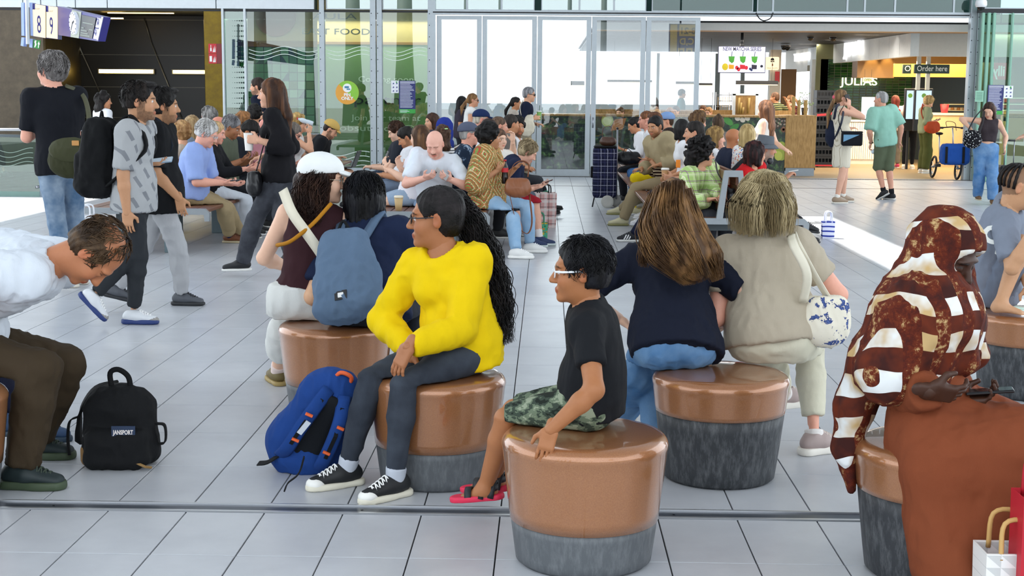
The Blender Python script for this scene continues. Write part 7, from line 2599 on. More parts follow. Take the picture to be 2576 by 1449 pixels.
# ---------------------------------------------------------------- bench with the green plaid shirt
beige_man=person('young man with black cropped hair in a beige sweatshirt and khaki trousers',(1686,17.6),(1648,318,-.02),body=96,chest=120,face=140,pitch=14,H=1.80,skin='#c08c66',hands=((1640,415,-.2),(1600,425,.05)),feet=((1556,568,92),(1545,545,92,0,.05)),top=dict(col='#a49574',sleeve=1.9,e=.03,se=.016,hem=.06,fold=.012,name='sweatshirt'),bottom=dict(col='#9a8a6b',w=(1.1,1.2)),shoes=dict(col='#c9c29c',sole='#8d8a58',sock='#eeeeee'),hair=dict(style='short',col='#0e0c0c',th=.010),look=dict(brow='#120e0d',beard=.5))
striped=person('woman with long dark hair in a brown and cream striped top, chin on hand',(1722,17.7),(1682,346,.0),body=94,chest=96,face=84,pitch=2,H=1.70,sex='f',skin='#c99672',hk=1.0,hands=((1618,400,-.10,dict(curl=.15,palm=(0,0,1),dir=(-1,0,.1))),(1655,362,.05,dict(curl=1.2,palm=(.5,0,.3),dir=(0,0,1)))),elbow=((.3,-.3,-1),(-.2,.2,-1)),feet=((1592,545,94,0,.03),(1588,522,92,10,.16)),top=dict(mat=pattern('stripes',['#33211a','#d8c4a0'],2.3),sleeve=1.45,e=.024,se=.02,cuff=1.5,hem=.05,name='blouse'),bottom=dict(col='#34221c',w=(1,1.0)),shoes=dict(col='#ece8e0',sole='#d8c8a0'),hair=dict(style='long',col='#1d1310',light='#4a3226',th=.012,len=-.14,fall=(.34,1.3,.04)),look=dict(brow='#1d1310'))
cream=person('man in a cream T-shirt with an orange badge holding a coffee cup',(1745,15.6),(1746,334,.0),body=92,face=88,pitch=4,H=1.80,skin='#cf9a7a',bulk=1.1,hands=((1672,446,-.15,dict(curl=.9,palm=(.2,.7,.2),dir=(-1,.2,.2))),None),feet=((1582,608,94),(1612,590,94,10,.04)),top=dict(col='#e4ddd0',sleeve=.85,e=.022,name='t_shirt'),bottom=dict(col='#1b2038',w=(1.0,1.05)),shoes=dict(col='#1b1d24',sole='#e8e8e4',stripe='#f2f2f2',lace='#2a2c33'),hair=dict(style='short',col='#1c1613',th=.010),look=dict(brow='#1c1613'))
person('woman with a black hair bun and white shirt using a phone by the shopping trolley',(1632,21.6),(1595,315,.0),body=92,face=98,pitch=26,H=1.66,sex='f',skin='tan',hands=((1558,372,-.1,PH),None),top=dict(col='#e8e8ea',sleeve=1.8,name='shirt'),bottom=dict(col='#14161c'),shoes=dict(col='#222222'),hair=dict(style='tied',col='#120f0f',th=.010,balls=[((0,-.10,.07),.035)]))
person('long-faced man in a white T-shirt and jeans, first of the pair in profile',(1668,20.4),(1625,302,.0),body=92,face=90,H=1.80,skin='#e0a088',top=dict(col='#e6e6e8',sleeve=.8),bottom=dict(mat=denim('#3f6ea8','#7fa6d0',.4)),shoes=dict(col='#6b4a34'),hair=dict(style='tied',col='#6a4228',th=.010))
person('man in a red shirt and yellow trousers, second of the pair in profile',(1682,19.2),(1645,306,.0),body=92,face=92,H=1.80,skin='#e0a088',top=dict(col='#b0202e',sleeve=1.8),bottom=dict(col='#e0c414'),shoes=dict(col='#c9c29c',sole='#dddddd'),hair=dict(style='short',col='#5a3824',th=.012))
person('person in a pale blue cap behind the man in beige',(1682,19.6),(1676,306,.0),body=92,face=100,H=1.70,skin='fair',top=dict(col='#c9ccd4',sleeve=.8),bottom=dict(col='#55606e'),shoes=dict(col='#222222'),hair=dict(style='short',col='#4a3628',th=.006),extra=lambda c:hat(c,'cap','#7e9cc8'))
person('woman with long black hair facing away on the plaid-shirt bench',(1732,16.8),(1714,326,.0),body=92,face=20,feet=((1602,574,94),(1606,560,94,0,.04)),H=1.68,sex='f',skin='tan',top=dict(col='#e6e6e8',sleeve=.8),bottom=dict(col='#e6e6ea',w=(1.05,1.2)),shoes=dict(col='#ecebe8',sole='#eeeeee',lace='#ffffff'),hair=dict(style='long',col='#100d0d',th=.014,fall=(.35,1.5,.02)))
person('man with brown wavy hair looking across the cafe counter',(1755,19.6),(1757,308,.0),body=-80,face=-66,H=1.80,skin='#dfa68c',top=dict(col='#4a4f58',sleeve=1.8),bottom=dict(col='#33363c'),shoes=dict(col='#222222'),hair=dict(style='curly',col='#5a4028',light='#8a6a44',th=.022,n=80,nape=-.08))
person('woman with a dark blonde topknot facing away',(1806,20.0),(1806,312,.0),body=0,face=10,H=1.64,sex='f',skin='fair',top=dict(col='#77706a',sleeve=.8),bottom=dict(col='#33363c'),shoes=dict(col='#222222'),hair=dict(style='tied',col='#4a3826',th=.014,balls=[((0,-.04,.13),.03)]))
person('woman with tousled blonde hair resting her face on her hand',(1790,16.9),(1801,347,.0),body=-92,face=-92,pitch=4,H=1.70,sex='f',skin='#e0ac94',hands=(None,(1820,368,-.12,dict(curl=.5,palm=(-.8,.3,.3),dir=(-.1,0,1)))),elbow=(None,(.3,-.3,-1)),top=dict(col='#e6e6e8',sleeve=.8),bottom=dict(col='#55606e'),shoes=dict(col='#222222'),hair=dict(style='bob',col='#8a6a3e',light='#c9a566',th=.024,rough=.012))
person('bald man with a white earbud and navy T-shirt',(1815,16.3),(1846,350,.0),body=-80,face=-60,pitch=4,H=1.76,skin='#b97a52',bulk=1.1,top=dict(col='#20263a',sleeve=.8,e=.02),bottom=dict(col='#33363c'),shoes=dict(col='#222222'),look=dict(beard=.6,brow='#2a1c14',beardcol='#4a3a30'),extra=lambda c:sdf_obj('earbud',Shape().ell(c['h'](.09,.0,-.01),A(.01,.012,.016)*c['hs'],c['HR']),.004,plain('#f4f4f4',.3),c['root'],c['off']))
person('woman with a short blonde bob and flowered top between bald man and bucket hat',(1880,15.8),(1880,340,.0),body=-60,face=-20,H=1.66,sex='f',skin='pink',top=dict(mat=pattern('floral',['#e6e4e2','#c23a3a','#4a6aa8','#d88a4a'],1.2),sleeve=.8),bottom=dict(col='#55606e'),shoes=dict(col='#222222'),hair=dict(style='bob',col='#b0935c',light='#dcc28a',th=.016))
plaid=person('woman with big black curls in a green plaid shirt with folded hands',(1752,14.15),(1768,388,-.14),body=-152,chest=-140,face=-84,pitch=2,H=1.60,sex='f',skin='#d9a384',hk=1.08,slouch=.05,hands=((1822,503,-.50,dict(curl=.7)),(1804,500,-.50,dict(curl=.7))),top=dict(mat=pattern('plaid',['#a9c878','#cfe0a4','#8a4a86','#f0ecd4'],1.0),sleeve=1.85,e=.028,se=.016,hem=.05,fold=.011,neck='collar',name='shirt'),bottom=dict(col='#33353b',w=(1.08,1.2)),shoes=dict(col='#222226'),hair=dict(style='curly',col='#0d0b0b',light='#26201f',th=.030,n=220,big=.05,nape=-.16,fall=(.16,2.2,0)),look=dict(brow='#120e0d'),glasses=dict(col='#2a2422',r=.002))
red_knit=person('elderly woman with dark auburn hair in a red knitted jumper',(1872,14.3),(1900,388,-.12),body=-125,chest=-125,face=-66,pitch=3,H=1.56,sex='f',skin='#d29a7a',hk=1.08,slouch=.05,hands=((1920,505,-.3),(1890,500,-.3)),top=dict(col='#c01a20',sleeve=1.85,e=.024,se=.01,hem=.05,fold=.010,name='jumper'),bottom=dict(col='#c9a0b4'),shoes=dict(col='#dddddd'),hair=dict(style='bob',col='#1d1011',light='#5a2a28',th=.022,len=-.10,rough=.012,freq=14),look=dict(brow='#2a1a16'))
def headphones(c):
 h,off=c['h'],c['off']
 pts=[h(.10*math.cos(a),.03+.03*math.sin(a),-.115+.0*a)-off for a in np.linspace(math.pi*1.05,-.05*math.pi,12)]
 o=MB().tube(pts,.008,6).build('headphones',plain('#d8dade',.4),c['root'],True)
 for q in(-1,1):
  sdf_obj('ear_cup',Shape().ell(h(q*.095,.045,-.125),A(.022,.034,.034)*c['hs'],c['HR']),c['vh'],plain('#2a2c30',.4),o,off)
bucket=person('grey-bearded man in a bucket hat with headphones and legs crossed',(1845,15.1),(1926,372,.0),body=-94,face=-84,pitch=8,H=1.82,skin='#c58e70',slouch=.06,hands=((1968,470,.1),(1988,432,-.15,dict(curl=.9))),elbow=(None,(-.5,-.4,-1)),feet=((2046,622,-96),(2050,592,-100,8,.12)),knee=((1,.1,.4),(1,0,.8)),top=dict(col='#16171b',sleeve=.85,e=.024,name='t_shirt'),bottom=dict(col='#15161a',w=(1.15,1.3),length=1.9),shoes=dict(col='#1c1d20',sole='#2a2b2e',lace='#333539'),look=dict(brow='#5a544e',beard=.8,beardcol='#8f8a84'),hair=dict(style='short',col='#77726c',th=.006),extra=lambda c:(hat(c,'bucket','#5e646b'),headphones(c)))
sunlit=person('woman with long light-brown hair and bare arms standing in the sunbeam',(1912,18.4),(1925,276,.0),body=62,face=40,H=1.56,sex='f',sit=False,skin='pale',hk=1.1,top=dict(col='#e8e2da',sleeve=0,hem=.03,name='tank_top'),bottom=dict(col='#44474d'),shoes=dict(col='#dddddd'),hair=dict(style='long',col='#6a4630',light='#b07a55',th=.014,fall=(.40,1.6,.02)),hands=(None,(1985,385,-.1)))
# ---------------------------------------------------------------- cafe guests and shop queue
person('woman in a dark striped top at the cafe counter raising her hand to her head',(1956,31.5),(1949,246,.0),body=60,face=70,H=1.68,sex='f',sit=False,skin='tan',hands=(None,(1972,248,.0)),top=dict(mat=pattern('stripes',['#24301f','#c9b878'],2),sleeve=.8),bottom=dict(col='#22252c'),shoes=dict(col='#222222'),hair=dict(style='tied',col='#6a4a34',th=.012))
person('woman with a high blonde ponytail in a flowered blouse behind the oak block',(1985,32.5),(1988,252,.0),body=40,face=60,H=1.66,sex='f',sit=False,skin='fair',top=dict(mat=pattern('floral',['#3a1e24','#a8403a','#c98a5a','#6a2a3a'],1.4),sleeve=.8),bottom=dict(col='#22252c'),shoes=dict(col='#222222'),hair=dict(style='tied',col='#7a5636',th=.010,tail=(.28,.05),tz=.06))
for px,py,Y,hc,nm in((1768,279,31.3,'#5a3a24','brown-haired cafe guest low behind the counter by the door edge'),(1782,284,30.9,'#a5774a','sandy-haired cafe guest low behind the counter by the door edge'),(1700,281,31.0,'#2a1c14','dark-haired cafe guest low behind the last door leaf'),(1684,285,30.8,'#8a5a38','ginger-haired cafe guest low behind the last door leaf'),(1652,289,30.7,'#b08a5a','fair-haired cafe guest low behind the fourth door leaf'),(1560,284,31.0,'#4a3020','brown-haired cafe guest low behind the middle of the fourth door leaf')):
 person(nm,(px,Y),(px,py,.0),body=180,face=150,H=1.66,skin='fair',top=dict(col='#6a6460',sleeve=.8),bottom=dict(col='#33363c'),shoes=dict(col='#222222'),hair=dict(style='short',col=hc,th=.016))
person('barista in teal standing far behind the last door leaf',(1716,40),(1716,236,.0),body=-90,face=-80,H=1.74,sit=False,skin='fair',top=dict(col='#4a7a7c',sleeve=1.8),bottom=dict(col='#2a3a3c'),shoes=dict(col='#222222'),hair=dict(style='short',col='#3a4a4a',th=.02))
phoning=person('woman in a sleeveless cream dress talking on a black phone',(2118,21.7),(2117,246,.0),body=-84,chest=-88,face=-84,pitch=-2,H=1.76,sex='f',sit=False,skin='#e2b096',hands=((2150,320,.12),(2136,252,-.12,dict(curl=.9,palm=(-.5,.7,.2),dir=(0,0,1)))),elbow=(None,(.7,-.3,-1)),feet=((2128,508,-80),(2112,512,-84)),top=dict(mat=pattern('pinstripe',['#ddd6c4','#b9ae96'],1.0),sleeve=0,hem=.10,e=.02,name='dress_top'),bottom=dict(mat=pattern('pinstripe',['#ddd6c4','#b9ae96'],1.0),style='skirt',length=.92,flare=1.05,e=.02,name='dress_skirt'),shoes=dict(col='#a08a74',sole='#e8e4da',sock='#ece8e0',sock_h=.12,lace='#d8ccc0'),hair=dict(style='tied',col='#7a5a3c',light='#b08a5c',th=.012,tail=(.46,.04)),look=dict(brow='#6a4a34'),extra=lambda c:sdf_obj('hair_tie',Shape().ell(c['h'](0,-.118,.012),A(.034,.022,.034)*c['hs'],c['HR']),.007,plain('#d85a6a',.6),c['root'],c['off']))
polo=person('grey-haired man in a mint polo shirt and olive shorts walking off with a water bottle',(2228,22.5),(2216,250,.02),body=30,chest=26,face=58,pitch=2,H=1.74,sit=False,skin='#d9a086',hands=((2187,372,.05,dict(curl=.9,palm=(1,0,0),dir=(-.3,0,-1))),(2262,372,.1,hand_dn)),elbow=((-.4,-.8,0),(.5,-.7,0)),feet=((2222,497,50,30,.03),(2238,502,30)),top=dict(col='#8fbfae',sleeve=.9,e=.024,se=.02,hem=.08,neck='collar',fold=.010,name='polo_shirt'),bottom=dict(col='#5c6650',style='shorts',length=1.02,w=(1.15,1.2)),shoes=dict(col='#16171a',sole='#d8d8d4',sock='#1a1b1e',w=1.1,sole_h=.03),hair=dict(style='short',col='#9a9896',light='#d8d6d4',th=.010),look=dict(brow='#9a9896'),extra=lambda c:MB().lathe([(.036,-.012),(.036,.012)],12).build('watch',plain('#17181a',.3),c['root'],True).__setattr__('location',Vector(c['Wr'][0]-c['off'])))
person('red-haired woman with a red rucksack queueing in the shop',(2252,32.6),(2252,254,.0),body=5,face=10,H=1.70,sex='f',sit=False,skin='fair',top=dict(col='#dcd6cc',sleeve=.9),bottom=dict(col='#7d7364'),shoes=dict(col='#c23a5a',sole='#eeeeee'),hair=dict(style='long',col='#5a2218',th=.018,len=-.16))
person('dark-haired person in a white T-shirt and black trousers queueing in the shop',(2288,32.2),(2302,252,.0),body=-30,face=-40,H=1.74,sit=False,skin='brown',top=dict(col='#dedad2',sleeve=.7),bottom=dict(col='#121316',w=(.95,.9)),shoes=dict(col='#ece6d8',sole='#eeeeee'),hair=dict(style='short',col='#14100f',th=.016))
queue3=person('woman with curly fair hair in a green top and olive trousers tapping a phone',(2328,30.4),(2336,258,.0),body=-80,face=-84,pitch=30,H=1.70,sex='f',sit=False,skin='fair',hands=((2362,302,.1,PH),(2355,302,-.1,PH)),top=dict(col='#8a9272',sleeve=1.6,e=.02),bottom=dict(col='#4a4f28',w=(1.15,1.6),length=1.95),shoes=dict(col='#e8e4dc',sole='#eeeeee'),hair=dict(style='curly',col='#a5885a',th=.018,n=90))
bike_woman=person('woman in a dark crop top and wide jeans reaching into a spotted bag',(2480,21.5),(2488,278,-.02),body=172,chest=172,face=150,pitch=24,H=1.60,sex='f',sit=False,skin='#e2b498',hk=1.08,hands=((2528,384,-.05,dict(dir=(.15,0,-1),palm=(-1,0,0),curl=.8)),(2448,338,-.14,dict(curl=.5,dir=(.4,0,-.9)))),elbow=((.5,.6,-.2),(-1,-.1,.1)),feet=((2498,516,175),(2460,513,178)),top=dict(col='#3a3236',sleeve=0,hem=-.10,e=.012,name='crop_top'),bottom=dict(mat=denim('#4f7fb5','#a9c8e4',.5),w=(1.1,1.38),length=1.97,name='jeans',e=.014,fold=.009),shoes=dict(col='#7a5a3a',sole='#d8ccb0'),hair=dict(style='long',col='#2e1c16',light='#5a3a2a',th=.012,len=-.15,fall=(.2,1.5,.0)),look=dict(brow='#2e1c16',closed=True))
person('person in a white T-shirt and dark trousers cut off by the frame edge',(2600,24.0),(2600,262,.0),body=90,face=100,H=1.70,sex='f',sit=False,skin='#e2b498',hands=((2560,350,-.1),(2565,345,.1)),top=dict(col='#d8dae2',sleeve=.6),bottom=dict(col='#16171b'),shoes=dict(col='#222222'),hair=dict(style='long',col='#2a1c16',th=.012))
lz=person('person on the stairs below the tunnel landing, one dark shoe showing',(-30,25.3),(-25,215,.0),body=-88,face=-90,H=1.74,sit=False,skin='tan',feet=((20,452,-88),(-40,450,-88)),top=dict(col='#2a2d33',sleeve=1.8),bottom=dict(col='#3a3a3e',length=1.7),shoes=dict(col='#17181a',sole='#17181a'),hair=dict(col='#1a1512'))
# ---------------------------------------------------------------- things people hold
def place(o,c,R3):
 m=Matrix(np.asarray(R3).T.tolist()).to_4x4()
 m.translation=Vector(c)
 o.matrix_world=m
 return o
def phone(ctx,i,label,col='#22252a',screen='#8fa3b8',off=.022,along=.10,group=None,dirv=None,nrm=None):
 wr,R3,curl,tb,q=ctx['Hd'][i]
 d,y,z=R3
 c=wr+d*along*ctx['s']-z*off
 if dirv is not None:
  d=unit(dirv)
  z=-unit(A(nrm)-d*A(nrm).dot(d))
  y=np.cross(z,d)
 o=empty('phone',(0,0,0),label,'phone',group)
 place(o,c,np.stack([y,d,-z]))
 MB().box(-.036,.036,-.075,.075,-.0045,.0045,bev=.003).build('case',plain(col,.35),o)
 MB().box(-.033,.033,-.071,.071,.0045,.0055).build('display',plain(screen,.1),o)
 MB().disc((.018,.055,-.0065),.008,(0,0,1),.002,10).build('camera_lens',plain('#111113',.1),o)
 return o
def cup(c,label,col,lid=None,band=None,h=.12,r=.042,grp=None):
 o=empty('cup',tuple(c),label,'cup',grp)
 pr=[(r*.72,0),(r,h)]
 if not lid:
  pr+=[(r*.93,h),(r*.7,.01)]
 MB().lathe(pr,20,cap=bool(lid)).build('cup_wall',plain(col,.6),o,True)
 if not lid:
  MB().lathe([(.001,h*.8),(r*.88,h*.8)],16,cap=False).build('drink',plain('#8a5a34',.2),o)
 else:
  MB().lathe([(r*1.06,h-.004),(r*1.06,h+.008),(r*.92,h+.018),(.001,h+.018)],20).build('lid',plain(lid,.5),o,True)
 if band:
  MB().lathe([(r*.82,h*.35),(r*.95,h*.78)],20,cap=False).build('sleeve',plain(band,.7),o,True).scale=(1.03,1.03,1)
 return o
def hc(ctx,i,a=.09,b=.04):
 wr,R3=ctx['Hd'][i][:2]
 return wr+R3[0]*a-R3[2]*b
phone(grey_shirt,0,'pale blue phone in the hand of the man in the grey shirt','#8ea7bd','#b9c9d6',dirv=(1,.05,.12),nrm=(-.1,-.5,1))
phone(old_man,1,'dark phone held by the white-haired old man',dirv=(1,.1,.1),nrm=(-.3,0,1))
phone(rust,0,'black phone held by the woman in the checked headscarf','#17181b','#222428',dirv=(.95,-.2,.12),nrm=(-.3,.1,1))
phone(bald,0,'silver phone held by the bald man with the moustache','#b9b6b4','#333',along=.07,dirv=(-.5,.2,.8),nrm=(0,1,.6))if False else phone(bald,0,'silver phone held by the bald man with the moustache','#b9b6b4','#33373c',dirv=(-.75,.1,.5),nrm=(.1,1,.5))
phone(phone_girl,0,'black phone raised by the girl with long brown hair','#2a2b24','#3c463c',dirv=(.35,0,.9),nrm=(1,.3,.3))
phone(red_dress,0,'dark red phone held by the ash-blonde woman','#4a2026','#22252a',dirv=(.9,0,.35),nrm=(-.4,0,1))
phone(phoning,1,'black phone pressed to the ear of the woman in the cream dress','#17181b','#222428',dirv=(-.35,0,.9),nrm=(-.3,.9,0))
phone(queue3,1,'phone tapped by the woman in the green top',dirv=(1,0,.2),nrm=(-.3,0,1))
cup(hc(olive_bag_man,0)-A(0,0,.05),'small white paper cup held by the grey-haired man','#ece6e0',r=.046,h=.11)
cup(hc(walker,0)-A(0,0,.10),'white takeaway cup with red mark held by the walking woman','#ece8e2',h=.15,r=.045)
cup(hc(cream,0)-A(0,0,.05),'brown kraft cup held by the man in the cream T-shirt','#b98a5a',lid='#f0ede6',h=.12)
d_=cup(hc(tote_man,1)-A(0,0,.05),'clear cup of green matcha with a straw held by the man in sunglasses','#7fae5a',lid='#e8efe4',h=.15)
MB().tube([(0,0,.14),(.01,0,.26)],.005,6).build('straw',plain('#2a5a3a',.5),d_)
b_=G(503,500,.445)
k_=cup((b_.x,b_.y,.446),'white and green coffee cup with lid on the first bench','#ece8e2',lid='#f2f0ee',band='#2e7a52',h=.15,r=.045)
p_=G(462,510,.445)
o,_=sdf_thing('pouch',Shape().cone((p_.x,p_.y+.05,.46),(p_.x+.25,p_.y+.12,.462),.016,.014),.006,cloth('#d6a81e'),'folded yellow pouch beside the coffee cup on the bench','pouch')
b_=G(1003,530,.445)
cup((b_.x,b_.y,.446),'kraft paper coffee cup with lid standing on the middle bench','#c9ab7a',lid='#e8dcc4',h=.13,r=.044)
def bottle(c,label,col,cap_,h=.22,r=.032,cat='bottle',mat=None,band=None,tilt=None):
 o=empty('bottle',tuple(c),label,cat)
 MB().lathe([(r*.8,0),(r,.01),(r,h*.3),(r*.86,h*.45),(r,h*.6),(r*.9,h*.72),(r*.42,h*.88),(r*.42,h*.94)],18).build('shell',mat or plain(col,.15),o,True)
 MB().lathe([(r*.48,h*.93),(r*.48,h)],14).build('cap',plain(cap_,.4),o,True)
 if band:
  MB().lathe([(r*1.02,h*.48),(r*1.02,h*.66)],18,cap=False).build('label_band',plain(band,.4),o,True)
 if tilt:
  o.rotation_euler=tilt
 return o
bottle(hc(blouse,1)+A(.02,-.02,-.20),'cola bottle with a red label held by the woman in the patterned blouse','#1d0f0c','#b01c22',band='#c01c24',h=.24,r=.034)
bottle(hc(polo,0)+A(.0,0,-.06),'half-empty clear water bottle held by the man in the mint polo shirt','#cfe0ea','#f4f4f4',h=.22,tilt=(.2,.9,0))
bottle(hc(drinker,1)+A(.06,0,.02),'clear water bottle lifted by the blonde woman','#c9d6de','#c01c2c',h=.22,tilt=(0,-1.25,0),mat=plain('#c9d6de',.1))
lp=laptop_man
c_=(lp['Kn'][0]+lp['Kn'][1])/2+A(-.05,0,.085)
o=empty('laptop',tuple(c_),'open laptop on the lap of the man in the flat cap','laptop',rz=math.radians(-92))
MB().box(-.17,.17,-.12,.12,0,.018,bev=.004).build('keyboard_half',plain('#3a3c40',.4),o)
M_=Matrix.Translation((0,.12,.015))@Matrix.Rotation(-.35,4,'X')
MB().box(-.17,.17,-.006,.006,0,.23,M=M_).build('lid',plain('#1b1c1f',.4),o)
MB().box(-.155,.155,-.009,-.006,.015,.215,M=M_).build('display',emit('#cfd8d8',.6),o)
# ---------------------------------------------------------------- bags
BLK=cloth('#131416',.8)
p_=G(305,1168)
o=empty('backpack',(p_.x,p_.y,0),'black rucksack with a blue name patch standing on the tiles','backpack',rz=.06)
S=Shape()
S.box((0,.02,.155),(.155,.085,.155),rd=.07,k=.0,taper=.10)
S.box((0,-.075,.085),(.135,.05,.085),rd=.045,k=.03)
S.ell((0,.01,.26),(.115,.075,.09),k=.05)
S.cut((0,0,.0),(0,0,-1))
sdf_obj('bag_body',S,.006,BLK,o,(0,0,0),.008,3)
MB().tube(smooth_path([(-.03,.0,.335),(-.035,0,.40),(.0,0,.415),(.04,0,.385),(.05,0,.33)],5),.013,6,flat=.4,side=(0,1,0)).build('top_handle',BLK,o,True)
MB().band(smooth_path([(-.03,.08,.33),(-.13,.11,.30),(-.19,.11,.22),(-.20,.10,.15),(-.195,.06,.08)],5),(0,.6,.4),.055,.012).build('shoulder_strap',BLK,o,True)
MB().band(smooth_path([(-.20,.09,.19),(-.235,.08,.17),(-.24,.06,.10),(-.23,.04,.03)],5),(0,1,0),.03,.006).build('webbing',BLK,o,True)
MB().band(smooth_path([(.155,.0,.18),(.19,0,.17),(.19,0,.10),(.155,0,.09)],5),(0,1,0),.03,.006).build('webbing',BLK,o,True)
MB().box(-.05,.05,-.129,-.122,.13,.185,M=Matrix.Translation((.04,.012,.01)),bev=.002).build('name_patch',plain('#1c2f4c',.6),o)
text('lettering','JANSPORT',(.04,-.1185,.168),.026,plain('#e4dcd8',.6),o,depth=.001,width=.085,bold=.0008)
sdf_obj('suede_base',Shape().box((-.11,.02,.05),(.055,.075,.05),rd=.03),.006,cloth('#8a6a44'),o)
MB().tube([(.09,-.125,.04),(.13,-.12,.02),(.15,-.10,.012)],.006,6).build('zip_pull',plain('#8a6a3a',.5),o)
a_,t_=G(765,1180),V(872,965,5.78)
o=empty('backpack',(a_.x,a_.y,0),'blue hiking rucksack with orange toggles leaning beside the stool','backpack')
off=A(a_)
ax=unit(A(t_)-A(a_)-A(0,0,.04))
sd=unit(np.cross(ax,A(.35,-1,.3)))
nr=np.cross(ax,sd)
if nr[1]>0:
 nr=-nr
def bpq(l,w,d):
 return ax*l+sd*w+nr*d+A(0,0,.10)
BL=cloth('#1c3f80')
S=Shape()
S.cone(bpq(.0,0,0),bpq(.30,0,0),.115,.10,k=0,side=sd,su=1.25,sw=.85)
S.ell(bpq(.02,0,.02),(.15,.10,.15),k=.05)
S.cone(bpq(.28,0,-.02),bpq(.37,0,0),.09,.05,k=.04,side=sd,su=1.3)
S.cut(-off*0+A(0,0,.004),(0,0,-1))
sdf_obj('bag_body',S,.0065,BL,o,(0,0,0),.007,9)
sdf_obj('back_padding',Shape().cone(bpq(.02,0,.10),bpq(.30,0,.085),.05,.045,side=sd,su=1.5,sw=.5),.006,cloth('#15181d'),o)
for q in(-1,1):
 st_=MB().tube(smooth_path([bpq(.36,q*.035,.07),bpq(.28,q*.06,.135),bpq(.16,q*.075,.15),bpq(.06,q*.08,.145),bpq(-.02,q*.085,.10)],5),.030,8,flat=.35,side=tuple(nr)).build('shoulder_strap',BL,o,True)
 MB().band([bpq(.33,q*.045,.112),bpq(.22,q*.07,.160),bpq(.10,q*.078,.162)],tuple(sd),.016,.003).build('strap_tape',BLK,st_)
 for l in(.27,.13):
  MB().tube([bpq(l,q*.07-.015,.165),bpq(l,q*.07+.015,.165)],.007,6).build('toggle',plain('#e0602a',.5),st_)
 MB().band(smooth_path([bpq(-.02,q*.09,.10),bpq(-.06,q*.12,.12),bpq(-.10,q*.15,.10)],4),tuple(nr),.026,.005).build('webbing',BLK,o)
MB().band([bpq(.24,-.058,.166),bpq(.17,-.07,.170)],tuple(sd),.022,.003).build('reflector',plain('#c9d0d8',.3),o)
MB().tube(smooth_path([bpq(.37,-.03,.02),bpq(.43,-.02,.03),bpq(.43,.03,.03),bpq(.37,.035,.02)],5),.009,6).build('top_handle',plain('#d85a2a',.6),o,True)
MB().band(smooth_path([A(V(765,1150,5.5))-off,A(V(752,1190,5.45))-off,A(V(725,1215,5.4))-off,A(V(715,1236,5.38))-off],5),(0,1,0),.022,.005).build('loose_webbing',BLK,o)
def worn_pack(ctx,label,col,mat,w=.15,h=.21,d=.09,drop=.0,pts=None,patch=None,name='backpack'):
 """rucksack carried on somebody's back, with straps over the shoulders"""
 up,rc_,fc=ctx['up'],ctx['rc'],ctx['fc']
 c=ctx['Cc']-fc*(.13*ctx['s']+d)-up*drop
 if pts is not None:
  c=A(V(*pts))
 o=empty(name,tuple(A(c[0],c[1],c[2]-h)),label,'backpack')
 off=A(o.location)
 R3=np.stack([rc_,fc,up])
 S=Shape()
 S.box(c-off,(w,d,h),R3,rd=.074,taper=.2)
 S.ell(c-up*h*.25-off,(w*1.05,d*1.15,h*.72),R3,k=.04)
 S.box(c-fc*d*.85-up*h*.35-off,(w*.8,d*.35,h*.5),R3,rd=.04,k=.03)
 sdf_obj('bag_body',S,ctx['vb'],mat,o,(0,0,0),.016,6)
 for q in(-1,1):
  sh=ctx['N']-up*.005+rc_*q*.10*ctx['s']
  pp=smooth_path([c+up*h*.8+rc_*q*.06+fc*d,sh-fc*.055+up*.045,sh+up*.062,sh+fc*.075-up*.03,sh+fc*.10-up*.16,c+fc*(d+.12)-up*h*.25+rc_*q*(w+.03),c+fc*d*.9-up*h*.7+rc_*q*w*.9],4)
  MB().band([p-Vector(off)for p in pp],[tuple(rc_)]*len(pp),.048,.014).build('shoulder_strap',mat,o,True)
 MB().tube(smooth_path([c+up*h-rc_*.03-off,c+up*(h+.05)-off,c+up*h+rc_*.03-off],4),.008,6).build('top_handle',BLK,o,True)
 if patch:
  M_=Matrix(R3.T.tolist()).to_4x4()
  M_.translation=Vector(c-fc*(d*1.36)-up*h*.62-off)
  MB().box(-.03,.03,-.006,.004,-.022,.022,M=M_).build('patch',plain('#15161a',.6),o)
  MB().box(-.014,.014,-.008,-.005,-.012,.012,M=M_,bev=.002).build('patch_mark',plain('#e8e8e6',.6),o)
 return o
worn_pack(navy,'slate grey rucksack with a small black patch worn over the navy T-shirt','',cloth('#5a6f88'),.145,.225,.075,pts=(872,690,6.72),patch=1)
worn_pack(grey_shirt,'large black rucksack on the back of the man in the grey shirt','',cloth('#101113'),.16,.26,.11,drop=.10)
worn_pack(black_tee,'dark rucksack on the back of the man in the black T-shirt','',cloth('#1c222c'),.14,.20,.05,drop=.08)
def strap(pts,label,col,w,t=.006,sdv=(0,0,1),name='bag_strap',round_=False):
 P=[Vector(V(*p))for p in pts]
 mb=MB()
 sp=smooth_path(P,6)
 if round_:
  mb.tube(sp,w,8)
 else:
  mb.band(sp,sdv,w,t)
 o=mb.build(name,cloth(col),None,True,recenter=True)
 return tag(o,label,'strap')
strap([(712,478,6.99),(735,535,6.90),(770,585,6.87),(815,650,6.88),(840,700,6.95)],'broad cream webbing strap across the maroon top','#ded7c4',.050,.006,(.8,0,.6))
strap([(833,512,6.98),(790,560,6.90),(752,592,6.86),(725,610,6.87),(697,617,6.96)],'thin yellow and brown cord strap across the maroon top','#b0761e',.010,round_=True)
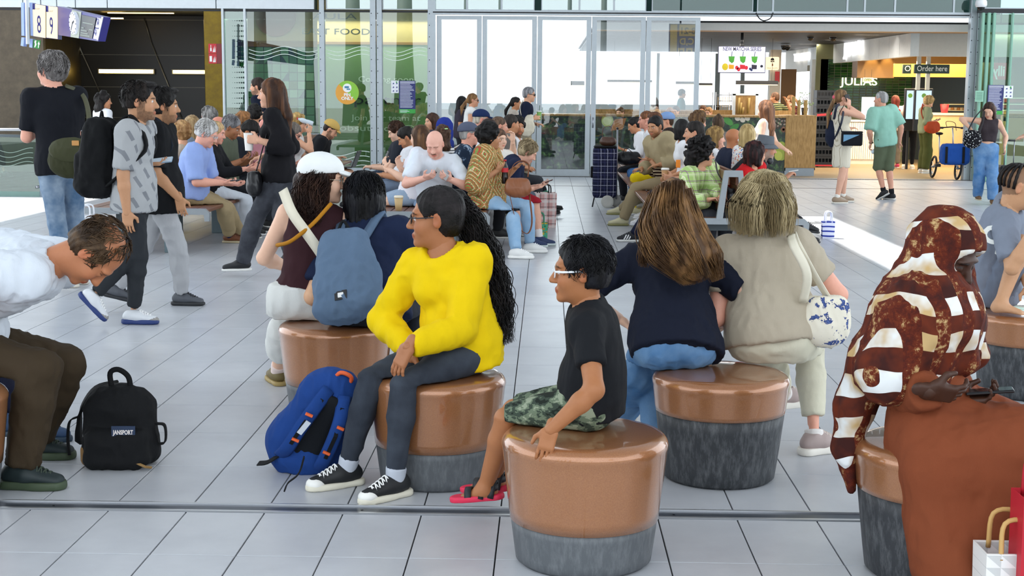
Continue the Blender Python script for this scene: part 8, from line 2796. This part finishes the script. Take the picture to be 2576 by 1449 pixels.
def soft_bag(c,r,label,mat,straps,tilt=0.0,name='handbag',cat='bag',v=.009,amp=.010,scol='#2a2420',sw=.022,extra=None,R=None):
 """slack bag hanging below its straps"""
 c,r=A(c),A(r)
 o=empty(name,(c[0],c[1],c[2]-r[2]),label,cat)
 off=A(o.location)
 S=Shape()
 S.ell(c-off-A(0,0,r[2]*.12),r*A(1,1,.86),R,k=0)
 S.box(c-off+A(0,0,r[2]*.15),r*A(.82,.62,.72),R,rd=min(r)*.45,k=.04)
 sdf_obj('bag_body',S,v,mat,o,(0,0,0),amp,8)
 for pts in straps:
  P=[Vector(p)-Vector(off)for p in pts]
  MB().tube(smooth_path(P,5),sw/2,7,flat=.35).build('strap',plain(scol,.6),o,True)
 return o
def vp(px,py,Y):
 return A(V(px,py,Y))
o=soft_bag(vp(2078,808,6.02),(.095,.055,.115),'canvas shoulder bag with blue animal print worn by the blonde woman',pattern('toile',['#e6e0cf','#2c3f7a','#5a6ea4'],1.6,.2),[[vp(2020,760,5.98),vp(2030,690,5.92),vp(1998,620,5.95),vp(1990,592,6.06)],[vp(2085,752,6.05),vp(2048,690,5.98),vp(2012,622,5.96),vp(2000,592,6.10)]],scol='#e2dcc8',sw=.040,v=.007,name='shoulder_bag')
o=soft_bag(vp(178,400,11.25),(.175,.07,.155),'olive green messenger bag hanging behind the grey-haired man',cloth('#33351f',.7),[[vp(225,350,11.25),vp(222,280,11.45),vp(205,235,11.6),vp(165,215,11.55)]],scol='#4a4a34',sw=.04,v=.01,name='messenger_bag')
off=A(o.location)
S=Shape().ell(vp(180,378,11.20)-off,(.18,.055,.10),k=0)
sdf_obj('flap',S,.01,cloth('#3d3f28',.6),o,(0,0,0),.006,2)
q_=vp(190,360,11.14)-off
MB().box(q_[0]-.028,q_[0]+.028,q_[1]-.008,q_[1],q_[2]-.02,q_[2]+.02,bev=.003).build('leather_tag',plain('#c08a4a',.6),o)
soft_bag(vp(640,462,12.2),(.055,.10,.11),'black leather shoulder bag at the hip of the walking woman',plain('#17171a',.35),[[vp(645,430,12.15),vp(662,370,12.15),vp(680,305,12.3)]],scol='#17171a',sw=.03,v=.01,name='shoulder_bag')
soft_bag(vp(1302,472,14.15),(.13,.07,.10),'tan leather handbag with long straps held by the woman in the patterned blouse',plain('#8a5230',.4),[[vp(1280,445,14.1),vp(1292,415,14.1),vp(1312,405,14.2),vp(1330,415,14.2),vp(1328,445,14.15)],[vp(1282,490,14.1),vp(1300,560,14.05),vp(1325,588,14.05),vp(1338,560,14.1),vp(1332,490,14.15)]],scol='#7a4526',sw=.022,v=.009)
soft_bag(vp(2446,350,21.3),(.13,.07,.14),'black shoulder bag with white spots under the arm of the woman in jeans',pattern('dots',['#121218','#e8e8e6'],1.0),[[vp(2430,340,21.3),vp(2450,300,21.3),vp(2470,275,21.45)],[vp(2462,340,21.25),vp(2474,300,21.3),vp(2476,276,21.5)]],scol='#1a1a20',sw=.05,v=.012,name='spotted_bag')
soft_bag(vp(2345,320,30.1),(.16,.09,.13),'orange slouch bag worn by the woman in the green top',cloth('#b0482a'),[[vp(2330,315,30.1),vp(2318,285,30.2),vp(2322,262,30.4)]],scol='#b0482a',sw=.05,v=.014,name='slouch_bag')
soft_bag(vp(2095,335,21.75),(.10,.15,.22),'navy duffel rucksack hanging from the shoulder of the phoning woman',cloth('#1b2236'),[[vp(2098,300,21.6),vp(2104,270,21.5),vp(2112,262,21.6)],[vp(2100,350,21.6),vp(2116,310,21.45),vp(2122,280,21.5)]],scol='#1b2236',sw=.04,v=.014,name='duffel_bag')
c_=vp(2143,348,21.35)
o=empty('cool_bag',tuple(c_-A(0,0,.11)),'blue and black cool bag carried by the phoning woman','bag',rz=-.1)
MB().box(-.15,.15,-.08,.08,0,.20,bev=.02).build('bag_body',cloth('#16181d'),o)
MB().prism([(-.13,.06),(.10,.165),(-.13,.165)],1,-.084,-.079).build('blue_panel',cloth('#6f9ab8'),o)
MB().box(-.152,.152,-.082,.082,.19,.215,bev=.01).build('lid',cloth('#22242a'),o)
MB().tube(smooth_path([(-.15,0,.2),(-.20,.05,.42),(-.12,.1,.60)],5),.014,6,flat=.4).build('strap',BLK,o,True)
soft_bag(vp(1325,315,24.8),(.13,.05,.20),'pale canvas tote over the shoulder of the man in sunglasses',cloth('#d8d0bc'),[[vp(1314,300,24.75),vp(1308,270,24.75),vp(1316,252,24.9)]],scol='#d8d0bc',sw=.04,v=.014,name='tote_bag')
soft_bag(vp(1580,398,20.6),(.19,.12,.10),'black leather bag on the lap of the woman with the hair bun',plain('#16171a',.4),[[vp(1565,390,20.5),vp(1575,372,20.5),vp(1592,385,20.5)]],sw=.03,v=.014)
soft_bag(vp(2250,290,32.2),(.15,.10,.17),'red rucksack on the back of the red-haired woman',cloth('#a8202e'),[[vp(2243,280,32.2),vp(2243,266,32.4),vp(2246,262,32.6)]],scol='#a8202e',sw=.05,v=.016,name='rucksack')
def carrier(px,py,Y,w,d,h,label,mat,handle='#222222',name='carrier_bag',rz=0.0):
 p=at_z_simple(px,Y,.02)
 o=empty(name,(p.x,Y,0),label,'bag',rz=rz)
 t=.94
 MB().add([(-w*t,-d*t,.0),(w*t,-d*t,0),(w*t,d*t,0),(-w*t,d*t,0),(-w,-d,h),(w,-d,h),(w,d,h),(-w,d,h),(-w*.96,-d*.9,h),(w*.96,-d*.9,h),(w*.96,d*.9,h),(-w*.96,d*.9,h),(-w*.9,-d*.85,.02),(w*.9,-d*.85,.02),(w*.9,d*.85,.02),(-w*.9,d*.85,.02)],[(3,2,1,0),(0,1,5,4),(1,2,6,5),(2,3,7,6),(3,0,4,7),(4,5,9,8),(5,6,10,9),(6,7,11,10),(7,4,8,11),(8,9,13,12),(9,10,14,13),(10,11,15,14),(11,8,12,15),(12,13,14,15)]).build('bag_body',mat,o)
 for q in(-1,1):
  MB().tube(smooth_path([(-w*.5,q*d*.9,h-.02),(-w*.4,q*d*.8,h+.09),(w*.4,q*d*.8,h+.09),(w*.5,q*d*.9,h-.02)],5),.008,6).build('handle',plain(handle,.6),o,True)
 return o
PK=pattern('plaid',['#d9a9a4','#efe6e2','#222228','#f2e8e4'],.9)
b_=carrier(1368,500,17.2,.14,.10,.42,'tall pink tartan carrier bag between the benches',PK,rz=.15)
carrier(1358,600,15.4,.085,.06,.22,'small green and yellow flowered gift bag by the navy shoes',pattern('floral',['#5ab894','#e6c93a','#e08a3a','#3a8a5a'],1.0),'#3a8a6a','gift_bag')
carrier(1372,545,18.6,.085,.06,.24,'small green and yellow gift bag farther down the bench',pattern('floral',['#6ac8a4','#e6c93a','#d87a3a','#3a8a5a'],1.0,.5),'#3a8a6a','gift_bag')
carrier(2082,580,16.2,.07,.05,.20,'blue and white plastic bag beside the black trainers',pattern('stripes',['#d8dcf0','#2a3a9a'],1.6),'#d8dcf0','plastic_bag')
carrier(1640,560,17.0,.10,.08,.26,'bright blue carrier bag with red edge under the bench',plain('#1c58c8',.4),'#c02030')
o=carrier(2530,1440,4.25,.09,.07,.235,'white shopping bag with a triangle pattern in the near corner',None,'#c9a060','shopping_bag')
n=NT('triangle_print')
s_=n.sep(n.coord((22,22,26)))
f1=n.math('FRACT',s_[0])
f2=n.math('FRACT',s_[2])
n.base(n.mix(n.math('GREATER_THAN',n.math('ADD',f1,f2),1.0),'#e9e9e6','#c9cbc9'))
o.children[0].data.materials.append(n.m)
carrier(2600,1440,4.2,.07,.06,.42,'red bag cut off in the near corner',plain('#b8182c',.5),'#b8182c')
carrier(222,545,13.4,.10,.07,.42,'white paper bag with blue letters standing by the bench end',plain('#eceef4',.6),'#eceef4','paper_bag')
p=G(1520,522)
o=empty('shopping_trolley',(p.x,p.y,0),'navy tartan shopping trolley with a telescopic handle','trolley')
TP=pattern('plaid',['#1c1f38','#33365a','#b9bcd0','#0d0e18'],1.0)
S=Shape().box((0,.05,.50),(.165,.13,.36),rd=.05)
sdf_obj('bag_body',S,.012,TP,o,(0,0,0),.006,4)
MB().box(-.16,.16,-.09,.18,.84,.875,bev=.015).build('lid',BLK,o)
for q in(-1,1):
 MB().lathe([(.055,-.015),(.085,-.018),(.09,0),(.085,.018),(.055,.015)],24,Matrix.Translation((.10+q*.06,.05+q*.14,.09))@Matrix.Rotation(math.pi/2,4,'X')).build('wheel',plain('#c9c8c0',.5),o,True)
 MB().tube([(.17,.05+q*.07,.12),(.17,.05+q*.07,1.12)],.010,6).build('handle_rod',steel,o,True)
MB().tube([(.17,-.03,1.12),(.17,.13,1.12)],.016,8).build('grip',BLACK,o,True)
MB().tube([(-.14,.05,.15),(-.17,-.02,.01)],.010,6).build('stand',BLACK,o,True)
MB().box(-.2,-.16,-.02,.1,.42,.58,bev=.01).build('side_pocket',BLK,o)
soft_bag((p.x+.04,p.y+.04,.935),(.11,.07,.065),'small brown handbag resting on the shopping trolley',plain('#4a2e20',.4),[[(p.x-.04,p.y+.03,.97),(p.x-.03,p.y+.03,1.12),(p.x+.08,p.y+.03,1.14),(p.x+.10,p.y+.03,.97)]],scol='#6a3a24',sw=.02,v=.012)
p=at_z_simple(2538,21.9,.3)
o=empty('suitcase',(p.x,21.9,0),'black cabin suitcase beside the woman in wide jeans','suitcase')
MB().box(-.17,.17,-.11,.11,.05,.58,bev=.03).build('shell',plain('#16171a',.4),o)
for q in(-1,1):
 MB().tube([(q*.07,.06,.58),(q*.07,.06,.95)],.008,6).build('pull_rod',steel,o,True)
 for y_ in(-.08,.08):
  MB().lathe([(.022,-.012),(.022,.012)],12,Matrix.Translation((q*.14,y_,.024))@Matrix.Rotation(math.pi/2,4,'Y')).build('wheel',BLACK,o,True)
MB().tube([(-.08,.06,.95),(.08,.06,.95)],.014,8).build('grip',BLACK,o,True)
for k in range(5):
 MB().box(-.13+k*.06,-.115+k*.06,-.118,-.105,.12,.52).build('rib',plain('#222327',.4),o)
p=G(2390,452)
o=empty('folding_bicycle',(p.x,p.y+.1,0),'folding bicycle parked in the shop doorway','bicycle')
def wheel(x,y,r):
 w_=MB()
 w_.tube([(x+.10*math.sin(a)*r,y+r*math.cos(a),r+.02+r*math.sin(a))for a in np.linspace(0,2*math.pi,29)],.022,8,cap=False)
 t=w_.build('tyre',plain('#141416',.7),o,True)
 sp=MB()
 for k in range(10):
  a=k*math.pi/5
  sp.tube([(x,y,r+.02),(x+.1*math.sin(a)*r,y+r*math.cos(a),r+.02+r*math.sin(a))],.0025,4)
 tag(sp.build('spokes',steel,t),kind='stuff')
 MB().tube([(x-.04,y,r+.02),(x+.04,y,r+.02)],.02,8).build('hub',steel,t,True)
wheel(.14,-.12,.20)
wheel(-.16,.55,.20)
SIL=plain('#b9bcc0',.3,.7)
MB().tube([(.14,-.12,.22),(.06,.0,.42),(-.06,.25,.38),(-.16,.55,.22)],.018,8).build('frame',SIL,o,True)
MB().tube([(.06,.0,.42),(.05,.02,.85),(.04,.05,1.0)],.015,8).build('handlebar_stem',SIL,o,True)
MB().tube([(-.16,.1,1.0),(.04,.05,1.02),(.22,.0,1.0)],.012,8).build('handlebar',BLACK,o,True)
for q in(-.16,.22):
 MB().tube([(q-.03,.06-q*.2,1.0),(q+.03,.04-q*.2,1.0)],.02,8).build('grip',BLACK,o,True)
MB().tube([(-.1,.35,.38),(-.12,.38,.85)],.014,8).build('seat_post',SIL,o,True)
sdf_obj('saddle',Shape().ell((-.12,.38,.88),(.07,.12,.03)),.01,BLK,o)
MB().box(.09,.20,-.16,-.12,.42,.48).build('rear_light',plain('#c0202a',.3),o)
MB().box(-.26,-.16,.0,.10,.24,.30,bev=.01).build('pedal',BLACK,o)
MB().tube(smooth_path([(-.05,.1,1.0),(-.1,.0,1.12),(.05,-.05,1.1),(.1,.0,.95)],5),.006,5).build('brake_cable',BLACK,o,True)
c_=vp(2402,388,p.y-.1)
b_,off=sdf_thing('bicycle_bag',Shape().box(c_,(.27,.15,.20),rd=.09),.014,cloth('#1e4a96'),'large blue bicycle bag strapped to the folding bicycle','bag',None,.012,5)
for px in(2375,2418):
 q_=vp(px,388,p.y-.1)-off
 MB().band([(q_[0],-.165,.04),(q_[0],-.168,.2),(q_[0],-.16,.36)],(1,0,0),.045,.012).build('webbing_patch',BLK,b_)
o=MB().box(-.024,.024,-.004,.004,-.042,.042,bev=.003).build('badge',plain('#f08a1c',.5),None)
o.location=vp(1706,412,15.25)
tag(o,'orange badge hanging beside the man in the cream T-shirt','badge')
o=MB().tube([vp(1985,432,14.85),vp(2008,428,14.8)],.005,6).build('cigarette',plain('#eeeeea',.6),None,recenter=True)
tag(o,'unlit white cigarette between the fingers of the bucket-hat man','cigarette')
soft_bag(vp(1845,492,13.7),(.10,.07,.07),'crumpled black bag on the lap of the woman in plaid',plain('#1a1b1f',.3),[[vp(1840,480,13.7),vp(1808,440,13.75),vp(1800,405,13.9)]],sw=.03,v=.011)
